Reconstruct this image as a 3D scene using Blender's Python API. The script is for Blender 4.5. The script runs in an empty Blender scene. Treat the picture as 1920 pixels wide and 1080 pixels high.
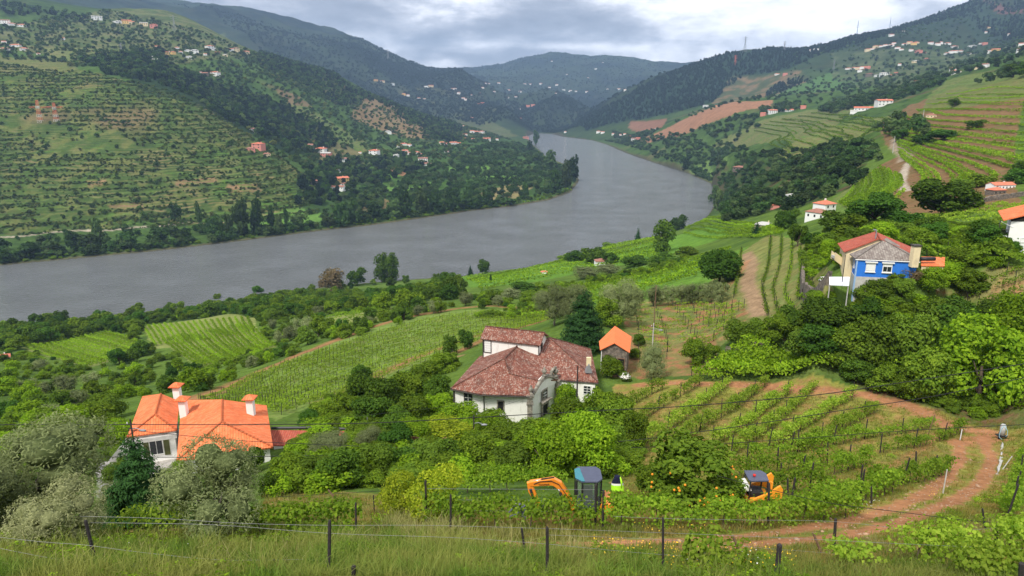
import bpy, bmesh, math, random
import numpy as np
from mathutils import Vector, Matrix
R = math.radians
C = bpy.context.scene.collection
scene = bpy.context.scene
rng = np.random.default_rng(7)
random.seed(7)

# ------------------------------------------------------------------ camera
CH = 150.0                      # height of the viewpoint above the river
PITCH = R(15.1); F = 1280.0     # focal length in pixels of the 1920 px wide photograph
cam = bpy.data.cameras.new('camera'); camo = bpy.data.objects.new('camera', cam); C.objects.link(camo)
camo.location = (0, 0, CH); camo.rotation_euler = (math.pi/2 - PITCH, 0, 0)
cam.sensor_width = 36; cam.lens = 24; cam.clip_start = 0.5; cam.clip_end = 60000
scene.camera = camo
scene.view_settings.view_transform = 'Standard'; scene.view_settings.look = 'None'
scene.view_settings.gamma = 1; scene.view_settings.exposure = 1.56
scene.render.resolution_x = 1024; scene.render.resolution_y = 576

# ------------------------------------------------------------------ world: overcast sky
SUN_EL, SUN_ROT = R(52), R(215)
w = bpy.data.worlds.new('World'); scene.world = w; w.use_nodes = True
nt = w.node_tree; nt.nodes.clear()
class NT:
    def __init__(s, t): s.t = t
    def n(s, typ, ins=None, **kw):
        nd = s.t.nodes.new(typ)
        for k, v in kw.items(): setattr(nd, k, v)
        for k, v in (ins or {}).items():
            if isinstance(v, bpy.types.NodeSocket): s.t.links.new(v, nd.inputs[k])
            else: nd.inputs[k].default_value = v
        return nd
    def math(s, op, a, b=0.0, clamp=False):
        nd = s.n('ShaderNodeMath', {0: a, 1: b}, operation=op); nd.use_clamp = clamp; return nd.outputs[0]
    def mix(s, f, a, b, bt='MIX'):
        nd = s.n('ShaderNodeMix', data_type='RGBA', blend_type=bt); nd.clamp_factor = True
        for i, v in ((0, f), (6, a), (7, b)):
            if isinstance(v, bpy.types.NodeSocket): s.t.links.new(v, nd.inputs[i])
            else: nd.inputs[i].default_value = (*v, 1) if isinstance(v, tuple) and len(v) == 3 else v
        return nd.outputs[2]
    def ramp(s, f, stops, interp='LINEAR'):
        nd = s.n('ShaderNodeValToRGB', {0: f}); cr = nd.color_ramp; cr.interpolation = interp
        while len(cr.elements) > 1: cr.elements.remove(cr.elements[-1])
        for i, (p, c) in enumerate(stops):
            e = cr.elements[0] if i == 0 else cr.elements.new(p)
            e.position = p; e.color = (*c, 1) if isinstance(c, tuple) else (c, c, c, 1)
        return nd.outputs[0]
    def mr(s, v, a, b, c=0.0, d=1.0):
        return s.n('ShaderNodeMapRange', {0: v, 1: a, 2: b, 3: c, 4: d}).outputs[0]
    def noise(s, vec, scale, detail=4, rough=0.55, dist=0.0):
        return s.n('ShaderNodeTexNoise', {'Vector': vec, 'Scale': scale, 'Detail': detail, 'Roughness': rough, 'Distortion': dist}).outputs[0]
W = NT(nt)
sky = W.n('ShaderNodeTexSky', sky_type='NISHITA', sun_disc=False, sun_elevation=SUN_EL, sun_rotation=SUN_ROT, air_density=1.0, dust_density=2.0)
tc = W.n('ShaderNodeTexCoord').outputs['Generated']
sp = W.n('ShaderNodeSeparateXYZ', {0: tc})
zc = W.math('MAXIMUM', sp.outputs[2], 0.0)
ya = W.math('MAXIMUM', W.math('ABSOLUTE', sp.outputs[1]), 0.12)
az = W.math('DIVIDE', sp.outputs[0], ya); el = W.math('DIVIDE', sp.outputs[2], ya)
CLOUD_OFF = (3.2, 1.4, 0.0)
mp = W.n('ShaderNodeMapping', {0: tc, 1: CLOUD_OFF, 3: (1, 1, 2.6)}).outputs[0]
n1 = W.noise(mp, 3.2, 8, 0.55, 0.25); n2 = W.noise(mp, 11.0, 7, 0.6, 0.15)
nn = W.math('ADD', W.math('MULTIPLY', n1, 0.5), W.math('MULTIPLY', n2, 0.5))
def bank(a0, e0, sa, se, amp):
    """a cloud bank (negative: dark, positive: thin and bright) around a bearing and an elevation"""
    wob = W.math('MULTIPLY', W.math('SUBTRACT', n1, 0.5), 0.10)
    u = W.math('DIVIDE', W.math('SUBTRACT', W.math('ADD', az, wob), a0), sa); v = W.math('DIVIDE', W.math('SUBTRACT', W.math('ADD', el, W.math('MULTIPLY', wob, 0.5)), e0), se)
    r2 = W.math('ADD', W.math('MULTIPLY', u, u), W.math('MULTIPLY', v, v)); return W.math('MULTIPLY', W.math('EXPONENT', W.math('MULTIPLY', r2, -1.0)), amp)
nn2 = W.math('ADD', nn, W.mr(az, -0.6, 0.6, -0.06, 0.075))
for bk in ((0.10, 0.105, 0.13, 0.022, -0.085), (0.06, 0.073, 0.16, 0.008, 0.10), (-0.06, 0.135, 0.07, 0.025, 0.12), (0.02, 0.150, 0.04, 0.012, 0.08), (-0.30, 0.12, 0.16, 0.045, -0.05), (-0.12, 0.085, 0.10, 0.02, -0.04), (0.42, 0.13, 0.18, 0.06, 0.0)):
    nn2 = W.math('ADD', nn2, bank(*bk))
cl = W.ramp(nn2, [(0.32, (0.22, 0.235, 0.285)), (0.42, (0.33, 0.345, 0.40)), (0.50, (0.54, 0.55, 0.60)), (0.56, (0.84, 0.84, 0.87)), (0.64, (1.22, 1.20, 1.18)), (0.76, (1.55, 1.52, 1.44))])
skys = W.mix(1.0, sky.outputs[0], (0.10, 0.10, 0.10), 'MULTIPLY')
cl10 = W.mix(1.0, cl, (0.96, 0.96, 0.98), 'MULTIPLY')
mixc = W.mix(0.93, skys, cl10)
bg = W.n('ShaderNodeBackground', {0: mixc, 1: 0.54})
WBG = bg
W.n('ShaderNodeOutputWorld', {0: bg.outputs[0]})

sun = bpy.data.lights.new('sun', 'SUN'); sun.energy = 1.5; sun.angle = R(10); sun.color = (1, 0.95, 0.86)
suno = bpy.data.objects.new('sun', sun); C.objects.link(suno)
# sky sun_rotation is measured from +Y, clockwise seen from above
sd = Vector((math.sin(SUN_ROT)*math.cos(SUN_EL), math.cos(SUN_ROT)*math.cos(SUN_EL), math.sin(SUN_EL)))
suno.rotation_euler = sd.to_track_quat('Z', 'Y').to_euler(); suno.location = sd*500 + Vector((0, 0, CH))

# ------------------------------------------------------------------ helpers
def tag(o, label=None, cat=None, group=None, kind=None):
    if label: o['label'] = label
    if cat: o['category'] = cat
    if group: o['group'] = group
    if kind: o['kind'] = kind
    return o
def link(o, parent=None):
    C.objects.link(o)
    if parent: o.parent = parent
    return o
def empty(name, loc=(0, 0, 0), rz=0.0):
    o = bpy.data.objects.new(name, None); o.location = loc; o.rotation_euler = (0, 0, rz); o.empty_display_size = 0.3
    return link(o)
def ray(px, py):
    xc = (px-960)/F; yc = -(py-540)/F
    cp, sp_ = math.cos(PITCH), math.sin(PITCH)
    return np.array([xc, cp+sp_*yc, -sp_+cp*yc])
def P(px, py, D):               # the point on a sight line at forward distance D
    d = ray(px, py); return d*(D/d[1]) + np.array([0, 0, CH])
def PZ(px, py, z):              # the point on a sight line at height z
    d = ray(px, py); return d*((z-CH)/d[2]) + np.array([0, 0, CH])
def hash2(ix, iy, seed):
    h = (ix.astype(np.int64)*374761393 + iy.astype(np.int64)*668265263 + seed*974634777) & 0xffffffff
    h = ((h ^ (h >> 13))*1274126177) & 0xffffffff
    return ((h ^ (h >> 16)) & 0xffff)/65535.0
def vnoise(x, y, seed=0):
    x = np.asarray(x, float); y = np.asarray(y, float)
    ix = np.floor(x); iy = np.floor(y); fx = x-ix; fy = y-iy
    fx = fx*fx*(3-2*fx); fy = fy*fy*(3-2*fy)
    ix = ix.astype(np.int64); iy = iy.astype(np.int64)
    a = hash2(ix, iy, seed); b = hash2(ix+1, iy, seed); c = hash2(ix, iy+1, seed); d = hash2(ix+1, iy+1, seed)
    return (a*(1-fx)+b*fx)*(1-fy)+(c*(1-fx)+d*fx)*fy
def fbm(x, y, oct=4, seed=0):
    s = 0; a = 1; t = 0
    for i in range(oct):
        s = s+a*vnoise(x*2**i+17.3*i, y*2**i-9.1*i, seed+i); t += a; a *= 0.5
    return s/t-0.5
def inpoly(x, y, poly):
    poly = np.asarray(poly, float); r = np.zeros(np.shape(x), bool); n = len(poly); j = n-1
    for i in range(n):
        xi, yi = poly[i]; xj, yj = poly[j]
        if yi != yj:
            c = ((yi > y) != (yj > y)) & (x < (xj-xi)*(y-yi)/(yj-yi)+xi); r ^= c
        j = i
    return r
def seg_dist(x, y, line, closed=False):
    line = np.asarray(line, float); best = np.full(np.shape(x), 1e18)
    m = len(line) if closed else len(line)-1
    for i in range(m):
        a = line[i]; b = line[(i+1) % len(line)]; ab = b-a; L = (ab**2).sum()+1e-9
        t = np.clip(((x-a[0])*ab[0]+(y-a[1])*ab[1])/L, 0, 1)
        best = np.minimum(best, (x-a[0]-t*ab[0])**2+(y-a[1]-t*ab[1])**2)
    return np.sqrt(best)
def mesh_np(name, v, faces, mat=None, smooth=False):
    """v (n,3), faces (m,k) with one k"""
    v = np.ascontiguousarray(v, np.float32); faces = np.ascontiguousarray(faces, np.int32)
    me = bpy.data.meshes.new(name); k = faces.shape[1]
    me.vertices.add(len(v)); me.vertices.foreach_set('co', v.ravel())
    me.loops.add(faces.size); me.loops.foreach_set('vertex_index', faces.ravel())
    me.polygons.add(len(faces)); me.polygons.foreach_set('loop_start', np.arange(0, faces.size, k, dtype=np.int32))
    me.polygons.foreach_set('loop_total', np.full(len(faces), k, np.int32))
    if smooth: me.polygons.foreach_set('use_smooth', np.ones(len(faces), bool))
    me.update(calc_edges=True)
    if mat:
        for m in (mat if isinstance(mat, (list, tuple)) else [mat]): me.materials.append(m)
    return me
# ------------------------------------------------------------------ terrain
OFF = 30.0
NEAR = [(-420,655),(0,607),(200,597),(400,572),(560,545),(700,530),(850,520),(1000,505),(1100,490),(1200,462),(1290,430),(1330,402),(1347,375),(1335,345),(1290,325),(1230,306),(1180,289),(1140,272),(1110,263),(1060,257),(1035,251)]
FAR = [(1000,250),(985,256),(1003,275),(1022,292),(1052,305),(1080,320),(1086,338),(1070,360),(1030,375),(960,387),(880,396),(800,408),(700,422),(600,433),(450,452),(300,470),(150,484),(0,498),(-420,528)]
river_px = NEAR+FAR
river = np.array([PZ(px, py, 0)[:2] for px, py in river_px])
CP = []   # (x, y, z)
def cp(*pts):
    for p in pts: CP.append(tuple(P(*p)))
def cw(px, D, z):               # a point at a bearing, distance and height
    p = P(px, 195, D); CP.append((p[0], D, z))
for i, (px, py) in enumerate(river_px):
    p = PZ(px, py, 0.0); CP.append((p[0], p[1], 0.5))
# below the viewpoint
for px in (-900, 0, 960, 1920, 2800):
    cw(px, -20, 148); cw(px, 0.5, 146.5)
for px in (-200, 300, 700, 1100, 1500, 1900, 2150):
    cw(px, 9, 141.5); cw(px, 16.7, 137.2)
for px in (-100, 300, 700, 1100, 1500, 1900): cw(px, 21.3, 134.8)
# near slope
cp((1100,960,27.6),(700,965,27),(1400,960,28),(1800,960,29),(300,965,28),(50,965,28))
cp((1300,850,50),(1450,800,60),(1600,820,56),(1800,840,54),(1900,800,60),(1250,740,72),(1600,740,71),(1450,690,84),(1740,740,70),(1880,740,68))
cp((990,800,70),(850,775,73),(1122,740,77),(960,850,52),(800,880,46),(600,900,43))
cw(905, 78, 113.3); cw(1080, 84, 114.4); cw(1000, 92, 113.0)
cp((300,880,58),(450,875,58),(130,880,56),(-100,880,58),(620,850,56),(700,800,66))
cw(300, 72, 114.5); cw(420, 72, 114.8)
cp((1500,560,108),(1420,570,115))
for px_ in (1610, 1700, 1800, 1890): cw(px_, 79.5, 120.2); cw(px_, 74, 118.4)
cw(1530, 79.5, 117.4); cw(1560, 82.5, 118.2); cw(1500, 74, 117.2); cw(1560, 72, 117.8)
for px_ in (1500, 1560): cw(px_, 88, 118.6)
cw(1535, 97, 119.5); cw(1950, 74, 119.5)
for a_ in ((1585,84,127.3),(1725,84,127.3),(1650,92,127.8),(1780,86,127.6),(1600,98,128.5),(1720,100,129),(1900,88,130.8),(1990,88,130.8),(1900,97,131.4),(1820,95,129.6)): cw(*a_)
cp((1330,600,118),(1300,660,95),(1150,650,98),(1180,700,88),(1100,600,120),(1230,600,125))
# oval vineyard and the land below it
cp((500,745,104),(420,760,100),(700,720,112),(850,680,118),(650,670,143),(800,640,160),(1000,600,176),(900,585,200),(560,700,122),(380,745,105),(900,650,135))
cp((1000,540,280),(1000,508,430),(900,530,340),(850,560,260),(750,580,240),(1100,505,340),(1200,500,290),(1100,560,190),(1300,540,160))
cp((1250,470,380),(1200,450,520),(1300,425,560),(1120,470,520),(1350,470,260),(1450,470,170),(1400,430,330))
cp((380,650,250),(250,620,330),(100,660,275),(500,640,235),(600,600,260),(380,700,190),(200,740,160),(100,760,140),(0,700,200),(0,640,330),(450,590,360),(700,570,330),(-200,700,220),(-200,800,110),(100,820,85))
# right side: slope up to the spur
cp((1840,440,112),(1550,440,150),(1600,400,210),(1700,400,180),(1850,400,140),(1800,350,230),(1700,320,330),(1600,370,300),(1900,300,280),(1920,220,420),(1800,220,500),(1900,178,560),(2100,120,500),(2100,300,250),(2050,600,75))
cp((1640,235,900),(1720,200,950),(1800,160,1000),(1880,140,900),(1500,380,420),(1500,300,800),(1450,340,650),(1400,370,700),(1380,320,1050),(1350,300,1250),(1450,260,1250),(1550,230,1150),(1600,205,1250),(1300,270,1700),(1250,260,2000),(1400,215,1700),(1330,205,2100),(1240,240,2300),(1190,255,2600),(1150,255,2900))
cp((1500,190,1900),(1650,170,1700),(1800,125,1700),(1950,90,1500),(1700,130,2300),(1850,100,2300),(1600,140,2600),(1500,160,2600),(1700,90,2900),(1850,80,3000),(1400,160,3000),(1300,190,2900),(1200,225,3000),(1120,243,3150))
# dark right ridge
cp((1070,240,3500),(1150,195,3500),(1220,155,3500),(1290,125,3500),(1360,100,3500),(1430,95,3450),(1500,93,3500),(1600,65,3600),(1700,42,3700),(1800,15,3800),(1850,0,3850),(1930,-5,3900),(2100,-30,3900))
for px, z in ((1130,60),(1250,200),(1400,260),(1600,330),(1850,450),(2100,500)): cw(px, 4600, z)
# left hill
cp((0,440,730),(0,350,900),(0,250,1080),(0,200,1200),(0,130,1400),(0,100,1600),(0,50,1900),(0,0,2250),(-200,430,700),(-200,250,1000),(-200,100,1400),(-200,0,1900))
cp((200,420,800),(200,300,1000),(200,200,1220),(180,137,1400),(200,100,1750),(220,60,2050),(260,35,2350),(300,20,2600),(100,8,2450))
cp((400,400,880),(400,300,1060),(400,215,1260),(330,175,1320),(400,190,1520),(400,130,1850),(400,85,2200),(380,50,2700),(460,88,2600))
cp((500,290,1150),(560,400,900),(600,345,1100),(600,300,1350),(600,265,1550),(600,225,1750),(600,170,2200),(560,122,2600),(650,150,2620))
cp((700,370,1120),(800,350,1190),(900,345,1260),(1000,340,1330),(1040,330,1480),(800,310,1500),(900,295,1750),(980,280,2050),(780,275,1850),(880,262,2250),(700,300,1500),(700,260,1850),(700,210,2300),(720,185,2700),(770,207,2750),(780,235,2350),(840,229,2850),(900,246,3000),(960,253,3300),(850,250,2500))
for px, z in ((0,640),(200,560),(400,360),(560,240),(700,110),(800,70),(900,35),(980,25)): cw(px, 3400, z)
# blue mountains beyond
cp((935,178,4700),(960,180,5000),(925,172,5700),(880,158,5900),(840,150,5900),(835,133,5050),(870,131,5080),(895,150,5120),(1050,192,4300),(1150,188,4300),(1020,205,4100),(960,210,3900))
cp((300,0,5200),(400,18,5100),(500,42,5000),(580,62,5000),(640,76,5000),(700,100,5000),(760,124,5000),(810,138,5000),(850,130,5050),(880,145,5100),(915,160,5200),(760,160,4400),(700,150,4200),(820,185,4200),(900,190,4200),(900,215,3800),(980,235,4000),(1040,243,4100),(0,-60,5200),(150,-30,5200))
cp((1000,200,4400),(1100,195,4500),(1200,190,4600),(1000,185,4700),(950,165,6200),(1050,165,6300),(1150,160,6300),(1250,150,6300))
cp((900,130,8000),(950,118,8200),(1000,106,8400),(1060,103,8500),(1120,105,8600),(1180,112,8600),(1250,124,8600),(1350,118,8600),(1500,110,8600),(800,130,8200),(700,120,8000))
for px in (-200, 300, 700, 1000, 1300, 1700, 2200): cw(px, 11500, 150)
CPa = np.array(CP)
def uv_of(x, y): return x/(y+OFF)*2.6, np.log(y+OFF)
cu, cvv = uv_of(CPa[:, 0], CPa[:, 1]); ct = (CPa[:, 2]-CH)/(CPa[:, 1]+OFF)
def kern(r2): return 0.5*r2*np.log(r2+1e-12)
n = len(CPa); d2 = (cu[:, None]-cu[None])**2+(cvv[:, None]-cvv[None])**2
A = np.zeros((n+3, n+3)); A[:n, :n] = kern(d2)+np.eye(n)*2e-5
A[:n, n] = 1; A[:n, n+1] = cu; A[:n, n+2] = cvv; A[n:, :n] = A[:n, n:].T
sol = np.linalg.solve(A, np.concatenate([ct, np.zeros(3)]))
def tps(x, y):
    u, v = uv_of(x.ravel(), y.ravel()); out = np.empty(len(u))
    for i in range(0, len(u), 20000):
        s = slice(i, i+20000); k = kern((u[s, None]-cu)**2+(v[s, None]-cvv)**2)
        out[s] = k@sol[:n]+sol[n]+sol[n+1]*u[s]+sol[n+2]*v[s]
    return (out*(y.ravel()+OFF)+CH).reshape(x.shape)
NU, NV = 760, 1250
U0, U1 = -1.02, 1.02; V0, V1 = math.log(OFF-18), math.log(12000+OFF)
us = np.linspace(U0, U1, NU); vs = np.linspace(V0, V1, NV)
cus = np.linspace(U0, U1, 190); cvs = np.linspace(V0, V1, 310)
gu, gv = np.meshgrid(cus, cvs); yy = np.exp(gv)-OFF; xx = gu*(yy+OFF)
tc_ = (tps(xx, yy)-CH)/(yy+OFF)
def bil(arr, u, v, us_, vs_):
    fu = np.clip((u-us_[0])/(us_[1]-us_[0]), 0, len(us_)-1.001); fv = np.clip((v-vs_[0])/(vs_[1]-vs_[0]), 0, len(vs_)-1.001)
    iu = fu.astype(int); iv = fv.astype(int); a = fu-iu; b = fv-iv
    return (arr[iv, iu]*(1-a)+arr[iv, iu+1]*a)*(1-b)+(arr[iv+1, iu]*(1-a)+arr[iv+1, iu+1]*a)*b
GU, GV = np.meshgrid(us, vs); GY = np.exp(GV)-OFF; GX = GU*(GY+OFF)
GZ = bil(tc_, GU, GV, cus, cvs)*(GY+OFF)+CH
rd = seg_dist(GX, GY, river, True); inr = inpoly(GX, GY, river)
dist = np.hypot(GX, GY)
amp = np.clip((dist-150)/600, 0, 1)*np.clip(rd/120, 0, 1)
GZ += amp*(fbm(GX/420, GY/420, 4, 3)*26 + fbm(GX/90, GY/90, 4, 9)*7)
far = np.clip((dist-3300)/1500, 0, 1); GZ += far*(np.abs(fbm(GX/900, GY/900, 5, 31))*-190+22+fbm(GX/260, GY/260, 5, 41)*70)
GZ += np.clip(dist/60-0.2, 0, 1)*fbm(GX/14, GY/14, 3, 5)*0.7*np.clip(rd/30, 0, 1)
# terraces cut into the hill sides
terr_amt = np.clip((dist-560)/200, 0, 1)*np.clip((GZ-14)/20, 0, 1)*np.clip((3000-dist)/800, 0, 1)
step = 6.0+2.0*vnoise(GX/300, GY/300, 77)
q = GZ/6.5+0.8*fbm(GX/250, GY/250, 3, 88); fr = q-np.floor(q)
GZ += terr_amt*(np.clip((fr-0.62)/0.38, 0, 1)-fr)*6.5*0.55*np.clip(vnoise(GX/160, GY/160, 55)*2.0, 0.2, 1)
bank = np.clip(rd*0.16, 0, 4.0)
GZ = np.where(inr, np.minimum(GZ*0-0.3-rd*0.2, -0.3), np.maximum(GZ, 0.35+bank+0.3*fbm(GX/20, GY/20, 2, 6)))
GZ = np.maximum(GZ, -12)
def H(x, y):
    x = np.asarray(x, float); y = np.asarray(y, float)
    return bil(GZ, x/(y+OFF), np.log(np.maximum(y+OFF, 1)), us, vs)
_DS = np.exp(np.linspace(math.log(6+OFF), math.log(11000+OFF), 2600))-OFF
def G(px, py, dmin=0, dmax=1e9):      # where a sight line meets the ground
    d = ray(px, py); Ds = _DS[(_DS >= dmin) & (_DS <= dmax)]
    x = d[0]/d[1]*Ds; z = CH+d[2]/d[1]*Ds; h = H(x, Ds); k = np.nonzero(z < h)[0]
    if len(k) == 0: return np.array([x[-1], Ds[-1], h[-1]])
    k = k[0]
    if k == 0: D = Ds[0]
    else:
        a0 = z[k-1]-h[k-1]; a1 = z[k]-h[k]; D = Ds[k-1]+(Ds[k]-Ds[k-1])*a0/(a0-a1+1e-9)
    X = d[0]/d[1]*D; return np.array([X, D, float(H(X, D))])
def proj(x, y, z):
    x = np.asarray(x); y = np.asarray(y); z = np.asarray(z)-CH
    cp_, sp_ = math.cos(PITCH), math.sin(PITCH); w_ = y*cp_-z*sp_; up = y*sp_+z*cp_
    return 960+F*x/w_, 540-F*up/w_
# ------------------------------------------------------------------ land cover of the terrain (colours of soil, grass, fields; far ground darkened for hazy blue)
def uvp(poly, **k):
    out = []
    for p in poly:
        g = G(p[0], p[1], **k); out.append((g[0]/(g[1]+OFF), math.log(g[1]+OFF)))
    return out
col = np.zeros(GX.shape+(3,)); tr = np.zeros(GX.shape)   # colour, strength of vine rows along the contours
def snoise(k, oct=4, seed=0):
    L = np.log2(np.maximum(dist*k, 0.4)); l0 = np.floor(L); f = L-l0; a = 0
    out = np.zeros(GX.shape)
    for l in range(int(l0.min()), int(l0.max())+2):
        wgt = np.clip(1-np.abs(L-l), 0, 1); m = wgt > 0
        if m.any(): s_ = 2.0**l; out[m] += wgt[m]*fbm(GX[m]/s_+l*7.7, GY[m]/s_, oct, seed+l)
    return out
nA = snoise(0.05, 4, 12)
GRASS = np.array((0.10, 0.160, 0.030)); DRY = np.array((0.20, 0.19, 0.06)); BRUSH = np.array((0.055, 0.10, 0.024)); SOIL = np.array((0.30, 0.15, 0.075)); BRIGHT = np.array((0.13, 0.24, 0.035)); DARK = np.array((0.02, 0.038, 0.018)); OLIVEB = np.array((0.12, 0.13, 0.06)); BROWN = np.array((0.17, 0.115, 0.065))
col[:] = GRASS
nB = snoise(0.012, 4, 22)
def blend(m, c, k=1.0):
    m = np.clip(m*k, 0, 1)[..., None]; col[:] = col*(1-m)+np.asarray(c)*m
blend(np.clip(nA*3+0.2, 0, 1), BRUSH)
midhill = np.clip((dist-560)/150, 0, 1); blend(midhill, BRUSH); blend(midhill*np.clip(nB*5, 0, 1), (0.07, 0.12, 0.03)); blend(midhill*np.clip(-nB*5-0.2, 0, 1), DARK)
blend(midhill*(np.clip(nA*5-0.6, 0, 1)), BROWN, 0.6)
blend(np.clip((dist-2300)/1500, 0, 1), (0.024, 0.036, 0.022), 0.9)
farh = np.clip((dist-3000)/700, 0, 1); blend(farh*np.clip(nA*5+0.4, 0, 1), (0.009, 0.016, 0.013)); blend(farh*np.clip(nB*6-0.3, 0, 1), (0.035, 0.042, 0.026), 0.7)  # haze put into colour: ground darkened with distance so far hills read blue
PU = GX/(GY+OFF); PV = np.log(GY+OFF)
def area(poly, c, k=1.0, noise=0.0, c2=None, rows=None, **kk):
    pu = uvp(poly, **kk); jit = 0.004
    m = inpoly(PU+nB*jit*2, PV+nA*jit*4, pu).astype(float)
    mm = m*(np.clip(1-noise+nB*6*noise, 0, 1) if noise else 1)
    blend(mm, c, k)
    if c2 is not None: blend(m*np.clip(nB*7, 0, 1), c2)
    if rows is not None: tr[:] = np.where(m > 0, rows, tr)
    return m > 0
# far left hill
area([(0,100),(180,137),(330,175),(440,235),(520,290),(600,345),(560,400),(380,420),(0,440)], (0.052,0.088,0.019), 0.95, 0.1, (0.12,0.135,0.04), rows=0.9)
pt = inpoly(PU, PV, uvp([(0,100),(180,137),(330,175),(440,235),(520,290),(600,345),(560,400),(380,420),(0,440)])); nC = snoise(0.09, 3, 61); tr[:] = np.where(pt, tr*np.clip(0.75+nC*3.2, 0.15, 1.1), tr); blend(pt*np.clip(nC*6-0.6, 0, 1), (0.032, 0.062, 0.015), 0.85); blend(pt*np.clip(-nC*7-1.1, 0, 1), (0.17, 0.115, 0.062), 0.7)
area([(230,170),(300,120),(400,150),(520,190),(600,240),(640,270),(540,290),(420,225)], DARK, 0.9)
area([(0,55),(200,20),(420,60),(480,110),(330,120),(160,110),(0,90)], (0.07,0.095,0.035), 0.8, 0.2, OLIVEB, rows=0.5)
area([(80,90),(240,95),(290,110),(100,120)], (0.14,0.16,0.06), 0.8, rows=0.6)
area([(0,105),(120,108),(150,130),(0,135)], (0.13,0.14,0.05), 0.8, rows=0.6)
area([(505,225),(600,240),(680,290),(600,300),(545,262)], (0.15,0.13,0.06), 0.9, rows=0.5)
area([(540,190),(600,215),(690,265),(690,290),(640,270),(560,222)], (0.12,0.17,0.05), 0.8, rows=0.9)
area([(515,165),(560,180),(590,205),(540,195)], (0.20,0.13,0.08), 0.8, rows=0.4)
area([(685,180),(740,200),(800,240),(820,262),(760,258),(700,240),(655,220)], (0.26,0.15,0.09), 0.95, 0.2, (0.20,0.15,0.08), rows=0.5)
area([(775,215),(830,240),(860,262),(840,265),(800,240)], (0.20,0.12,0.075), 0.9)
area([(850,212),(930,232),(975,255),(880,250)], (0.075,0.09,0.04), 0.9, rows=0.4)
area([(600,345),(700,300),(820,275),(960,262),(1000,275),(1030,300),(1080,325),(1065,355),(960,380),(700,415),(500,440),(560,400)], (0.035,0.07,0.018), 0.9, 0.1, (0.06,0.12,0.025))
area([(690,325),(735,310),(775,325),(700,345)], (0.11,0.22,0.035), 1.0)
area([(735,310),(775,325),(762,333),(725,318)], (0.30,0.17,0.09), 1.0)
for q_ in ([(830,312),(910,310),(930,318),(840,320)],[(880,330),(970,328),(960,338),(900,340)],[(740,378),(800,370),(815,378),(760,388)],[(485,402),(560,388),(610,400),(600,415),(490,425)],[(700,352),(800,340),(830,346),(740,360)]):
    area(q_, (0.11,0.21,0.04), 0.9)
area([(900,362),(960,345),(1000,350),(970,372),(920,378)], (0.24,0.20,0.09), 0.9)
area([(640,385),(720,372),(750,385),(680,400)], (0.26,0.17,0.09), 0.8, 0.3)
for q_ in ([(160,338),(200,335),(195,347),(165,347)],[(330,338),(400,332),(410,342),(330,350)],[(420,350),(480,345),(490,358),(430,362)],[(200,385),(270,382),(272,392),(205,392)]):
    area(q_, (0.27,0.16,0.09), 0.8, 0.2)
# valley beyond
area([(700,150),(910,180),(1000,200),(900,240),(800,215),(720,185)], (0.035,0.05,0.026), 0.7, 0.2, (0.06,0.068,0.034))
# right ridge
RID = [(1060,243),(1150,195),(1290,125),(1430,95),(1500,93),(1640,60),(1660,70),(1520,110),(1480,130),(1400,140),(1370,160),(1330,195),(1250,215),(1180,225),(1100,246)]
area(RID, (0.018,0.036,0.020), 1.0, dmin=2000)
area([(1600,62),(1850,0),(2000,-10),(2000,60),(1800,40),(1640,80)], (0.025,0.045,0.024), 0.9, dmin=2000)
area([(1840,0),(2000,-10),(2000,12),(1860,14)], (0.13,0.06,0.05), 0.9, dmin=2000)
area([(1370,140),(1500,130),(1520,150),(1420,185),(1335,195)], (0.075,0.085,0.04), 0.9, 0.2, BROWN, dmin=1500)
area([(1480,165),(1560,135),(1640,145),(1600,165),(1450,180)], (0.07,0.14,0.04), 0.9, dmin=1500)
area([(1180,225),(1250,222),(1240,240),(1180,240)], (0.22,0.11,0.07), 0.9, dmin=1500)
area([(1200,262),(1260,235),(1340,200),(1400,190),(1450,188),(1440,200),(1370,218),(1290,250),(1215,268)], (0.27,0.145,0.085), 1.0, dmin=1500)
area([(1560,100),(1920,70),(1920,130),(1700,160),(1560,140)], (0.06,0.085,0.035), 0.8, 0.2, (0.09,0.11,0.05), dmin=1500)
# right terraces
area([(1330,275),(1430,225),(1530,205),(1600,205),(1560,240),(1520,275),(1380,275)], (0.13,0.15,0.055), 0.95, rows=0.9)
area([(1450,290),(1600,225),(1700,210),(1660,240),(1600,260),(1500,300)], (0.15,0.17,0.055), 0.95, rows=0.9)
area([(1640,240),(1700,200),(1800,160),(1930,150),(1930,400),(1780,400),(1600,400),(1560,375),(1650,310),(1690,290),(1660,270)], (0.19,0.112,0.058), 0.98, 0.0, (0.15,0.11,0.05), rows=0.08)
area([(1780,150),(1930,130),(1930,185),(1720,215),(1740,180)], (0.13,0.17,0.05), 0.8, rows=0.6)
area([(1290,320),(1330,300),(1370,320),(1350,335)], (0.12,0.19,0.05), 0.9)
area([(1340,330),(1420,300),(1560,290),(1640,280),(1600,350),(1500,390),(1400,390)], (0.04,0.075,0.022), 0.8, 0.2, (0.10,0.075,0.04))
area([(1560,375),(1640,320),(1690,330),(1660,400),(1560,400)], (0.12,0.19,0.045), 0.8)
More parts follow.
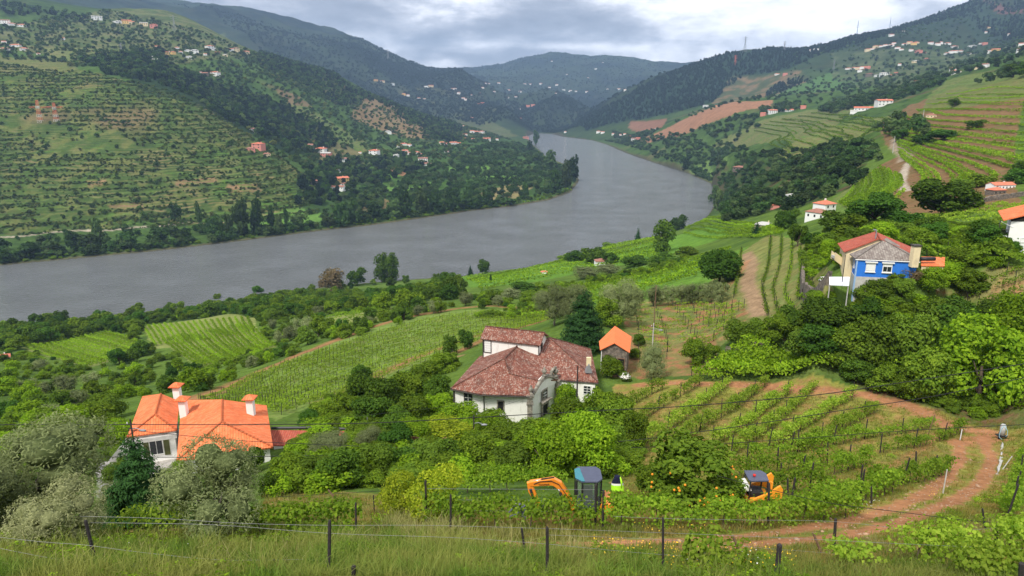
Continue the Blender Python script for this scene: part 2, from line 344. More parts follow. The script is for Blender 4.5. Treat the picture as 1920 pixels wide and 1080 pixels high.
# near side of the river
area([(860,515),(1100,490),(1290,435),(1345,418),(1370,440),(1280,470),(1200,490),(1080,512),(960,535),(880,540)], (0.10,0.20,0.03), 1.0, 0.0, (0.13,0.25,0.035))
area([(960,590),(1030,560),(1120,540),(1200,500),(1380,470),(1480,440),(1500,470),(1400,530),(1250,560),(1100,590)], (0.12,0.23,0.035), 0.9, 0.0, (0.09,0.17,0.03))
OV = [(345,752),(420,725),(500,690),(620,645),(740,600),(860,582),(1000,580),(1040,592),(960,620),(900,640),(840,668),(740,700),(620,750),(520,790),(440,770)]
area(OV, (0.15,0.22,0.05), 1.0, 0.0, (0.18,0.22,0.06))
for ln, wd in (([(330,760),(480,700),(560,665),(680,618),(760,595),(860,578),(940,574),(1040,580)], 2.6), ([(610,755),(700,705),(800,662),(860,640),(930,618)], 2.0), ([(840,668),(900,640),(950,620),(1030,597)], 2.2)):
    L_ = [G(*p) for p in ln]; L2 = np.array([p[:2] for p in L_]); d_ = seg_dist(GX, GY, L2)
    blend(np.clip(1.25-(d_/wd)+nB*1.2, 0, 1), SOIL, 0.9)
area([(1380,480),(1440,440),(1500,450),(1530,500),(1560,560),(1540,600),(1440,610),(1330,590),(1300,570)], (0.22,0.20,0.075), 0.9, 0.1, (0.13,0.18,0.05))
area([(1180,560),(1380,560),(1420,600),(1300,680),(1180,680),(1170,620)], (0.17,0.18,0.06), 0.9, 0.1, SOIL)
area([(1600,690),(1700,690),(1800,700),(1930,700),(1930,800),(1700,790),(1600,720)], (0.13,0.12,0.045), 0.8, 0.2, (0.17,0.10,0.055))
for q_ in ([(30,650),(200,622),(290,650),(160,690)],[(262,612),(420,590),(480,596),(480,622),(400,640),(290,655)],[(300,640),(400,616),(470,606),(520,650),(450,672),(375,690)],[(610,595),(680,585),(730,572),(740,590),(640,625)]): area(q_, (0.21,0.24,0.075), 1.0)
area([(1750,540),(1930,500),(1930,640),(1880,580),(1780,560)], (0.24,0.19,0.085), 0.8, 0.2, SOIL)
area([(1150,720),(1500,700),(1720,760),(1940,800),(1940,960),(1700,960),(1150,1000),(1150,850)], (0.23,0.225,0.05), 0.95, 0.0, (0.30,0.20,0.07))
area([(500,920),(760,930),(1100,960),(1250,975),(1600,960),(1930,940),(1930,1080),(0,1080),(0,1000),(500,990)], (0.19,0.20,0.045), 0.9, 0.0, (0.28,0.19,0.07))
# paved yard by the orange roofed house
YARD = [(150,1000),(130,970),(215,850),(330,860),(350,900),(260,990)]
area([(175,860),(330,850),(345,900),(240,960),(180,930)], (0.42,0.40,0.37), 1.0)
# paths of bare red earth (a surface of their own kind, painted as soil in the sheet)
def path(ln, wd, c=(0.36, 0.17, 0.085), k=0.95, **kk):
    L2 = np.array([G(*p, **kk)[:2] for p in ln]); d_ = seg_dist(GX, GY, L2)
    blend(np.clip((1.0-d_/wd)*2.2+nB*2.0, 0, 1), c, k)
path([(780,1020),(950,1022),(1150,1020),(1300,1012),(1450,1000),(1560,985),(1640,965),(1720,935),(1770,900),(1800,860),(1800,830)], 0.62)
path([(1300,1030),(1450,1020),(1580,1005),(1700,975),(1790,940),(1845,900),(1860,860),(1840,820)], 0.62)
path([(1790,830),(1870,820)], 1.4)
area([(1290,716),(1480,712),(1680,708),(1660,640),(1520,632),(1420,645)], (0.10,0.15,0.035), 0.9)
path([(1200,722),(1300,720),(1420,722),(1530,730),(1620,740),(1700,760),(1780,800),(1850,810)], 1.5)
path([(1560,985),(1300,985),(1100,972),(1000,975)], 0.9, k=0.85)
path([(950,1026),(1150,1030),(1300,1024),(1500,1010)], 0.5, k=0.8)
path([(1660,880),(1740,830),(1790,790)], 0.5, k=0.7)
path([(1400,475),(1410,500),(1400,530),(1415,560),(1425,590)], 1.9, (0.30,0.20,0.12))
path([(1340,560),(1380,520),(1400,490)], 1.2, k=0.6)
path([(1690,235),(1680,270),(1700,290),(1695,300)], 4.5, (0.30,0.24,0.17))
path([(1705,303),(1693,325),(1690,345),(1700,358)], 2.2, (0.40,0.34,0.27))
path([(1155,700),(1170,690),(1180,640)], 2.0, k=0.9)
path([(0,445),(80,437),(200,432),(300,424),(360,418)], 4, (0.34,0.29,0.22))
path([(360,418),(480,415)], 3, (0.28,0.20,0.13))
blend((rd < 5) & ~inr, (0.10, 0.085, 0.05), 0.8)
blend(np.clip((0.2-GZ)*3, 0, 1), (0.05, 0.05, 0.04))
col = np.clip(col*(1+0.25*2*snoise(0.004, 2, 99)[..., None]), 0.004, 1)

path([(600,775),(700,728),(800,688),(860,668)], 1.6, (0.30,0.19,0.10), 0.8)
area([(1180,640),(1340,625),(1345,700),(1200,712),(1160,690)], (0.21,0.165,0.065), 0.9, 0.1, SOIL)
def ground_mat():
    m = bpy.data.materials.new('hillside_ground'); m.use_nodes = True; t = m.node_tree; t.nodes.clear(); N = NT(t)
    att = N.n('ShaderNodeAttribute', attribute_name='cover').outputs['Color']
    rows = N.n('ShaderNodeAttribute', attribute_name='rows').outputs['Fac']
    pos = N.n('ShaderNodeNewGeometry').outputs['Position']; z = N.n('ShaderNodeSeparateXYZ', {0: pos}).outputs[2]
    nz = N.noise(pos, 0.012, 3); band = N.math('ADD', N.math('MULTIPLY', z, 0.29), N.math('MULTIPLY', nz, 5.0))
    fr = N.math('FRACT', band)
    ln = N.math('MULTIPLY', N.mr(fr, 0.30, 0.46), N.mr(fr, 0.86, 0.70))
    brk = N.mr(N.noise(pos, 0.05, 4), 0.38, 0.55)
    f = N.math('MULTIPLY', N.math('MULTIPLY', ln, rows), brk)
    lc = N.mix(N.mr(N.noise(pos, 0.02, 3), 0.4, 0.6), (0.085, 0.16, 0.028), (0.19, 0.155, 0.07)); c = N.mix(f, att, lc)
    dk = N.math('MULTIPLY', N.math('MULTIPLY', N.mr(fr, 0.16, 0.0), rows), 0.5)
    c = N.mix(dk, c, (0.06, 0.045, 0.025))
    n2 = N.noise(pos, 2.2, 6, 0.65); n3 = N.noise(pos, 0.25, 5, 0.6)
    v = N.mr(N.math('ADD', N.math('MULTIPLY', n2, 0.5), N.math('MULTIPLY', n3, 0.5)), 0.3, 0.7, 0.62, 1.38)
    vc = N.n('ShaderNodeCombineXYZ', {0: v, 1: v, 2: v}).outputs[0]
    c = N.mix(1.0, c, vc, 'MULTIPLY')
    bp = N.n('ShaderNodeBump', {'Strength': 0.5, 'Distance': 0.35, 'Height': N.math('ADD', n2, N.math('MULTIPLY', n3, 3.0))}).outputs[0]
    b = N.n('ShaderNodeBsdfPrincipled', {'Base Color': c, 'Roughness': 1.0, 'Specular IOR Level': 0.0, 'Normal': bp})
    N.n('ShaderNodeOutputMaterial', {0: b.outputs[0]}); return m
def build_ground():
    v = np.stack([GX, GY, GZ], -1).reshape(-1, 3); idx = np.arange(NU*NV).reshape(NV, NU)
    f = np.stack([idx[:-1, :-1], idx[:-1, 1:], idx[1:, 1:], idx[1:, :-1]], -1).reshape(-1, 4)
    me = mesh_np('ground', v, f, ground_mat(), True)
    ca = me.color_attributes.new('cover', 'FLOAT_COLOR', 'POINT')
    ca.data.foreach_set('color', np.concatenate([col, np.ones(GX.shape+(1,))], -1).astype(np.float32).ravel())
    a = me.attributes.new('rows', 'FLOAT', 'POINT'); a.data.foreach_set('value', tr.astype(np.float32).ravel())
    o = bpy.data.objects.new('ground', me); tag(link(o), kind='structure')
build_ground()
def build_water():
    pts = np.array([(-1500, 200), (2500, 200), (2500, 5200), (-1500, 5200)], float)
    me = mesh_np('river_water', np.c_[pts, np.zeros(4)], np.array([[0, 1, 2, 3]]))
    m = bpy.data.materials.new('river_water'); m.use_nodes = True; t = m.node_tree; t.nodes.clear(); N = NT(t)
    pos = N.n('ShaderNodeNewGeometry').outputs['Position']
    p2 = N.n('ShaderNodeMapping', {0: pos, 2: (0, 0, R(25)), 3: (1, 2.2, 1)}).outputs[0]
    a = N.noise(p2, 0.20, 5, 0.62); b_ = N.noise(pos, 0.02, 4, 0.5)
    ht = N.math('MULTIPLY', a, N.mr(b_, 0.35, 0.65, 0.5, 1.3))
    bp = N.n('ShaderNodeBump', {'Strength': 1.0, 'Distance': 2.2, 'Height': ht}).outputs[0]
    b = N.n('ShaderNodeBsdfPrincipled', {'Base Color': (0.135, 0.143, 0.145, 1), 'Roughness': 0.10, 'IOR': 1.33, 'Normal': bp})
    N.n('ShaderNodeOutputMaterial', {0: b.outputs[0]}); me.materials.append(m)
    tag(link(bpy.data.objects.new('river', me)), kind='structure')
build_water()
# ------------------------------------------------------------------ materials
MATS = {}
def new_mat(name):
    m = bpy.data.materials.new(name); m.use_nodes = True; t = m.node_tree; t.nodes.clear(); return m, NT(t)
def leaf_mat(name, dark, light, tr=0.45, alt=None, rough=0.55, vary=0.3, patch=None):
    m, N = new_mat(name)
    rnd = N.n('ShaderNodeObjectInfo').outputs['Random']
    lf = N.n('ShaderNodeAttribute', attribute_name='leaf').outputs['Fac']
    obj = N.n('ShaderNodeTexCoord').outputs['Object']
    cl = N.noise(obj, 3.0, 3, 0.6)
    f = N.math('ADD', N.math('MULTIPLY', lf, 0.55), N.math('MULTIPLY', N.mr(cl, 0.3, 0.7), 0.45))
    c = N.mix(f, dark, light)
    if alt: c = N.mix(N.mr(rnd, 0.45, 1.0, 0, 0.9), c, alt)
    if patch: c = N.mix(N.mr(N.noise(obj, 0.45, 4, 0.6), 0.42, 0.58), c, patch)
    v = N.mr(N.math('FRACT', N.math('MULTIPLY', rnd, 7.31)), 0, 1, 1-vary, 1+vary)
    c = N.mix(1.0, c, N.n('ShaderNodeCombineXYZ', {0: v, 1: v, 2: v}).outputs[0], 'MULTIPLY')
    b = N.n('ShaderNodeBsdfPrincipled', {'Base Color': c, 'Roughness': 0.75, 'Specular IOR Level': 0.07})
    c2 = N.mix(1.0, c, (1.25, 1.35, 0.7), 'MULTIPLY')
    tl = N.n('ShaderNodeBsdfTranslucent', {0: c2})
    mx = N.n('ShaderNodeMixShader', {0: tr, 1: b.outputs[0], 2: tl.outputs[0]})
    N.n('ShaderNodeOutputMaterial', {0: mx.outputs[0]}); return m
def plain(name, c, rough=0.8, var=0.15, scale=3.0, bump=0.0, metal=0.0, spec=0.3, coat=0.0, c2=None, stain=None):
    m, N = new_mat(name); pos = N.n('ShaderNodeTexCoord').outputs['Object']
    nz = N.noise(pos, scale, 6, 0.62); v = N.mr(nz, 0.3, 0.7, 1-var, 1+var)
    cc = N.mix(N.mr(N.noise(pos, scale*0.6, 5, 0.7), 0.42, 0.6), c, c2) if c2 else c
    cc = N.mix(1.0, cc, N.n('ShaderNodeCombineXYZ', {0: v, 1: v, 2: v}).outputs[0], 'MULTIPLY')
    if stain:
        sf = N.mr(N.noise(N.n('ShaderNodeMapping', {0: pos, 3: (1.5, 1.5, 0.35)}).outputs[0], 1.2, 7, 0.7), 0.54, 0.68)
        cc = N.mix(N.math('MULTIPLY', sf, 0.75), cc, stain)
    ins = {'Base Color': cc, 'Roughness': rough, 'Metallic': metal, 'Specular IOR Level': spec, 'Coat Weight': coat}
    if bump: ins['Normal'] = N.n('ShaderNodeBump', {'Strength': bump, 'Distance': 0.02, 'Height': nz}).outputs[0]
    b = N.n('ShaderNodeBsdfPrincipled', ins); N.n('ShaderNodeOutputMaterial', {0: b.outputs[0]}); return m
def tile_mat(name, c1, c2, lichen=None, pitch=0.24, course=0.40, lich=0.5):
    """clay pantiles: UV in metres, u across the slope, v down the slope"""
    m, N = new_mat(name); uv = N.n('ShaderNodeTexCoord').outputs['UV']; s = N.n('ShaderNodeSeparateXYZ', {0: uv})
    u = N.math('DIVIDE', s.outputs[0], pitch); v = N.math('DIVIDE', s.outputs[1], course)
    fu = N.math('FRACT', u); fv = N.math('FRACT', v)
    cell = N.n('ShaderNodeCombineXYZ', {0: N.math('FLOOR', u), 1: N.math('FLOOR', v), 2: 0.0}).outputs[0]
    rnd = N.n('ShaderNodeTexWhiteNoise', {0: cell}).outputs[0]
    hump = N.math('SINE', N.math('MULTIPLY', fu, math.pi)); ht = N.math('ADD', N.math('MULTIPLY', hump, 0.8), N.math('MULTIPLY', fv, -0.5))
    pos = N.n('ShaderNodeTexCoord').outputs['Object']; nz = N.noise(pos, 1.3, 6, 0.65)
    c = N.mix(N.math('ADD', N.math('MULTIPLY', rnd, 0.6), N.math('MULTIPLY', N.mr(nz, 0.3, 0.7), 0.4)), c1, c2)
    if lichen:
        ln = N.noise(pos, 5.0, 5, 0.7)
        lf = N.math('MULTIPLY', N.mr(N.math('ADD', ln, N.math('MULTIPLY', rnd, 0.10)), 0.60-0.05*lich, 0.70-0.05*lich), lich)
        c = N.mix(lf, c, lichen)
        dk = N.mr(N.noise(pos, 0.9, 5, 0.6), 0.45, 0.68, 0.0, 0.65*lich); c = N.mix(dk, c, (0.06, 0.035, 0.03))
    gap = N.mr(hump, 0.0, 0.35, 0.55, 1.0); c = N.mix(1.0, c, N.n('ShaderNodeCombineXYZ', {0: gap, 1: gap, 2: gap}).outputs[0], 'MULTIPLY')
    bp = N.n('ShaderNodeBump', {'Strength': 0.8, 'Distance': 0.05, 'Height': ht}).outputs[0]
    b = N.n('ShaderNodeBsdfPrincipled', {'Base Color': c, 'Roughness': 0.85, 'Specular IOR Level': 0.2, 'Normal': bp})
    N.n('ShaderNodeOutputMaterial', {0: b.outputs[0]}); return m
M = {
 'broad': leaf_mat('leaves_dark_green', (0.026, 0.064, 0.008), (0.125, 0.205, 0.020), 0.3, (0.055, 0.14, 0.018)),
 'mid': leaf_mat('leaves_green', (0.050, 0.110, 0.008), (0.22, 0.31, 0.025), 0.32, (0.12, 0.20, 0.025)),
 'bright': leaf_mat('leaves_bright_green', (0.08, 0.18, 0.008), (0.31, 0.45, 0.025), 0.35),
 'lime': leaf_mat('leaves_yellow_green', (0.15, 0.22, 0.012), (0.42, 0.47, 0.035), 0.4),
 'olive': leaf_mat('olive_leaves', (0.085, 0.115, 0.04), (0.30, 0.34, 0.15), 0.3),
 'olive_pale': leaf_mat('pale_olive_leaves', (0.15, 0.17, 0.07), (0.46, 0.47, 0.24), 0.3),
 'conifer': leaf_mat('conifer_needles', (0.010, 0.034, 0.010), (0.045, 0.11, 0.026), 0.2),
 'brown': leaf_mat('brown_bush_leaves', (0.10, 0.07, 0.035), (0.24, 0.19, 0.10), 0.3),
 'vine': leaf_mat('vine_leaves', (0.060, 0.14, 0.010), (0.28, 0.40, 0.035), 0.45),
 'vine_y': leaf_mat('young_vine_leaves', (0.11, 0.21, 0.015), (0.36, 0.46, 0.055), 0.45),
 'far': leaf_mat('far_foliage', (0.018, 0.050, 0.013), (0.065, 0.125, 0.028), 0.3, (0.085, 0.125, 0.04), vary=0.5),
 'scrub': leaf_mat('scrub_leaves', (0.024, 0.058, 0.013), (0.10, 0.17, 0.032), 0.3, (0.15, 0.165, 0.045), vary=0.45),
 'fardark': leaf_mat('far_pine_foliage', (0.007, 0.018, 0.012), (0.020, 0.042, 0.022), 0.2, vary=0.35),
 'grass': leaf_mat('grass_blades', (0.055, 0.12, 0.013), (0.23, 0.34, 0.055), 0.35, patch=(0.27, 0.29, 0.07)),
 'meadow': leaf_mat('meadow_blades', (0.11, 0.17, 0.018), (0.34, 0.40, 0.065), 0.4, patch=(0.38, 0.29, 0.085)),
 'drygrass': leaf_mat('dry_grass_blades', (0.16, 0.17, 0.05), (0.42, 0.38, 0.17), 0.4),
 'bark': plain('bark', (0.10, 0.075, 0.055), 0.95, 0.3, 8, 0.6),
 'bark_grey': plain('grey_bark', (0.17, 0.15, 0.125), 0.95, 0.3, 8, 0.6),
 'post': plain('dark_post', (0.035, 0.03, 0.03), 0.8, 0.4, 20, 0.4),
 'wood': plain('weathered_wood', (0.18, 0.11, 0.07), 0.9, 0.35, 12, 0.5),
 'wire': plain('steel_wire', (0.30, 0.30, 0.30), 0.5, 0.1, 5, metal=0.6),
 'cable': plain('black_cable', (0.012, 0.012, 0.012), 0.6, 0.1),
 'white': plain('white_render', (0.78, 0.77, 0.73), 0.9, 0.05, 2, 0.2, stain=(0.42, 0.40, 0.34)),
 'white_clean': plain('clean_white_render', (0.80, 0.80, 0.78), 0.9, 0.04, 2),
 'cream': plain('cream_render', (0.72, 0.60, 0.38), 0.9, 0.06, 2, stain=(0.5, 0.42, 0.28)),
 'yellow': plain('ochre_render', (0.72, 0.48, 0.18), 0.9, 0.08, 1),
 'pink': plain('pink_render', (0.62, 0.25, 0.20), 0.9, 0.08, 1),
 'blue': plain('blue_render', (0.025, 0.17, 0.62), 0.8, 0.07, 1.5),
 'paleblue': plain('pale_blue_render', (0.30, 0.45, 0.66), 0.8, 0.07, 1.5),
 'stonewall': plain('rough_stone', (0.20, 0.165, 0.13), 0.95, 0.45, 3.5, 1.0, c2=(0.09, 0.08, 0.07)),
 'granite': plain('carved_granite', (0.30, 0.27, 0.22), 0.95, 0.35, 4, 1.0, c2=(0.13, 0.12, 0.10)),
 'concrete': plain('pale_concrete', (0.45, 0.44, 0.41), 0.9, 0.18, 2, 0.4),
 'slab': plain('white_slab', (0.72, 0.74, 0.80), 0.6, 0.05, 2),
 'glass': plain('window_glass', (0.02, 0.025, 0.03), 0.12, 0.1, 2, spec=0.6),
 'frame': plain('window_frame_white', (0.75, 0.75, 0.72), 0.6, 0.05, 2),
 'darkframe': plain('dark_window_frame', (0.05, 0.045, 0.04), 0.7, 0.2, 4),
 'brownwood': plain('brown_wood', (0.10, 0.045, 0.025), 0.7, 0.2, 4),
 'olivewood': plain('olive_shutter', (0.10, 0.11, 0.04), 0.7, 0.2, 4),
 'dark': plain('dark_opening', (0.012, 0.011, 0.01), 0.9, 0.1),
 'asphalt_roof': plain('black_tarpaulin', (0.02, 0.022, 0.028), 0.5, 0.2),
 'tile_old': tile_mat('old_clay_tiles', (0.15, 0.050, 0.036), (0.275, 0.102, 0.066), (0.42, 0.35, 0.29), lich=0.72),
 'tile_red': tile_mat('red_clay_tiles', (0.36, 0.075, 0.05), (0.47, 0.12, 0.07), (0.36, 0.22, 0.17), lich=0.35),
 'tile_orange': tile_mat('orange_clay_tiles', (0.70, 0.15, 0.050), (0.86, 0.25, 0.10), (0.62, 0.33, 0.20), lich=0.3),
 'tile_shed': tile_mat('bright_orange_sheet', (0.82, 0.20, 0.07), (0.88, 0.24, 0.09), pitch=0.16, course=2.5),
 'tile_grey': tile_mat('grey_brown_tiles', (0.17, 0.14, 0.125), (0.30, 0.265, 0.235), (0.42, 0.39, 0.34), lich=0.6, pitch=0.3, course=0.33),
 'roof_far': plain('far_roof_tiles', (0.55, 0.17, 0.10), 0.9, 0.25, 0.8),
 'roof_far_dark': plain('far_old_roof_tiles', (0.30, 0.14, 0.10), 0.9, 0.25, 0.8),
 'orange_paint': plain('orange_machine_paint', (0.80, 0.26, 0.025), 0.35, 0.05, 3, coat=0.3),
 'yellow_paint': plain('loader_yellow_paint', (0.85, 0.33, 0.03), 0.35, 0.05, 3, coat=0.3),
 'black_rubber': plain('black_rubber', (0.018, 0.018, 0.018), 0.8, 0.3, 10, 0.3),
 'dark_metal': plain('dark_metal', (0.03, 0.032, 0.036), 0.45, 0.2, 6, metal=0.3),
 'cab_roof': plain('blue_grey_cab_roof', (0.075, 0.085, 0.13), 0.45, 0.1, 4),
 'teal': plain('teal_glass', (0.02, 0.18, 0.22), 0.15, 0.1, 4, spec=0.6),
 'chrome': plain('hydraulic_steel', (0.6, 0.6, 0.62), 0.25, 0.05, 4, metal=0.9),
 'hivis': plain('hi_vis_fabric', (0.42, 0.85, 0.03), 0.8, 0.06, 10),
 'navy': plain('navy_fabric', (0.008, 0.010, 0.035), 0.9, 0.2, 10),
 'red_lamp': plain('red_beacon', (0.60, 0.02, 0.015), 0.3, 0.1),
 'orange_fruit': plain('orange_fruit', (0.80, 0.28, 0.02), 0.6, 0.1),
 'pylon_red': plain('pylon_red_paint', (0.60, 0.15, 0.08), 0.6, 0.1),
 'pylon_white': plain('pylon_white_paint', (0.62, 0.60, 0.56), 0.6, 0.1),
 'steel': plain('galvanised_steel', (0.28, 0.29, 0.31), 0.6, 0.1, metal=0.3),
 'plastic_grey': plain('grey_tank', (0.42, 0.42, 0.41), 0.5, 0.2, 5),
 'hose': plain('pale_blue_hose', (0.30, 0.50, 0.60), 0.5, 0.1),
 'flower_y': plain('yellow_petals', (0.85, 0.55, 0.03), 0.7, 0.15), 'flower_w': plain('white_petals', (0.8, 0.8, 0.76), 0.7, 0.1),
 'earth': plain('red_earth', (0.30, 0.15, 0.08), 0.95, 0.3, 2, 0.8),
}
# ------------------------------------------------------------------ foliage prototypes
def rot_leaves(c, nrm, ln, wd, r, droop=0.0):
    """rhombic leaves at centres c, facing nrm"""
    n_ = len(c); nrm = nrm/np.maximum(np.linalg.norm(nrm, axis=1, keepdims=True), 1e-6)
    t = r.normal(size=(n_, 3)); t[:, 2] -= droop; t -= (t*nrm).sum(1, keepdims=True)*nrm; t /= np.maximum(np.linalg.norm(t, axis=1, keepdims=True), 1e-6)
    b = np.cross(nrm, t); ln = np.broadcast_to(ln, n_)[:, None]; wd = np.broadcast_to(wd, n_)[:, None]
    bend = nrm*ln*0.18
    return np.stack([c-t*ln*0.5-bend, c+b*wd*0.5+bend*0.3, c+t*ln*0.5-bend, c-b*wd*0.5+bend*0.3], 1).reshape(-1, 3)
def leaf_mesh(name, vparts, mat, r, core=None):
    v = np.concatenate(vparts); nq = len(v)//4; f = np.arange(nq*4).reshape(-1, 4); lf = np.repeat(r.random(nq), 4)
    if core is not None:
        f = np.concatenate([f, core[1]+len(v)]); v = np.concatenate([v, core[0]]); lf = np.concatenate([lf, np.zeros(len(core[0]))])
    me = mesh_np(name, v, f, mat); a = me.attributes.new('leaf', 'FLOAT', 'POINT'); a.data.foreach_set('value', lf.astype(np.float32)); return me
def quad_sphere(cn, rad, nseg=8, nr=5):
    vs_ = []; fs = []
    for i in range(nr+1):
        th = math.pi*i/nr
        for j in range(nseg):
            ph = 2*math.pi*j/nseg; vs_.append((cn[0]+rad[0]*math.sin(th)*math.cos(ph), cn[1]+rad[1]*math.sin(th)*math.sin(ph), cn[2]+rad[2]*math.cos(th)))
    for i in range(nr):
        for j in range(nseg): fs.append((i*nseg+j, (i+1)*nseg+j, (i+1)*nseg+(j+1) % nseg, i*nseg+(j+1) % nseg))
    return np.array(vs_), np.array(fs)
def crown(name, mat, seed, nl, size, lobes=14, asp=0.62, shape='round', core=True, droop=0.0, lobe_r=(0.16, 0.27), rag=0.12):
    """a crown in the unit box: radius 0.5, from z 0.12 to 1"""
    r = np.random.default_rng(seed); cen = []; rad = []
    for i in range(lobes):
        a = r.random()*2*math.pi; k = (i+0.5)/lobes
        if shape == 'round': z = 0.28+0.58*k; rr = 0.33*math.sqrt(max(0.05, 1-((z-0.50)/0.46)**2))*r.uniform(0.55, 1.1)
        elif shape == 'tall': z = 0.15+0.75*k; rr = 0.27*math.sqrt(max(0.05, 1-((z-0.45)/0.56)**2))*r.uniform(0.4, 1.1)
        elif shape == 'low': z = 0.25+0.4*r.random(); rr = 0.36*r.uniform(0.3, 1.05)
        cen.append((rr*math.cos(a), rr*math.sin(a), z)); rad.append(r.uniform(*lobe_r))
    cen = np.array(cen); rad = np.array(rad); pr = rad**2/(rad**2).sum()
    li = r.choice(lobes, nl, p=pr); d = r.normal(size=(nl, 3)); d[:, 2] += 0.25; d /= np.linalg.norm(d, axis=1, keepdims=True)
    jit = 1-np.abs(r.normal(size=nl))*rag+np.where(r.random(nl) < 0.12, r.random(nl)*0.35, 0)
    clump = 0.82+0.36*vnoise(d[:, 0]*4+li*3.1, d[:, 1]*4+d[:, 2]*5, seed)
    c = cen[li]+d*(rad[li]*jit*clump)[:, None]*np.array([1, 1, 0.85])
    dd = np.linalg.norm((c[:, None]-cen[None])/np.array([1, 1, 0.85]), axis=2)/rad[None]; keep = (dd < 0.72).sum(1) == 0
    c = c[keep]; d = d[keep]; nrm = d+r.normal(size=d.shape)*0.55; nrm[:, 2] += 0.35
    s = size*r.uniform(0.6, 1.3, len(c)); parts = [rot_leaves(c, nrm, s, s*asp, r, droop)]
    cr = None
    if core:
        vv = []; ff = []; o = 0
        for cn, ra in zip(cen, rad):
            a_, b_ = quad_sphere(cn, (ra*0.52, ra*0.52, ra*0.44), 7, 4); vv.append(a_); ff.append(b_+o); o += len(a_)
        cr = (np.concatenate(vv), np.concatenate(ff))
    return leaf_mesh(name, parts, mat, r, cr)
def conifer(name, mat, seed, tiers, per, size, wid=0.5, asp=0.28, power=0.85):
    r = np.random.default_rng(seed); c = []; nr = []
    for i in range(tiers):
        k = i/(tiers-1); z0 = 0.06+0.92*k; rr = wid*(1-k)**power+0.015; nb = max(4, int(11*(1-k)+4))
        for b in range(nb):
            a = r.random()*2*math.pi; L = rr*r.uniform(0.7, 1.12); m_ = max(3, int(per*L/wid))
            t = r.random(m_)**0.7; x = t*L; z = z0-0.09*t*(1-k)-0.02+0.05*t**2+r.normal(size=m_)*0.010; lat = r.normal(size=m_)*0.035*(0.4+t)
            c.append(np.c_[x*math.cos(a)-lat*math.sin(a), x*math.sin(a)+lat*math.cos(a), z]); q = np.c_[math.cos(a)*0.6*np.ones(m_), math.sin(a)*0.6*np.ones(m_), np.ones(m_)*0.8]; nr.append(q)
    c = np.concatenate(c); nr = np.concatenate(nr)+r.normal(size=c.shape)*0.35; s = size*r.uniform(0.6, 1.2, len(c))
    v1, f1 = [], []; k = 9
    for i in range(8):
        for j in range(k): a = 2*math.pi*j/k; z = 0.08+0.84*i/7; rr = wid*0.55*(1-i/7)**0.9+0.004; v1.append((rr*math.cos(a), rr*math.sin(a), z))
    for i in range(7):
        for j in range(k): f1.append((i*k+j, i*k+(j+1) % k, (i+1)*k+(j+1) % k, (i+1)*k+j))
    return leaf_mesh(name, [rot_leaves(c, nr, s, s*asp, r, 0.4)], mat, r, (np.array(v1), np.array(f1)))
def tube(pts, rads, k=7, cap=True):
    pts = [Vector(p) for p in pts]; vs_ = []; fs = []
    for i, p in enumerate(pts):
        d = (pts[min(i+1, len(pts)-1)]-pts[max(i-1, 0)]).normalized(); a = d.orthogonal().normalized(); b = d.cross(a)
        if i and True:
            a0 = pa-d*pa.dot(d)
            if a0.length > 1e-4: a = a0.normalized(); b = d.cross(a)
        pa = a
        for j in range(k):
            t = 2*math.pi*j/k; vs_.append(p+(a*math.cos(t)+b*math.sin(t))*rads[i])
    for i in range(len(pts)-1):
        for j in range(k): fs.append((i*k+j, i*k+(j+1) % k, (i+1)*k+(j+1) % k, (i+1)*k+j))
    return [tuple(v) for v in vs_], fs
class MB:
    def __init__(s): s.v = []; s.f = []; s.uv = {}
    def add(s, v, f):
        o = len(s.v); s.v += [tuple(p) for p in v]; s.f += [tuple(i+o for i in q) for q in f]; return s
    def tube(s, pts, rads, k=7):
        if not hasattr(rads, '__len__'): rads = [rads]*len(pts)
        v, f = tube(pts, rads, k); n_ = len(v); f = list(f)+[tuple(range(k))[::-1], tuple(range(n_-k, n_))]; return s.add(v, f)
    def box(s, x0, x1, y0, y1, z0, z1, M_=None):
        v = [Vector((x, y, z)) for z in (z0, z1) for y in (y0, y1) for x in (x0, x1)]
        if M_ is not None: v = [M_ @ p for p in v]
        return s.add(v, [(0, 2, 3, 1), (4, 5, 7, 6), (0, 1, 5, 4), (2, 6, 7, 3), (0, 4, 6, 2), (1, 3, 7, 5)])
    def prism(s, prof, y0, y1, ax='y'):
        n_ = len(prof); mk = {'y': lambda a, b, t: (a, t, b), 'x': lambda a, b, t: (t, a, b), 'z': lambda a, b, t: (a, b, t)}[ax]
        v = [mk(a, b, y0) for a, b in prof]+[mk(a, b, y1) for a, b in prof]
        return s.add(v, [tuple(range(n_))[::-1], tuple(range(n_, 2*n_))]+[(i, (i+1) % n_, (i+1) % n_+n_, i+n_) for i in range(n_)])
    def mesh(s, name, mat, smooth=False, bevel=0):
        me = bpy.data.meshes.new(name); me.from_pydata(s.v, [], s.f); bm = bmesh.new(); bm.from_mesh(me)
        bmesh.ops.recalc_face_normals(bm, faces=bm.faces)
        if bevel: bmesh.ops.bevel(bm, geom=bm.edges[:], offset=bevel, segments=2, affect='EDGES', profile=0.5)
        bm.to_mesh(me); bm.free()
        for p in me.polygons: p.use_smooth = smooth
        me.materials.append(mat); return me
    def build(s, name, mat, parent=None, smooth=False, bevel=0):
        return link(bpy.data.objects.new(name, s.mesh(name, mat, smooth, bevel)), parent)
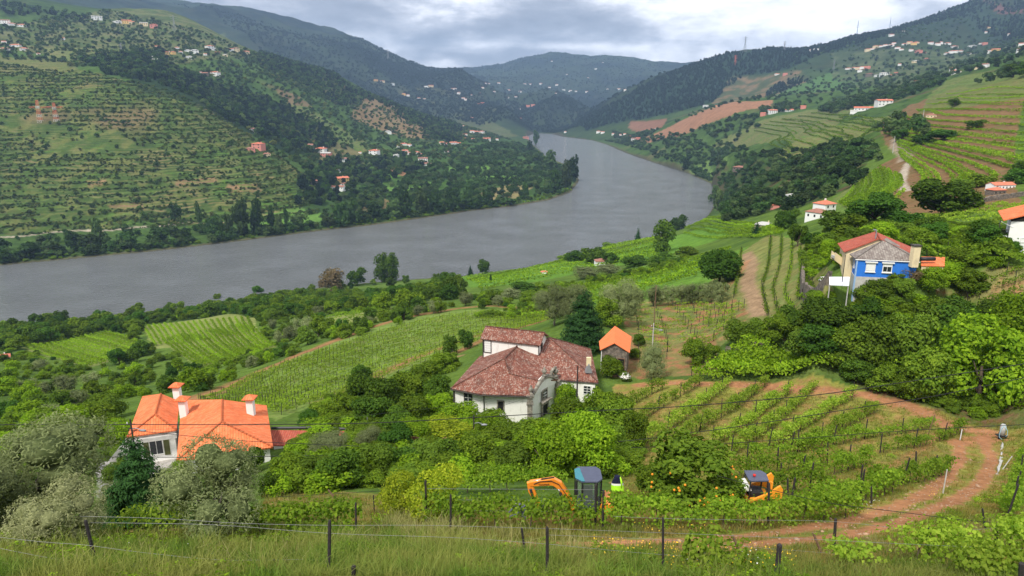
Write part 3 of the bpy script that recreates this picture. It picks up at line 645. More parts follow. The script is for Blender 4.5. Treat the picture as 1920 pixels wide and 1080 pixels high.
def trunk_mesh(seed, mat, kind='tree'):
    r = random.Random(seed); mb = MB()
    if kind == 'tree':
        top = (r.uniform(-.03, .03), r.uniform(-.03, .03), 0.5)
        mb.tube([(0, 0, -0.06), (0.01, 0.0, 0.12), (top[0]*.5, top[1]*.5, 0.3), top], [0.035, 0.027, 0.022, 0.013])
        for i in range(6):
            a = i*1.05+r.random(); z = r.uniform(0.14, 0.36); L = r.uniform(0.2, 0.32)
            mb.tube([(0, 0, z), (math.cos(a)*L*.5, math.sin(a)*L*.5, z+0.13), (math.cos(a)*L, math.sin(a)*L, z+0.32)], [0.015, 0.010, 0.004], 5)
    else:
        mb.tube([(0, 0, -0.05), (0, 0, 0.5), (0, 0, 0.97)], [0.025, 0.014, 0.003])
    return mb.mesh('trunk', mat, True)
TRUNKS = [trunk_mesh(i, M['bark']) for i in range(3)]; TRUNK_O = [trunk_mesh(9+i, M['bark_grey']) for i in range(2)]; TRUNK_C = trunk_mesh(5, M['bark'], 'c')
def set_(k, fn): return [fn(i) for i in range(k)]
CR = {
 'broad': (set_(3, lambda i: crown('crown', M['broad'], 10+i, 6500, 0.066, 18, rag=0.17, lobe_r=(.12, .24))), set_(3, lambda i: crown('crown', M['broad'], 20+i, 2300, 0.092, 16, rag=0.17, lobe_r=(.12, .25)))),
 'mid': (set_(3, lambda i: crown('crown', M['mid'], 30+i, 6500, 0.062, 18, rag=0.18, lobe_r=(.12, .24))), set_(3, lambda i: crown('crown', M['mid'], 40+i, 2300, 0.092, 16, rag=0.18, lobe_r=(.12, .25)))),
 'bright': (set_(2, lambda i: crown('crown', M['bright'], 50+i, 9000, 0.050, 16)), set_(2, lambda i: crown('crown', M['bright'], 60+i, 2300, 0.085))),
 'lime': (set_(2, lambda i: crown('crown', M['lime'], 70+i, 6000, 0.050, 13, rag=0.2, core=False)), None),
 'olive': (set_(2, lambda i: crown('crown', M['olive'], 80+i, 26000, 0.036, 20, 0.26, rag=0.28, core=True)), set_(3, lambda i: crown('crown', M['olive'], 90+i, 3200, 0.07, 14, 0.35, rag=0.2))),
 'olive_pale': (set_(2, lambda i: crown('crown', M['olive_pale'], 95+i, 22000, 0.036, 18, 0.26, rag=0.32, core=True)), None),
 'conifer': (set_(1, lambda i: conifer('crown', M['conifer'], 100+i, 36, 95, 0.055, 0.5, 0.3, 0.7)), set_(1, lambda i: conifer('crown', M['conifer'], 105, 16, 20, 0.10))),
 'poplar': (set_(2, lambda i: crown('crown', M['broad'], 110+i, 5000, 0.055, 16, shape='tall')), set_(2, lambda i: crown('crown', M['broad'], 120+i, 2200, 0.08, 14, shape='tall'))),
 'brown': (set_(1, lambda i: crown('crown', M['brown'], 130, 5000, 0.05, 16, rag=0.2)), set_(1, lambda i: crown('crown', M['brown'], 131, 1800, 0.09))),
 'cypress': (None, set_(1, lambda i: conifer('crown', M['conifer'], 140, 14, 16, 0.12, 0.5, 0.4, 0.45))),
}
KW = {'broad': 'dark green broadleaf', 'mid': 'green broadleaf', 'bright': 'bright fresh green', 'lime': 'yellow green', 'olive': 'grey green olive', 'olive_pale': 'pale silvery olive', 'conifer': 'dark conifer', 'poplar': 'tall slender green', 'brown': 'brownish flowering', 'cypress': 'narrow dark cypress'}
TREE_N = 0; LBL = {}
FIRST = {}
def plant(x, y, z, h, wd, kind, place=None, label=None, near=None, group=None, name=None):
    global TREE_N
    TREE_N += 1; sd_ = TREE_N
    d_ = math.hypot(x, y); hi = d_ < 130 if near is None else near
    src = CR[kind][0] if (hi and CR[kind][0]) or not CR[kind][1] else CR[kind][1]
    me = src[sd_ % len(src)]
    shrub = h < 2.6
    nm = name or {'olive': 'olive_tree', 'olive_pale': 'olive_tree', 'conifer': 'conifer_tree', 'cypress': 'cypress_tree'}.get(kind, 'bush' if shrub else 'broadleaf_tree')
    root = empty(nm, (x, y, z-0.05*h), random.random()*6.28); root.scale = (wd, wd, h)
    if not label:
        label = '%s %s %s' % (KW[kind], 'bush' if shrub else ('tree' if 'tree' not in KW[kind] else ''), place); label = ' '.join(label.split())
        group = group or (('bushes ' if shrub else 'trees ')+place)
    tag(root, label, 'bush' if shrub else 'tree', group)
    cr_ = link(bpy.data.objects.new('crown', me), root); FIRST.setdefault((kind, hi), []).append(cr_)
    if not shrub:
        tm = TRUNK_C if kind in ('conifer', 'cypress') else (TRUNK_O[sd_ % 2] if 'olive' in kind else TRUNKS[sd_ % 3])
        link(bpy.data.objects.new('trunk', tm), root)
    return root
def fwd(x, y, z): return y*math.cos(PITCH)-(z-CH)*math.sin(PITCH)
def tree_px(px, py, hpx, wpx, kind, label=None, place=None, D=None, **k):
    g = G(px, py) if D is None else None
    if g is None: p = P(px, py, D); g = np.array([p[0], p[1], float(H(p[0], p[1]))])
    while g[2] < 0.6: g = np.array([g[0]*(g[1]-3)/g[1], g[1]-3, 0]); g[2] = float(H(g[0], g[1]))
    s = fwd(*g)/F
    h = hpx*s*1.04
    return plant(g[0], g[1], g[2], h, wpx*s, kind, place, label, **k)
# ------------------------------------------------------------------ buildings
def roof_mesh(name, faces, mat, thick=0.12):
    bm = bmesh.new(); cache = {}; uvl = bm.loops.layers.uv.new('UVMap')
    def vv(p):
        k = tuple(round(float(c), 4) for c in p)
        if k not in cache: cache[k] = bm.verts.new(k)
        return cache[k]
    for f in faces:
        try: bm.faces.new([vv(p) for p in f])
        except ValueError: pass
    bm.normal_update()
    for f in bm.faces:
        if f.normal.z < 0: f.normal_flip()
    bm.normal_update()
    if thick: bmesh.ops.solidify(bm, geom=bm.faces[:], thickness=thick)
    bm.normal_update()
    for f in bm.faces:
        n_ = f.normal; u = Vector((0, 0, 1)).cross(n_)
        if u.length < 0.05: u = Vector((1, 0, 0))
        u.normalize(); v = n_.cross(u)
        for l in f.loops: l[uvl].uv = (l.vert.co.dot(u), -l.vert.co.dot(v))
    me = bpy.data.meshes.new(name); bm.to_mesh(me); bm.free(); me.materials.append(mat); return me
class Build:
    def __init__(s, name, loc, label, cat='house', group=None):
        s.o = Vector([float(c) for c in loc]); s.root = empty(name, s.o); tag(s.root, label, cat, group)
    def L(s, p): return Vector([float(c) for c in p])-s.o
    def px(s, x, y, z): return s.L(PZ(x, y, z))
    def roof(s, faces, mat, name='roof', ridges=(), thick=0.12, rr=0.09, rmat=None):
        r = link(bpy.data.objects.new(name, roof_mesh(name, faces, mat, thick)), s.root)
        if ridges:
            mb = MB()
            for a, b in ridges:
                a = Vector(a); b = Vector(b); n_ = max(2, int((b-a).length/0.4)); 
                for i in range(n_):
                    p = a.lerp(b, i/n_); q = a.lerp(b, (i+0.98)/n_); up = Vector((0, 0, 0.015)); mb.tube([p+up, q+up], [rr*1.12, rr*0.9], 8)
            mb.build('ridge_tiles', rmat or mat, r, True)
        return r
    def walls(s, foot, z0, z1, mat, name='wall', inset=0.0):
        c = sum((Vector(p) for p in foot), Vector())/len(foot); pts = []
        for p in foot:
            d = Vector(p)-c; d.z = 0; q = Vector(p)-d.normalized()*inset; pts.append((q.x, q.y))
        mb = MB(); mb.prism(pts, z0-s.o.z, z1-s.o.z, 'z'); mb.build(name, mat, s.root); return [Vector((x, y, 0)) for x, y in pts]
    def window(s, a, b, t, zc, w_, h_, frame, cols=2, rows=3, pane=None, sill=None, proud=0.03, name='window', surround=0.09, lintel=None, shutter=None):
        """on the wall from a to b (plan, outward normal to the right of a->b), at fraction t, centre height zc (world)"""
        a = Vector((a.x, a.y, 0)); b = Vector((b.x, b.y, 0)); d = (b-a).normalized(); n_ = Vector((d.y, -d.x, 0)); c = a.lerp(b, t); c.z = zc-s.o.z
        Mx = Matrix(((d.x, -n_.x, 0, c.x), (d.y, -n_.y, 0, c.y), (0, 0, 1, c.z), (0, 0, 0, 1)))
        f = MB(); e = surround; p0, p1 = -proud-0.05, 0.06
        f.box(-w_/2-e, -w_/2, p0, p1, -h_/2-e, h_/2+e, Mx); f.box(w_/2, w_/2+e, p0, p1, -h_/2-e, h_/2+e, Mx)
        f.box(-w_/2, w_/2, p0, p1, h_/2, h_/2+e, Mx); f.box(-w_/2, w_/2, p0, p1, -h_/2-e, -h_/2, Mx)
        wn = f.build(name, frame, s.root)
        g = MB(); g.box(-w_/2, w_/2, -proud, 0.05, -h_/2, h_/2, Mx); g.build('pane' if name == 'window' else 'leaf', pane or M['glass'], wn)
        if cols > 1 or rows > 1:
            m_ = MB(); k = 0.022
            for i in range(1, cols): x = -w_/2+w_*i/cols; m_.box(x-k, x+k, -proud-0.022, -proud-0.002, -h_/2+.002, h_/2-.002, Mx)
            for i in range(1, rows): z = -h_/2+h_*i/rows; m_.box(-w_/2+.002, w_/2-.002, -proud-0.030, -proud-0.004, z-k, z+k, Mx)
            m_.build('glazing_bars', M['frame'], wn)
        if sill: q = MB(); q.box(-w_/2-.15, w_/2+.15, -proud-0.14, 0.04, -h_/2-e-.09, -h_/2-e-.002, Mx); q.build('sill', sill, wn)
        if lintel: q = MB(); q.box(-w_/2-.25, w_/2+.25, -proud-0.22, 0.04, h_/2+e+.01, h_/2+e+.17, Mx); q.build('shutter_box', lintel, wn)
        if shutter: q = MB(); q.box(-w_/2+.01, w_/2-.01, -proud-0.05, -proud-0.01, h_/2-h_*shutter, h_/2-.01, Mx); q.build('roller_blind', M['frame'], wn)
        return wn
    def lathe(s, prof, c, mat, name, k=10, parent=None):
        mb = MB(); v = []; n_ = len(prof)
        for r_, z in prof:
            for j in range(k): t = 2*math.pi*j/k; v.append((c[0]+r_*math.cos(t), c[1]+r_*math.sin(t), c[2]+z))
        f = [(i*k+j, i*k+(j+1) % k, (i+1)*k+(j+1) % k, (i+1)*k+j) for i in range(n_-1) for j in range(k)]
        mb.add(v, f); return mb.build(name, mat, parent or s.root, True)

def manor():
    E = 118.3; B = Build('manor_house', (1.9, 76.0, 114.0), 'old white manor house with mottled red roofs and carved stone gable')
    p = lambda x, y, dz=0.0: B.px(x, y, E+dz)
    WL, S_, C0, E_, RF, RB, LB = p(845,728), p(902,739), p(993,742), p(1049,711), p(1122,717), p(1108,655), p(899,668)
    A, J, PK, V, K = p(946,672,2.5), p(974,644,2.55), p(1031,633,2.75), p(956,701,1.25), p(1010,714,0.95)
    faces = [(WL,S_,A),(S_,V,A),(S_,C0,K,V),(A,V,J),(V,K,E_),(V,E_,J),(J,E_,PK),(E_,RF,PK),(RF,RB,PK),(RB,LB,J,PK),(LB,WL,A,J)]
    B.roof(faces, M['tile_old'], ridges=[(WL,A),(A,V),(V,K),(A,J),(PK,RF),(PK,RB),(J,PK)], thick=0.16)
    ft = B.walls([WL,C0,E_,RF,RB,LB], 112.0, E-0.10, M['white'], inset=0.38)
    wl, c0, e_, rf, rb, lb = ft
    # dark stone corner strips, downpipe
    for q, nm in ((wl, 'corner_stone'), (c0, 'pilaster'), (e_, 'pilaster')):
        k = 0.30 if nm == 'pilaster' else 0.09; mb = MB(); mb.box(q.x-k, q.x+k, q.y-k-0.02, q.y+k-0.02, -2, 4.35 if nm == 'pilaster' else 4.15)
        if nm == 'pilaster': mb.box(q.x-.42, q.x+.42, q.y-.44, q.y+.40, 4.0, 4.28); mb.box(q.x-.38, q.x+.38, q.y-.40, q.y+.36, 3.1, 3.3); mb.box(q.x-.40, q.x+.40, q.y-.42, q.y+.38, -2, -0.2)
        mb.build(nm, M['granite'] if nm == 'pilaster' else M['darkframe'], B.root)
    t = wl.lerp(c0, 0.40); mb = MB(); mb.tube([(t.x, t.y-0.10, 4.1), (t.x, t.y-0.10, -2)], 0.06); mb.build('downpipe', M['darkframe'], B.root)
    mb = MB(); g0 = WL+Vector((0, -.05, -.16)); g1 = C0+Vector((0, -.05, -.16)); mb.tube([g0, S_+Vector((0, -.05, -.16)), g1], 0.07); mb.tube([E_+Vector((0, -.05, -.16)), RF+Vector((0, -.05, -.16))], 0.07); mb.build('gutter', M['darkframe'], B.root)
    # chapel gable: wall panel with curved coping and finials
    d = (e_-c0).normalized(); n_ = Vector((d.y, -d.x, 0)); W_ = (e_-c0).length
    prof = []
    for i in range(13):
        u = i/12; prof.append((u*W_, 4.15+1.35*math.sin(min(1, u*1.9)*math.pi/2)**1.5 if u < 0.53 else 4.45+1.05*math.cos((u-0.53)/0.47*math.pi/2)**1.3))
    mb = MB(); vv = []
    for side in (0.16, -0.30):
        for u, z in prof: q = c0+d*u+n_*side; vv.append((q.x, q.y, z))
        for u in (W_, 0): q = c0+d*u+n_*side; vv.append((q.x, q.y, 3.9))
    m_ = len(prof)+2; mb.add(vv, [tuple(range(m_)), tuple(range(m_, 2*m_))[::-1]]+[(i, (i+1) % m_, (i+1) % m_+m_, i+m_) for i in range(m_)]); mb.build('gable_wall', M['white'], B.root)
    mb = MB(); pts = [c0+d*u+n_*0.06+Vector((0, 0, z)) for u, z in prof]; mb.tube(pts, 0.21, 8); mb.tube([q+n_*0.12+Vector((0, 0, -.16)) for q in pts], 0.13, 8); mb.build('gable_coping', M['granite'], B.root, True)
    urn = [(0.0, 0), (.26, 0), (.26, .12), (.14, .18), (.12, .3), (.25, .45), (.28, .62), (.20, .78), (.10, .85), (.14, .95), (.07, 1.08), (0, 1.12)]
    def at(u, z): q = c0+d*u+n_*0.05; return (q.x, q.y, z)
    B.lathe(urn, at(0.1, 4.30), M['granite'], 'finial'); B.lathe([(r_*1.1, z*1.0) for r_, z in urn], at(W_*0.50, 5.60), M['granite'], 'finial')
    B.lathe([(r_*1.35, z*1.15) for r_, z in urn], at(W_*0.93, 4.75), M['granite'], 'finial')
    q = c0+d*(W_*0.80)+n_*0.05; mb = MB(); mb.tube([(q.x, q.y, 5.1), (q.x-.1, q.y-.1, 5.6), (q.x+.2, q.y+.2, 5.9), (q.x+.4, q.y+.4, 5.7)], [.22, .2, .17, .1], 8); mb.build('scroll', M['granite'], B.root, True)
    B.window(c0+n_*0.16, e_+n_*0.16, 0.50, 117.35, 0.75, 1.05, M['granite'], 2, 3, surround=0.16)
    B.window(c0+n_*0.16, e_+n_*0.16, 0.52, 114.9, 1.0, 2.3, M['granite'], 1, 1, pane=M['dark'], surround=0.22, name='door')
    mb = MB(); dm = c0+d*(W_*.52)+n_*.3; Mx = Matrix(((d.x, -n_.x, 0, dm.x), (d.y, -n_.y, 0, dm.y), (0, 0, 1, 0), (0, 0, 0, 1))); mb.box(-1.0, 1.0, -.25, .15, 2.45, 2.65, Mx); mb.build('door_cornice', M['granite'], B.root, bevel=0.03)
    B.window(wl, c0, 0.19, 117.0, 0.82, 1.35, M['darkframe'], 2, 3)
    B.window(wl, c0, 0.62, 116.55, 0.62, 1.15, M['granite'], 1, 1, pane=M['dark'], surround=0.13)
    B.window(e_, rf, 0.22, 117.2, 0.8, 1.0, M['frame'], 2, 3); B.window(e_, rf, 0.80, 117.2, 0.8, 1.0, M['frame'], 2, 3)
    # raised storey through the roof
    z2 = 121.35; q = lambda x, y: B.px(x, y, z2)
    FL, FR = q(900,635), q(1013,648); d = (FR-FL).normalized(); b = Vector((-d.y, d.x, 0)); BL, BR = FL+b*3.9, FR+b*3.9; RL, RR = FL+b*1.95+Vector((0, 0, 1.05)), FR+b*1.95+Vector((0, 0, 1.05))
    B.roof([(FL,FR,RR,RL),(RL,RR,BR,BL)], M['tile_old'], 'upper_roof', ridges=[(RL,RR)], thick=0.14)
    i0, i1 = 0.28, 0.3
    a0, a1, a2, a3 = FL+d*i0+b*i1, FR-d*i0+b*i1, BR-d*i0-b*i1, BL+d*i0-b*i1
    mb = MB(); h0 = 118.4-B.o.z; vv = [(p_.x, p_.y, h0) for p_ in (a0,a1,a2,a3)]+[(p_.x, p_.y, z2-.05-B.o.z) for p_ in (a0,a1,a2,a3)]
    r0 = RL+d*i0-Vector((0, 0, .22)); r1 = RR-d*i0-Vector((0, 0, .22)); vv += [tuple(r0), tuple(r1)]
    mb.add(vv, [(0,1,5,4),(2,3,7,6),(1,2,6,9,5),(3,0,4,8,7),(4,5,9,8),(6,7,8,9),(3,2,1,0)]); mb.build('upper_wall', M['white'], B.root)
    B.window(a0, a1, 0.085, 120.35, 0.85, 1.55, M['darkframe'], 3, 5, pane=M['frame'])
    B.window(a1, a2, 0.35, 120.6, 0.5, 0.9, M['darkframe'], 1, 1, pane=M['dark'])
    for pq in (a0, a1): mb = MB(); mb.box(pq.x-.06, pq.x+.06, pq.y-.06, pq.y+.06, h0-.1, z2-.08-B.o.z); mb.build('corner_stone', M['darkframe'], B.root)
    # dormer and a patched skylight on the right slope
    c = p(1104,694,0.95); mb = MB(); mb.prism([(-.42, -.3), (.42, -.3), (.05, .75), (-.05, .75)], 0, 0.9); mb.v = [(x+c.x, y+c.y-.2, z+c.z) for x, y, z in mb.v]; mb.build('dormer', M['steel'], B.root)
    mb = MB(); mb.box(c.x-.28, c.x+.28, c.y+.2, c.y+.5, c.z+.45, c.z+1.5); mb.build('chimney', M['cream'], B.root)
    return B
manor()

def orange_house():
    E = 119.0; B = Build('tiled_roof_house', (-31, 63, 114.4), 'white house with a large bright orange double hipped tile roof and three chimneys')
    p = lambda x, y, dz=0.0: B.px(x, y, E+dz)
    fl, fr, br, bl = p(331,864), p(512,838), p(500,760), p(341,750); ap, bk = p(416,791,1.75), p(417,749,1.75)
    B.roof([(fl,fr,ap),(fr,br,bk,ap),(bl,fl,ap,bk)], M['tile_orange'], ridges=[(fl,ap),(fr,ap),(ap,bk)], thick=0.15)
    gl, gr, hr, hl = p(238,819,0.1), p(331,806,0.1), p(337,752,0.1), p(267,743,0.1); a2, b2 = p(291,777,1.25), p(302,738,1.25)
    B.roof([(gl,gr,a2),(gr,hr,b2,a2),(hl,gl,a2,b2)], M['tile_orange'], ridges=[(gl,a2),(gr,a2),(a2,b2)], thick=0.15)
    w1 = B.walls([fl,fr,br,bl], 111, E-0.12, M['white_clean'], inset=0.55); w2 = B.walls([gl,gr,hr,hl], 111, E-0.02, M['white_clean'], inset=0.7)
    for a, b in ((bk, bl), (bk, br)):
        pass
    mb = MB(); mb.add([tuple(v) for v in (bl+Vector((0, -.3, -.25)), br+Vector((0, -.3, -.25)), bk+Vector((0, -.3, -.25)))]+[tuple(v+Vector((-.1, -.6, -.25))) for v in (bl, br, bk)], [(0,1,2),(3,5,4),(0,2,5,3),(1,4,5,2),(0,3,4,1)]); mb.build('gable_wall', M['white_clean'], B.root)
    a, b = w2[0], w2[1]
    B.window(a, b, 0.30, 117.4, 0.32, 2.0, M['olivewood'], 1, 1, pane=M['olivewood'], name='shutter'); B.window(a, b, 0.78, 117.4, 0.32, 2.0, M['olivewood'], 1, 1, pane=M['olivewood'], name='shutter')
    B.window(a, b, 0.53, 117.3, 1.1, 1.5, M['frame'], 2, 1)
    B.window(w1[0], w1[1], 0.3, 117.0, 1.2, 1.2, M['frame'], 2, 1)
    d = (Vector(b)-Vector(a)).normalized(); n_ = Vector((d.y, -d.x, 0)); Mx = Matrix(((d.x, -n_.x, 0, a.x), (d.y, -n_.y, 0, a.y), (0, 0, 1, 0), (0, 0, 0, 1))); L_ = (Vector(b)-Vector(a)).length
    mb = MB(); mb.box(-.2, L_+.3, -.9, -.6, 3.95, 4.35, Mx); mb.build('porch_beam', M['concrete'], B.root)
    mb = MB(); mb.box(-3.2, L_+1.5, -2.2, .2, 0.6, 0.85, Mx); mb.build('terrace', M['concrete'], B.root)
    rl = MB(); rl.tube([Mx @ Vector((-3.1, -2.1, 1.75)), Mx @ Vector((L_+1.4, -2.1, 1.75))], .03, 6)
    for i in range(30): x = -3.1+(L_+4.5)*i/29; rl.tube([Mx @ Vector((x, -2.1, .85)), Mx @ Vector((x, -2.1, 1.75))], .015, 5)
    rl.build('terrace_railing', M['frame'], B.root)
    # lean-to wall sloping down on the left
    q0, q1, q2, q3 = B.px(236,822,118.9), B.px(205,862,116.6), B.px(208,905,113.5), B.px(240,900,113.5)
    mb = MB(); ps = [q0, q1, q2, q3]; mb.add([tuple(q) for q in ps]+[tuple(q+Vector((.5, 3.5, 0))) for q in ps], [(0,1,2,3),(7,6,5,4),(0,4,5,1),(1,5,6,2),(2,6,7,3),(3,7,4,0)]); mb.build('side_wall', M['white_clean'], B.root)
    for (x, y, dz, h) in ((334,748,0.2,1.35),(345,772,0.6,1.2),(472,782,0.3,1.9)):
        c = B.px(x, y, E+dz); mb = MB(); mb.box(c.x-.34, c.x+.34, c.y-.3, c.y+.3, c.z-.8, c.z+h); ch = mb.build('chimney', M['white_clean'], B.root)
        mb = MB(); mb.box(c.x-.30, c.x+.30, c.y-.26, c.y+.26, c.z+h+.01, c.z+h+.24); mb.build('flue', M['dark'], ch)
        t = c.z+h+.24; r = 0.62; top = Vector((c.x, c.y, t+.38)); k = [Vector((c.x+sx*r, c.y+sy*r, t)) for sx, sy in ((-1,-1),(1,-1),(1,1),(-1,1))]
        link(bpy.data.objects.new('cap', roof_mesh('cap', [(k[i], k[(i+1) % 4], top) for i in range(4)], M['tile_orange'], 0.1)), ch)
    return B
orange_house()
def low_roof():
    B = Build('outbuilding', (-17.5, 66, 115.0), 'low outbuilding with a faded red tile roof and black sheeting beside the orange roofed house', 'shed')
    p = lambda x, y, z=117.0: B.px(x, y, z)
    a, b, c, d = p(507,835), p(690,838), p(690,809,117.7), p(508,806,117.7)
    B.roof([(a,b,c,d)], M['tile_red'], thick=0.12); B.walls([a,b,c,d], 112, 116.85, M['white'], inset=0.3)
    m1, m2 = p(700,806,118.1), p(575,801,118.1); mb = MB(); mb.tube([d+Vector((0, .2, .1)), d.lerp(c, .4)+Vector((0, .2, .22)), c+Vector((0, .2, .1))], .14, 6); mb.build('tarpaulin', M['asphalt_roof'], B.root)
    mb = MB(); mb.tube([c+Vector((0, 0, -1)), c+Vector((0, 0, 1.6))], .03); mb.build('aerial_mast', M['steel'], B.root)
low_roof()
def blue_house():
    E = 130.8; B = Build('blue_house', (46, 86, 127.2), 'bright blue house with a grey tiled hip roof against a cream wing with red roofs')
    p = lambda x, y, z=E: B.px(x, y, z)
    fl, fr, ap, lb = p(1604,485), p(1725,490), p(1657,450,132.7), p(1593,476)
    rb_ = fr+Vector((1.5, 3.2, 0)); rk = ap+Vector((1.2, 1.6, 0))
    B.roof([(fl,fr,ap),(lb,fl,ap),(fr,rb_,rk,ap),(rb_,lb,ap,rk)], M['tile_grey'], ridges=[(fl,ap),(fr,ap)], thick=0.12, rr=0.07)
    f2 = B.walls([fl,fr,rb_+Vector((0, -.4, 0)),lb+Vector((.2, -.2, 0))], 128.45, E-0.08, M['blue'], inset=0.28)
    B.walls([fl,fr,rb_+Vector((0, -.4, 0)),lb+Vector((.2, -.2, 0))], 124.5, 128.45, M['concrete'], 'base_wall', inset=0.20)
    a, b = f2[0], f2[1]
    for t, sh in ((0.24, 0.95), (0.52, 0.35)): B.window(a, b, t, 129.75, 0.95, 1.0, M['frame'], 2, 1, sill=M['frame'], lintel=M['frame'], shutter=sh)
    B.window(f2[3], f2[0], 0.4, 129.8, 0.6, 1.0, M['frame'], 1, 1); mb = MB(); mb.box(a.x-.09, a.x+.07, a.y-.09, a.y+.07, 124.5-B.o.z, E-.1-B.o.z); mb.build('corner_trim', M['paleblue'], B.root)
    mb = MB(); mb.tube([fl+Vector((0, -.04, -.12)), fr+Vector((0, -.04, -.12))], .06); mb.build('gutter', M['frame'], B.root)
    # cream wing behind, gable to the viewer
    z1, z2 = 131.0, 132.9; GL, GR, GA, BL, BR, BA = p(1582,472,z1), p(1724,481,z1), p(1649,447,z2), p(1570,456,z1), p(1716,466,z1), p(1641,434,z2)
    B.roof([(GL,GA,BA,BL),(GA,GR,BR,BA)], M['tile_red'], 'rear_roof', ridges=[(GA,BA)], thick=0.12)
    mb = MB(); o = Vector((0, .25, -.14)); g = [GL+o+Vector((.35, 0, 0)), GR+o+Vector((-.35, 0, 0)), GA+o, BL+Vector((.35, -.3, -.14)), BR+Vector((-.35, -.3, -.14)), BA+Vector((0, -.3, -.14))]; lo = [Vector((q.x, q.y, 124.5-B.o.z)) for q in (g[0], g[1], g[3], g[4])]
    mb.add([tuple(q) for q in g+lo], [(6,7,1,2,0),(8,9,4,5,3),(6,0,3,8),(7,9,4,1),(0,2,5,3),(1,4,5,2),(6,8,9,7)]); mb.build('rear_wall', M['cream'], B.root)
    c = p(1718,484,131.3)+Vector((0, .4, 0)); mb = MB(); mb.box(c.x-.42, c.x+.42, c.y-.4, c.y+.4, c.z-1.2, c.z+1.45); ch = mb.build('chimney', M['cream'], B.root); mb = MB(); mb.box(c.x-.5, c.x+.5, c.y-.48, c.y+.48, c.z+1.46, c.z+1.64); mb.build('cap', M['darkframe'], ch)
    mb = MB(); mb.tube([GA+Vector((-.3, .4, -.1)), GA+Vector((-.3, .4, 1.0))], .07); mb.tube([GA+Vector((-.3, .4, 1.0)), GA+Vector((-.75, .4, 1.1))], .09); mb.build('flue_pipe', M['steel'], B.root)
    # annex
    z3 = 129.6; q = [p(1727,498,z3), p(1771,499,z3), p(1772,482,z3+.5), p(1728,481,z3+.5)]
    B.roof([tuple(q)], M['tile_orange'], 'annex_roof', thick=0.1); B.walls(q, 126, z3-.1, M['cream'], 'annex_wall', inset=0.15)
    c = p(1738,489,z3+.5); mb = MB(); mb.tube([(c.x-.9, c.y, c.z+.25), (c.x+1.0, c.y, c.z+.25)], .26, 12); mb.build('water_tank', M['asphalt_roof'], B.root, True)
    q = [p(1706,512,128.2), p(1737,511,128.2), p(1737,504,128.5), p(1706,505,128.5)]; B.roof([tuple(q)], M['tile_orange'], 'porch_roof', thick=0.1)
    # outside stair up to a veranda on the left
    s0, s1 = p(1566,480,129.9), p(1592,500,128.4); mb = MB()
    for sgn in (0, 1.1):
        for i in range(7):
            u = i/7; c = s0.lerp(s1, u)+Vector((0, sgn, 0))
        a0, a1 = s0+Vector((0, sgn, 0)), s1+Vector((0, sgn, 0)); mb.add([tuple(a0+Vector((0, 0, .5))), tuple(a1+Vector((0, 0, .5))), tuple(a1+Vector((0, 0, -.6))), tuple(a0+Vector((0, 0, -.6)))]+[tuple(v+Vector((0, .15, 0))) for v in (a0+Vector((0, 0, .5)), a1+Vector((0, 0, .5)), a1+Vector((0, 0, -.6)), a0+Vector((0, 0, -.6)))], [(0,1,2,3),(7,6,5,4),(0,4,5,1),(1,5,6,2),(2,6,7,3),(3,7,4,0)])
    mb.build('stair_wall', M['cream'], B.root); mb = MB()
    for i in range(9): c = s0.lerp(s1, i/9); mb.box(c.x, c.x+.35, c.y+.15, c.y+1.1, c.z-.4, c.z-.05-.0*i)
    mb.build('steps', M['concrete'], B.root)
blue_house()
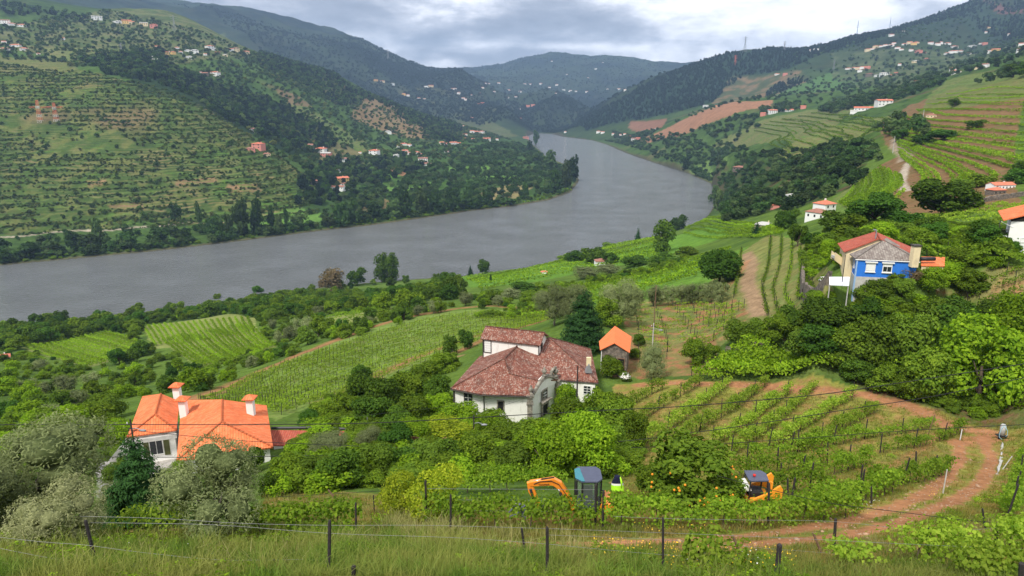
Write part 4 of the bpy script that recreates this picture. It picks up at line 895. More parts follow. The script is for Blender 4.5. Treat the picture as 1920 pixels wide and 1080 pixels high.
def white_house_right():
    E = 135.4; B = Build('white_house', (64, 89, 131), 'tall white house with orange roof and side balcony at the right edge of the hillside')
    p = lambda x, y, z=E: B.px(x, y, z)
    a, b = p(1881,412), p(1871,395); d = Vector((9.0, -1.2, 2.6)); ra, rb = a+d, b+d+Vector((0, 0, 0))
    e2 = Vector((18.0, -2.4, 0)); B.roof([(a,ra,rb,b),(ra,a+e2,b+e2,rb)], M['tile_orange'], thick=0.16)
    i = Vector((1.35, .35, -.16)); w = [a+i, a+e2+Vector((-.8, .3, -.16)), b+e2+Vector((-.8, -.4, -.16)), b+Vector((1.35, -.4, -.16))]; up = [w[0], w[1], ra+Vector((0, .35, -.3)), w[3], w[2], rb+Vector((0, -.4, -.3))]
    mb = MB(); lo = [Vector((q.x, q.y, -2)) for q in (up[0], up[1], up[3], up[4])]; t = [Vector((q.x, q.y, 4.1)) for q in (up[0], up[1], up[3], up[4])]
    mb.add([tuple(q) for q in lo+t], [(0,1,5,4),(2,6,7,3),(0,4,6,2),(1,3,7,5),(4,5,7,6),(0,2,3,1)]); mb.build('wall', M['white_clean'], B.root)
    mb = MB(); s = Vector((0, .05, 0)); g = [t[0]+s, t[1]+s, up[2]+s, t[2]-s, t[3]-s, up[5]-s]; mb.add([tuple(q) for q in g], [(0,1,2),(3,5,4),(0,3,4,1),(0,2,5,3),(1,4,5,2)]); mb.build('dark_gable', M['darkframe'], B.root)
    W0 = Vector((w[0].x, w[0].y, 0)); W1 = Vector((w[1].x, w[1].y, 0)); B.window(W0, W1, 0.13, 132.7, 1.0, .5, M['frame'], 1, 1, pane=M['frame'])
    mb = MB(); x0, y0 = w[0].x, w[0].y; mb.box(x0-1.3, x0-.003, y0+.2, y0+3.5, 2.0, 2.15); mb.build('balcony', M['white_clean'], B.root)
    mb = MB(); mb.tube([(x0-1.25, y0+.25, 3.0), (x0, y0+.25, 3.0)], .03); mb.tube([(x0-1.25, y0+.25, 3.0), (x0-1.25, y0+3.4, 3.0)], .03); mb.tube([(x0-1.25, y0+.25, 2.1), (x0-1.25, y0+.25, 4.2)], .05)
    for k in range(7): mb.tube([(x0-1.25+.2*k, y0+.25, 2.15), (x0-1.25+.2*k, y0+.25, 3.0)], .012, 5)
    for k in range(16): mb.tube([(x0-1.25, y0+.25+.2*k, 2.15), (x0-1.25, y0+.25+.2*k, 3.0)], .012, 5)
    mb.build('balcony_railing', M['darkframe'], B.root)
    mb = MB(); mb.tube([(x0-1.3, y0, 4.1), (x0+.4, y0-.05, 3.3)], .04); mb.build('awning_arm', M['frame'], B.root)
white_house_right()
def stone_shed():
    E = 118.0; B = Build('stone_shed', (13, 89, 114.5), 'small dark stone shed with a plain bright orange roof beside the manor house', 'shed')
    p = lambda x, y, z=E: B.px(x, y, z)
    lf, rf, af, lb, rb, ab = p(1125,656), p(1181,661), p(1152,643,119.15), p(1123,640), p(1184,631), p(1153,611,119.15)
    B.roof([(lf,af,ab,lb),(af,rf,rb,ab)], M['tile_shed'], thick=0.08)
    g = [lf+Vector((.3, .3, -.1)), rf+Vector((-.3, .3, -.1)), af+Vector((0, .3, -.12)), lb+Vector((.3, -.3, -.1)), rb+Vector((-.3, -.3, -.1)), ab+Vector((0, -.3, -.12))]; lo = [Vector((q.x, q.y, -2.5)) for q in (g[0], g[1], g[3], g[4])]
    mb = MB(); mb.add([tuple(q) for q in g+lo], [(6,7,1,2,0),(8,9,4,5,3),(6,0,3,8),(7,9,4,1),(0,2,5,3),(1,4,5,2),(6,8,9,7)]); mb.build('wall', M['stonewall'], B.root)
    a, b = Vector((g[0].x, g[0].y, 0)), Vector((g[1].x, g[1].y, 0)); B.window(a, b, 0.78, 115.9, 0.8, 2.0, M['wood'], 1, 1, pane=M['dark'], name='door')
    mb = MB(); mb.tube([(a.x-.05, a.y-.1, 3.3), (a.x-.05, a.y-.1, -1)], .06); mb.build('downpipe', M['frame'], B.root)
    mb = MB(); c = a.lerp(b, .8)
    for i in range(6): mb.box(c.x-.6, c.x+.6, c.y-.4-.32*(i+1), c.y-.4-.32*i-.003, -2.5, .3-.26*i)
    mb.build('steps', M['stonewall'], B.root)
stone_shed()

# ---- small buildings: prototypes, then copies
def small_house(L_, D_, h, rh, hip, wall, roof, win=0, chim=True):
    """parts of a house standing on z = 0: list of (name, mesh)"""
    x, y = L_/2, D_/2; mb = MB()
    if hip: mb.box(-x, x, -y, y, -3, h)
    else: mb.add([(-x,-y,-3),(x,-y,-3),(x,y,-3),(-x,y,-3),(-x,-y,h),(x,-y,h),(x,y,h),(-x,y,h),(-x,0,h+rh-.12),(x,0,h+rh-.12)], [(0,1,5,4),(2,3,7,6),(1,2,6,9,5),(3,0,4,8,7),(4,5,9,8),(6,7,8,9),(3,2,1,0)])
    o = 0.4; e = Vector; z = h-.02; k = y if hip else -o
    A, B_, C_, D2 = e((-x-o,-y-o,z)), e((x+o,-y-o,z)), e((x+o,y+o,z)), e((-x-o,y+o,z)); R0, R1 = e((-x+k,0,h+rh)), e((x-k,0,h+rh))
    fs = [(A,B_,R1,R0),(C_,D2,R0,R1)]+([(B_,C_,R1),(D2,A,R0)] if hip else [])
    parts = [('wall', mb.mesh('wall', wall)), ('roof', roof_mesh('roof', fs, roof, 0.15))]
    if win:
        for fl in range(max(1, int(h//2.7))):
            for i in range(win):
                for s_ in (-1, 1): m_ = MB(); cx_ = -x+L_*(i+.5)/win; m_.box(cx_-.45, cx_+.45, s_*(y+.04)-.04, s_*(y+.04)+.04, fl*2.8+.9, fl*2.8+2.1); parts.append(('window', m_.mesh('window', M['glass'])))
    if chim: c = MB(); c.box(x*.45-.3, x*.45+.3, y*.35-.3, y*.35+.3, h, h+rh+.5); parts.append(('chimney', c.mesh('chimney', wall)))
    return parts
SH = {}
for wk, wm in (('white', M['white_clean']), ('cream', M['cream']), ('yellow', M['yellow']), ('pink', M['pink']), ('blue', M['paleblue']), ('stone', M['stonewall'])):
    for rk, rm in (('orange', M['roof_far']), ('brown', M['roof_far_dark']), ('grey', M['concrete'])):
        SH[wk, rk] = [small_house(10, 7, 3.2, 1.6, True, wm, rm, 3), small_house(11, 7, 5.8, 1.6, False, wm, rm, 4), small_house(18, 8, 3.2, 1.8, False, wm, rm, 6), small_house(8, 7, 5.6, 1.5, True, wm, rm, 2)]
LENS = [10, 11, 18, 8]; FHN = 0
def far_house(px, py, w_, wall='white', roof='orange', typ=None, label=None, place=None, D=None, rz=None, sc=None, **k):
    global FHN
    FHN += 1; r = random.Random(FHN*13)
    if typ is None: typ = r.choice([0, 0, 1, 1, 3])
    g = G(px, py+2, **k); s = sc or max(0.7, min(2.6, w_*fwd(*g)/F/LENS[typ]/1.05))
    if rz is None: rz = math.atan2(-g[0], g[1])+r.uniform(-.6, .6)
    root = empty('house', g, rz); root.scale = (s, s, min(s, 1.0+0.35*(s-1)) if s > 1 else s)
    wn = {'white': 'white walled', 'cream': 'cream walled', 'yellow': 'ochre yellow', 'pink': 'pink walled', 'blue': 'pale blue', 'stone': 'rough stone'}[wall]; rn = {'orange': 'orange', 'brown': 'old brown', 'grey': 'grey'}[roof]
    tn = ['hipped house', 'tall gabled house', 'long low house', 'square house'][typ]
    lab = label or '%s %s, %s roof, %s' % (wn, tn, rn, place); tag(root, lab, 'house', None if label else 'houses '+place)
    for nm, me in SH[wall, roof][typ]:
        if (w_ < 9 and nm == 'chimney') or (w_ < 13 and nm == 'window'): continue
        link(bpy.data.objects.new(nm, me), root)
    return root
def hamlet(place, items, **k):
    for it in items: far_house(*it[:3], *it[3:], place=place, **k)
hamlet('on the left hill top', [(10,42,16,'white','brown'),(22,45,12),(42,48,16),(118,73,7),(8,80,8),(30,86,18,'white','orange'),(45,92,14,'white','orange'),(72,100,6),(10,92,14),(182,35,22,'white','grey',1),(222,41,16,'white','grey'),(238,42,16,'yellow','orange'),(247,43,10,'cream'),(270,46,14,'cream','grey'),(289,50,16,'pink','orange')])
hamlet('in the left hillside village', [(238,104,10),(250,105,12,'white','brown'),(262,106,10,'cream'),(270,105,9),(284,108,14,'stone','grey'),(278,117,12,'blue','grey'),(292,116,16,'white','grey'),(295,89,8,'cream'),(308,99,16,'yellow','orange'),(325,100,8,'yellow'),(318,96,7),(332,92,9),(338,97,8),(352,95,12,'white','grey'),(365,98,14,'white','grey'),(354,107,12,'white','grey'),(385,102,6),(393,90,16),(400,92,8,'white','grey'),(408,98,10,'stone'),(422,103,9,'cream','grey'),(433,94,10,'white'),(442,94,13,'cream','brown'),(462,99,11,'cream','orange'),(375,136,9,'white','brown'),(385,140,12,'stone','brown'),(404,140,15,'white','orange',3)])
hamlet('above the left bank road', [(474,243,14,'white','brown'),(470,280,16,'pink','brown'),(485,276,20,'pink','orange',3),(500,290,14,'cream','brown'),(574,273,26,'white','brown',2),(602,284,20,'white','orange',3),(612,292,20,'pink','grey'),(645,301,14,'white','brown'),(628,322,14,'white','orange'),(636,326,16,'white','grey'),(702,287,22,'white','orange'),(675,285,5),(743,293,9,'white','grey')], )
far_house(640,340,26,'yellow','orange',1,'ochre yellow two storey house above the long white farm buildings on the left bank'); far_house(630,352,34,'white','brown',2,'long white farm building below the yellow house on the left bank'); far_house(650,350,18,'white','brown',3,'white square block at the end of the long farm building on the left bank'); far_house(588,344,14,'stone','brown',1,'ruined stone barn left of the yellow house on the left bank')
hamlet('in the left riverside village', [(757,270,12),(748,275,8),(768,273,8),(759,285,12,'white','orange'),(766,288,7),(780,286,13,'white','orange'),(787,291,9),(793,301,18,'white','brown'),(800,308,18,'white','brown'),(786,304,8),(728,249,11,'white','grey'),(829,269,10),(838,269,8),(850,270,14,'white','orange'),(860,270,8),(872,253,8),(885,247,9),(893,247,14),(903,248,9),(872,259,8),(887,261,6),(913,262,14,'white','orange'),(868,236,5),(932,261,5),(986,258,12,'pink','brown'),(838,284,8,'white','brown')])
random.seed(3)
hamlet('across the far valley', [(704,149,9,'yellow'),(712,151,7),(718,152,6,'cream'),(736,157,12,'white','grey'),(800,161,12,'white','grey'),(808,161,9,'cream'),(848,165,5),(853,166,6),(860,174,9),(757,176,7,'yellow'),(765,178,6),(785,183,7),(796,184,5),(905,193,7,'pink'),(897,195,6),(868,184,8),(873,186,6),(972,203,9),(990,198,7,'pink'),(1000,197,8,'pink'),(1011,194,6),(905,163,6),(909,155,6),(916,156,5),(935,155,6),(955,168,8),(975,171,6),(967,180,5),(984,156,6),(994,157,5),(1014,156,7),(1057,167,10,'white','grey'),(1030,163,5),(1070,168,5),(1080,170,4),(1100,171,5),(1160,166,6),(1172,168,5),(1020,172,4),(1044,158,5),(885,221,5),(975,221,7,'stone')]+[(random.uniform(880,1190), random.uniform(150,182), random.uniform(3,5)) for i in range(8)]+[(random.uniform(985,1150), random.uniform(112,148), random.uniform(3,4)) for i in range(5)], dmin=3500)
hamlet('beside the river, right bank', [(1122,247,7),(1130,248,7),(1150,251,6),(1165,253,7),(1173,252,8),(1183,256,6),(1190,262,13,'white','brown'),(1196,260,8,'pink'),(1060,247,4),(1230,240,5)], dmin=1500)
hamlet('in the high right hillside village', [(1626,94,9,'cream'),(1634,91,9),(1642,88,9,'cream'),(1650,86,10),(1660,84,9),(1671,85,9),(1683,89,10),(1690,92,8),(1676,80,8),(1696,82,9),(1705,80,9,'cream'),(1713,82,10,'yellow'),(1718,79,9,'cream'),(1745,81,9),(1758,83,9),(1764,80,7),(1776,81,11),(1789,87,12),(1823,86,14,'white','grey'),(1838,81,9,'white','brown'),(1846,82,9,'pink'),(1722,97,11,'pink','orange'),(1708,94,7),(1733,98,7,'stone'),(1775,101,8),(1783,98,9),(1791,97,9),(1800,95,9),(1806,100,9),(1815,100,10),(1857,97,9),(1867,95,14,'yellow'),(1852,51,8,'cream'),(1849,60,5),(1895,63,10),(1910,109,12),(1915,84,9),(1671,66,9),(1695,57,6),(1530,93,9,'white','grey'),(1521,94,6),(1718,115,16,'cream','grey'),(1687,121,6),(1737,111,7,'stone')], dmin=1500)
hamlet('along the right hillside road', [(1457,138,8),(1472,139,8,'pink'),(1590,128,9),(1600,127,9),(1608,128,8,'cream'),(1616,127,8),(1626,127,11,'pink'),(1612,133,8,'white','brown'),(1630,141,12,'stone','brown'),(1645,141,10,'white','grey'),(1658,140,16,'white','grey'),(1670,141,8),(1680,138,7,'stone'),(1786,131,9),(1790,136,9),(1797,134,8),(1833,127,9,'cream','brown'),(1847,125,12,'white','brown'),(1725,154,20,'white','brown'),(1731,148,8,'pink')], dmin=1200)
hamlet('on the right terraced spur', [(1326,198,16,'white','grey',2),(1342,199,8,'cream'),(1431,215,10,'pink','orange'),(1447,211,18,'white','orange'),(1475,207,24,'white','orange',2),(1499,199,9),(1506,202,10,'pink'),(1600,212,12,'white','grey')], dmin=700)
far_house(1621,205,38,'white','orange',2,'long white estate building with a row of windows on the right spur', dmin=700); far_house(1656,196,28,'white','orange',1,'large white estate house with orange roof above the long white building', dmin=700)
far_house(1745,219,16,'cream','brown',0,'small house at the bend of the dirt road on the right hillside', dmin=400); far_house(1387,316,22,'stone','brown',0,'stone barn with a pinkish roof by the river on the right bank'); far_house(1484,370,8,'white','grey',0,'tiny white hut among trees on the right slope'); far_house(1456,388,8,'pink','orange',0,'tiny orange roofed hut on the right slope')
far_house(1544,400,32,'white','orange',3,'tall white house with an orange roof standing on the slope crest', rz=0.5); far_house(1534,407,14,'white','brown',0,'low shed in front of the tall white house on the crest')
far_house(1432,428,30,'cream','grey',0,'cream walled bungalow with a grey roof below the crest', rz=-0.5); far_house(1128,494,16,'white','brown',0,'small white hut with a brown hip roof among trees in the bright vineyards'); far_house(1020,511,10,'white','orange',0,'tiny orange roofed hut in the bright vineyard', sc=0.35); far_house(3,675,16,'white','orange',0,'orange roofed house cut by the left edge of the view', sc=.55)
far_house(1875,352,24,'white','orange',2,'terraced hut with a red roof above the vines at the right', sc=0.4, rz=.2); far_house(1866,362,18,'stone','orange',0,'lean stone shed under the terraced hut at the right', sc=0.4, rz=.2)
# ------------------------------------------------------------------ vines in rows
POST = {}
def post_mesh(h, r_, mat=None, sq=False):
    k = (round(h, 1), r_, (mat or M['post']).name)
    if k not in POST:
        mb = MB(); hh = k[0]; mb.tube([(0, 0, -0.4), (0, 0, hh-0.05), (0, 0, hh)], [r_, r_*0.92, r_*0.6], 6); POST[k] = mb.mesh('post', mat or M['post'])
    return POST[k]
def along(pts, step=1.0):
    pts = np.asarray(pts, float); L_ = np.r_[0, np.cumsum(np.hypot(*np.diff(pts[:, :2], axis=0).T))]; n_ = max(2, int(L_[-1]/step)+1); t = np.linspace(0, L_[-1], n_)
    return np.c_[np.interp(t, L_, pts[:, 0]), np.interp(t, L_, pts[:, 1])], L_[-1]
ROWN = 0
_m = MB(); _m.tube([(0, 0, -.05), (.04, 0, .3), (-.02, .03, .55)], [.035, .028, .02], 5); STEM = _m.mesh('stem', M['bark'])
def vine_row(pts, label, group, h=1.5, wd=0.5, dens=60, leaf=0.13, mat='vine', post=5.0, ph=1.9, gap=0.15, low=0.35, wires=False, pr=0.045, plantsp=1.2, name='vine_row', world=False, lean=0.05, pmat=None):
    """pts: points on the ground in the photograph (or plan points when world)"""
    global ROWN
    ROWN += 1; r = np.random.default_rng(1000+ROWN)
    W_ = np.array(pts, float)[:, :2] if world else np.array([G(*p)[:2] for p in pts])
    ln, L_ = along(W_, 0.5 if L_ok(W_) else 2.0)
    t = np.linspace(0, L_, len(ln)); npl = max(2, int(L_/plantsp)); pt = (np.arange(npl)+0.5)*L_/npl+r.normal(size=npl)*0.1; keep = r.random(npl) > gap; pt = pt[keep]
    if len(pt) == 0: return
    vig = r.uniform(0.55, 1.15, len(pt)); n_ = int(dens*L_*(len(pt)/npl)); k = r.choice(len(pt), n_, p=vig/vig.sum())
    s = np.clip(pt[k]+r.normal(size=n_)*plantsp*0.42, 0, L_); x = np.interp(s, t, ln[:, 0]); y = np.interp(s, t, ln[:, 1])
    dx = np.gradient(ln[:, 0]); dy = np.gradient(ln[:, 1]); q = np.hypot(dx, dy)+1e-6; nx = np.interp(s, t, -dy/q); ny = np.interp(s, t, dx/q)
    zz = low+(h*vig[k]-low)*(1-np.abs(r.normal(size=n_))*0.38); zz = np.clip(zz, 0.08, None); wv = wd*np.sqrt(np.clip(1-((zz/h-0.6)/0.62)**2, 0.12, 1)); lat = r.normal(size=n_)*wv*0.42
    x0, y0 = ln[0]; z0 = float(H(x0, y0)); xx = x+nx*lat; yy = y+ny*lat; gz = H(x, y)
    c = np.c_[xx-x0, yy-y0, gz+zz-z0]; nrm = np.c_[nx*np.sign(lat)*0.7, ny*np.sign(lat)*0.7, np.full(n_, 0.7)]+r.normal(size=(n_, 3))*0.5
    sz = leaf*r.uniform(0.6, 1.35, n_); me = leaf_mesh('foliage', [rot_leaves(c, nrm, sz, sz*0.85, r)], M[mat], r)
    root = empty(name, (x0, y0, z0)); tag(root, label, 'vine row', group); link(bpy.data.objects.new('foliage', me), root)
    if leaf <= 0.2:
        for p in pt[:95]:
            a = (np.interp(p, t, ln[:, 0]), np.interp(p, t, ln[:, 1])); o = link(bpy.data.objects.new('stem', STEM), root); o.location = (a[0]-x0, a[1]-y0, float(H(*a))-z0); o.scale = (1, 1, h); o.rotation_euler = (0, 0, r.random()*6.28)
    if post:
        ps = np.arange(0.0, L_+0.01, post)
        if len(ps) > 95: ps = np.linspace(0, L_, 95)
        for p in ps:
            a = (np.interp(p, t, ln[:, 0]), np.interp(p, t, ln[:, 1])); o = link(bpy.data.objects.new('post', post_mesh(ph*r.uniform(.9, 1.1), pr, pmat)), root); o.location = (a[0]-x0, a[1]-y0, float(H(*a))-z0); o.rotation_euler = (r.normal()*lean, r.normal()*lean, 0)
        if wires:
            mb = MB()
            for hz in wires:
                P_ = [(np.interp(p, t, ln[:, 0])-x0, np.interp(p, t, ln[:, 1])-y0, float(H(np.interp(p, t, ln[:, 0]), np.interp(p, t, ln[:, 1])))-z0+hz) for p in ps]
                if len(P_) > 1: mb.tube(P_, 0.007, 4)
            if mb.v: mb.build('wire', M['wire'], root)
    return root
def L_ok(W_): return np.hypot(*np.diff(W_, axis=0).T).sum() < 120
def lerp_lines(A_, B_, k, n_=14):
    a, _ = along(A_, np.hypot(*np.diff(A_[:, :2], axis=0).T).sum()/n_); b, _ = along(B_, np.hypot(*np.diff(B_[:, :2], axis=0).T).sum()/n_)
    m_ = min(len(a), len(b)); return a[:m_]*(1-k)+b[:m_]*k
def field(Apx, Bpx, n_, label, group, **k):
    A_ = np.array([G(*p)[:2] for p in Apx]); B_ = np.array([G(*p)[:2] for p in Bpx])
    for i in range(n_): vine_row(lerp_lines(A_, B_, (i+0.5)/n_), label, group, world=True, **k)
# steep vineyard at the right, rows climbing away
ru = [[(1172,768),(1205,748),(1248,728)],[(1182,800),(1245,762),(1312,722)],[(1198,838),(1280,790),(1330,750),(1367,722)],[(1262,838),(1350,785),(1400,750),(1436,722)],[(1335,838),(1400,800),(1440,765),(1482,735)],[(1370,856),(1450,800),(1490,765),(1527,728)],[(1440,842),(1520,795),(1565,765),(1600,745)],[(1495,850),(1570,810),(1642,772)]]
for i, p in enumerate(ru): vine_row(p, 'vine row climbing the grassy slope right of the old manor house', 'vine rows on the steep slope right of the manor', h=1.6, wd=0.55, dens=135, leaf=0.18, mat='vine_y', gap=0.04, low=0.2, post=6.5)
rl = [([(1345,905),(1430,892),(1500,880),(1580,865)],'thick vine row curving in front of the small yellow loader'),([(1360,935),(1440,930),(1500,925),(1560,915)],'ragged vine row just beyond the loader'),([(1650,850),(1700,842),(1760,828),(1806,812)],'short dense vine row ending at the track bend below the stake'),([(1610,928),(1680,912),(1735,902),(1778,885)],'dense dark vine row ending at a pale stake inside the track bend'),([(1480,962),(1560,955),(1620,940),(1680,925)],'vine row running into the track bend from the loader'),([(1400,872),(1480,852),(1560,838),(1640,820),(1750,802)],'long vine row under the middle power cable'),([(1500,900),(1560,893),(1630,870)],'vine row behind the loader bucket'),([(1885,980),(1898,950),(1910,900),(1920,860)],'vine row along the right side of the earth track')]
for p, lb in rl: vine_row(p, lb, None, h=1.45, wd=0.55, dens=165, leaf=0.155, gap=0.05, low=0.2, post=6, pr=.05)
for p, lb in (([(800,985),(870,990),(960,992),(1060,990),(1130,988)],'leafy vine row between the excavator and the earth track'),([(1130,992),(1220,990),(1330,990),(1450,990)],'leafy vine row below the hi-vis jacket beside the earth track'),([(1440,985),(1530,978),(1600,970)],'leafy vine row below the small yellow loader'),([(440,1010),(520,1008),(600,1004),(680,1000)],'vine row on the grass right of the big olive tree'),([(850,925),(930,922),(1000,920),(1060,915)],'low vine row behind the excavator arm')):
    vine_row(p, lb, None, h=1.5, wd=0.6, dens=330, leaf=0.13, gap=0.07, low=0.25, post=7, ph=1.9, pr=.05, wires=(0.7, 1.2, 1.7))
for p, lb in (([(1560,1068),(1700,1058),(1830,1050),(1960,1044)],'big leaved foreground vine row at the lower right corner'),([(1480,1080),(1590,1085),(1700,1090),(1960,1085)],'nearest vine row filling the lower right corner'),([(1285,1068),(1330,1072),(1390,1078)],'pair of young vines beside the leaning brown stakes'),):
    vine_row(p, lb, None, h=1.25, wd=0.75, dens=360, leaf=0.13, mat='vine_y', gap=0.28, low=0.2, post=0)
vine_row([(240,1000),(300,1010),(370,1015)], 'young vines growing in front of the dark spruce', None, h=1.5, wd=0.7, dens=220, leaf=0.12, mat='vine_y', post=0)
# pergola like dense planting right of centre
field([(1290,716),(1450,712),(1700,712)], [(1400,648),(1520,632),(1680,645)], 9, 'leafy vine row in the dense plot above the red track', 'rows of the dense vine plot above the red track', h=2.0, wd=2.0, dens=75, leaf=0.32, gap=0.03, post=9, low=0.9, mat='bright')
# oval vineyard
U_ = [(372,750),(480,704),(600,660),(700,625),(800,598),(900,588),(1010,588)]; Lw = [(455,778),(520,786),(620,748),(740,698),(840,665),(900,640),(1030,600)]
field(U_, Lw, 24, 'young vine row with dark posts in the oval vineyard', 'rows of the oval vineyard', h=0.9, wd=0.4, dens=22, leaf=0.25, mat='vine_y', gap=0.15, post=5.0, ph=1.5, pr=.042, low=0.3)
field([(620,768),(700,722),(800,682),(850,655)], [(650,775),(720,735),(800,705),(850,675)], 3, 'vine row on the narrow terrace under the oval vineyard', 'rows under the oval vineyard', h=1.0, wd=0.5, dens=16, leaf=0.26, gap=0.3, post=4.5, ph=1.7, pr=.06)
# fields between the house and the river
field([(30,650),(160,690)], [(200,622),(290,650)], 17, 'vine row of the lower left field near the river', 'rows of the lower left field', h=1.4, wd=0.7, dens=16, leaf=0.45, mat='bright', gap=0.05, post=0)
field([(262,612),(290,655)], [(470,596),(480,622)], 19, 'vine row of the field behind the riverside trees', 'rows of the field behind the riverside trees', h=1.4, wd=0.7, dens=16, leaf=0.45, mat='bright', gap=0.04, post=0)
field([(300,640),(375,690)], [(470,606),(520,650)], 20, 'vine row of the neat square field left of the oval vineyard', 'rows of the neat square field', h=1.4, wd=0.6, dens=22, leaf=0.38, mat='bright', gap=0.02, post=0)
field([(20,735),(90,720),(130,722)], [(20,770),(90,775),(140,760)], 6, 'vine row in the small plot above the left olive trees', 'rows of the small left plot', h=1.3, wd=0.9, dens=22, leaf=0.30, mat='vine_y', gap=0.1, post=0)
field([(610,595),(680,585),(730,572)], [(640,625),(700,600),(740,590)], 5, 'vine row in the small field under the riverside trees', 'rows of the small central field', h=1.5, wd=1.2, dens=22, leaf=0.45, gap=0.05, post=0)
# bright vineyards on the brow above the river
field([(870,520),(1000,497),(1120,470),(1260,440)], [(900,548),(1040,520),(1150,500),(1240,480)], 15, 'bright green vine row on the brow above the river', 'rows on the brow above the river', h=1.7, wd=1.6, dens=7, leaf=0.8, mat='bright', gap=0.02, post=0)
field([(1010,548),(1120,525),(1230,500),(1370,465)], [(960,600),(1080,585),(1150,560),(1400,480)], 13, 'bright green vine row between the olive trees and the brow', 'rows between the olives and the brow', h=1.6, wd=1.5, dens=10, leaf=0.6, mat='bright', gap=0.03, post=0)
field([(1290,422),(1400,418),(1460,425)], [(1280,445),(1380,450),(1470,440)], 6, 'bright vine row near the bungalow below the crest', 'rows near the bungalow', h=1.6, wd=1.5, dens=8, leaf=0.7, mat='bright', gap=0.03, post=0)
# thin vineyard behind the shed
field([(1190,572),(1300,568),(1400,575)], [(1200,690),(1290,668),(1340,640)], 12, 'sparse vine row in the reddish vineyard behind the shed', 'rows of the reddish vineyard', h=1.1, wd=0.55, dens=28, leaf=0.24, mat='vine_y', gap=0.3, post=4.5, ph=1.7, pr=.05)
for p in ([(1445,448),(1440,500),(1428,540),(1440,600)],[(1465,448),(1462,500),(1448,545),(1462,605)],[(1485,448),(1482,505),(1470,550),(1490,610)],[(1500,470),(1500,520),(1495,560),(1515,610)],[(1390,470),(1385,510),(1375,560)],[(1375,490),(1360,530),(1350,570)],[(1512,500),(1515,540),(1530,590)]):
    vine_row(p, 'thin vine row with posts beside the dirt track left of the blue house', 'vine rows beside the dirt track', h=1.1, wd=0.5, dens=30, leaf=0.24, mat='vine', gap=0.15, post=4, ph=1.6, pr=.05)
field([(1790,540),(1860,520),(1930,500)], [(1860,600),(1900,585),(1930,575)], 4, 'vine row on the brown bank right of the big dark trees', 'rows on the brown bank', h=1.1, wd=0.7, dens=50, leaf=0.22, gap=0.2, post=5)
field([(1690,415),(1780,402),(1930,388)], [(1700,425),(1780,432),(1870,432)], 4, 'bright vine row on the level terrace left of the white house', 'rows on the level terrace', h=1.5, wd=1.6, dens=60, leaf=0.34, mat='vine_y', gap=0.02, post=0)
field([(1700,470),(1800,462),(1880,480)], [(1790,510),(1850,500),(1930,505)], 6, 'vine row on pergola between the blue house and the white house', 'pergola vine rows by the blue house', h=2.0, wd=1.8, dens=60, leaf=0.36, mat='vine', gap=0.02, low=1.0, post=6)
# contour rows on the terraces of the right spur
def contour_rows(poly, seeds, label, group, ds=3.0, sp=None, **k):
    pw = np.array([G(*p, dmin=120)[:2] for p in poly]); cnt = 0
    for sx, sy in seeds:
        g = G(sx, sy, dmin=120); P0 = g[:2]; line = [P0]
        for sg in (1, -1):
            p = P0.copy(); seg = []; last = None
            for i in range(160):
                e = 6.0; gx = float(H(p[0]+e, p[1])-H(p[0]-e, p[1])); gy = float(H(p[0], p[1]+e)-H(p[0], p[1]-e)); t_ = np.array([-gy, gx]); nn_ = np.hypot(*t_)
                if nn_ < 1e-6: break
                t_ = t_/nn_*sg
                if last is not None and (t_*last).sum() < 0: t_ = -t_
                t_ = t_ if last is None else (t_*0.5+last*0.5); t_ /= np.hypot(*t_)+1e-9; last = t_; p = p+t_*ds
                if not inpoly(np.array([p[0]]), np.array([p[1]]), pw)[0]: break
                seg.append(p.copy())
            line = (seg[::-1]+line) if sg == 1 else (line+seg)
        if len(line) > 4: vine_row(line, label, group, world=True, **k); cnt += 1
    return cnt
PB = [(1640,245),(1720,205),(1800,165),(1960,130),(1960,340),(1880,330),(1840,352),(1700,360),(1690,300),(1680,265)]
contour_rows(PB, [(1800, y) for y in range(182, 345, 12)]+[(1895, y) for y in range(165, 330, 14)]+[(1730, y) for y in range(240, 350, 10)], 'vine row following the contour of the brown terraced spur at the right', 'contour rows of the brown spur', h=1.4, wd=1.2, dens=7, leaf=0.65, mat='bright', gap=0.12, post=0)
PC = [(1560,378),(1650,312),(1690,330),(1700,370),(1690,395),(1600,400)]
contour_rows(PC, [(x, 345+(1690-x)*0.22) for x in range(1590, 1700, 9)]+[(1640, y) for y in range(335, 395, 7)], 'vine row on the green shoulder left of the dirt road bends', 'rows on the green shoulder', h=1.4, wd=1.0, dens=8, leaf=0.6, mat='bright', gap=0.05, post=0)
PD = [(1380,275),(1440,228),(1540,210),(1690,215),(1660,245),(1600,262),(1500,290),(1440,290)]
contour_rows(PD, [(1480, y) for y in range(226, 290, 6)]+[(1580, y) for y in range(216, 270, 6)]+[(1640, y) for y in range(222, 250, 6)], 'vine row on the terraced fields below the white estate', 'rows below the white estate', ds=6.0, h=1.8, wd=1.8, dens=1.6, leaf=1.7, mat='mid', gap=0.05, post=0)
# ------------------------------------------------------------------ trees and bushes of the near slope
T = tree_px
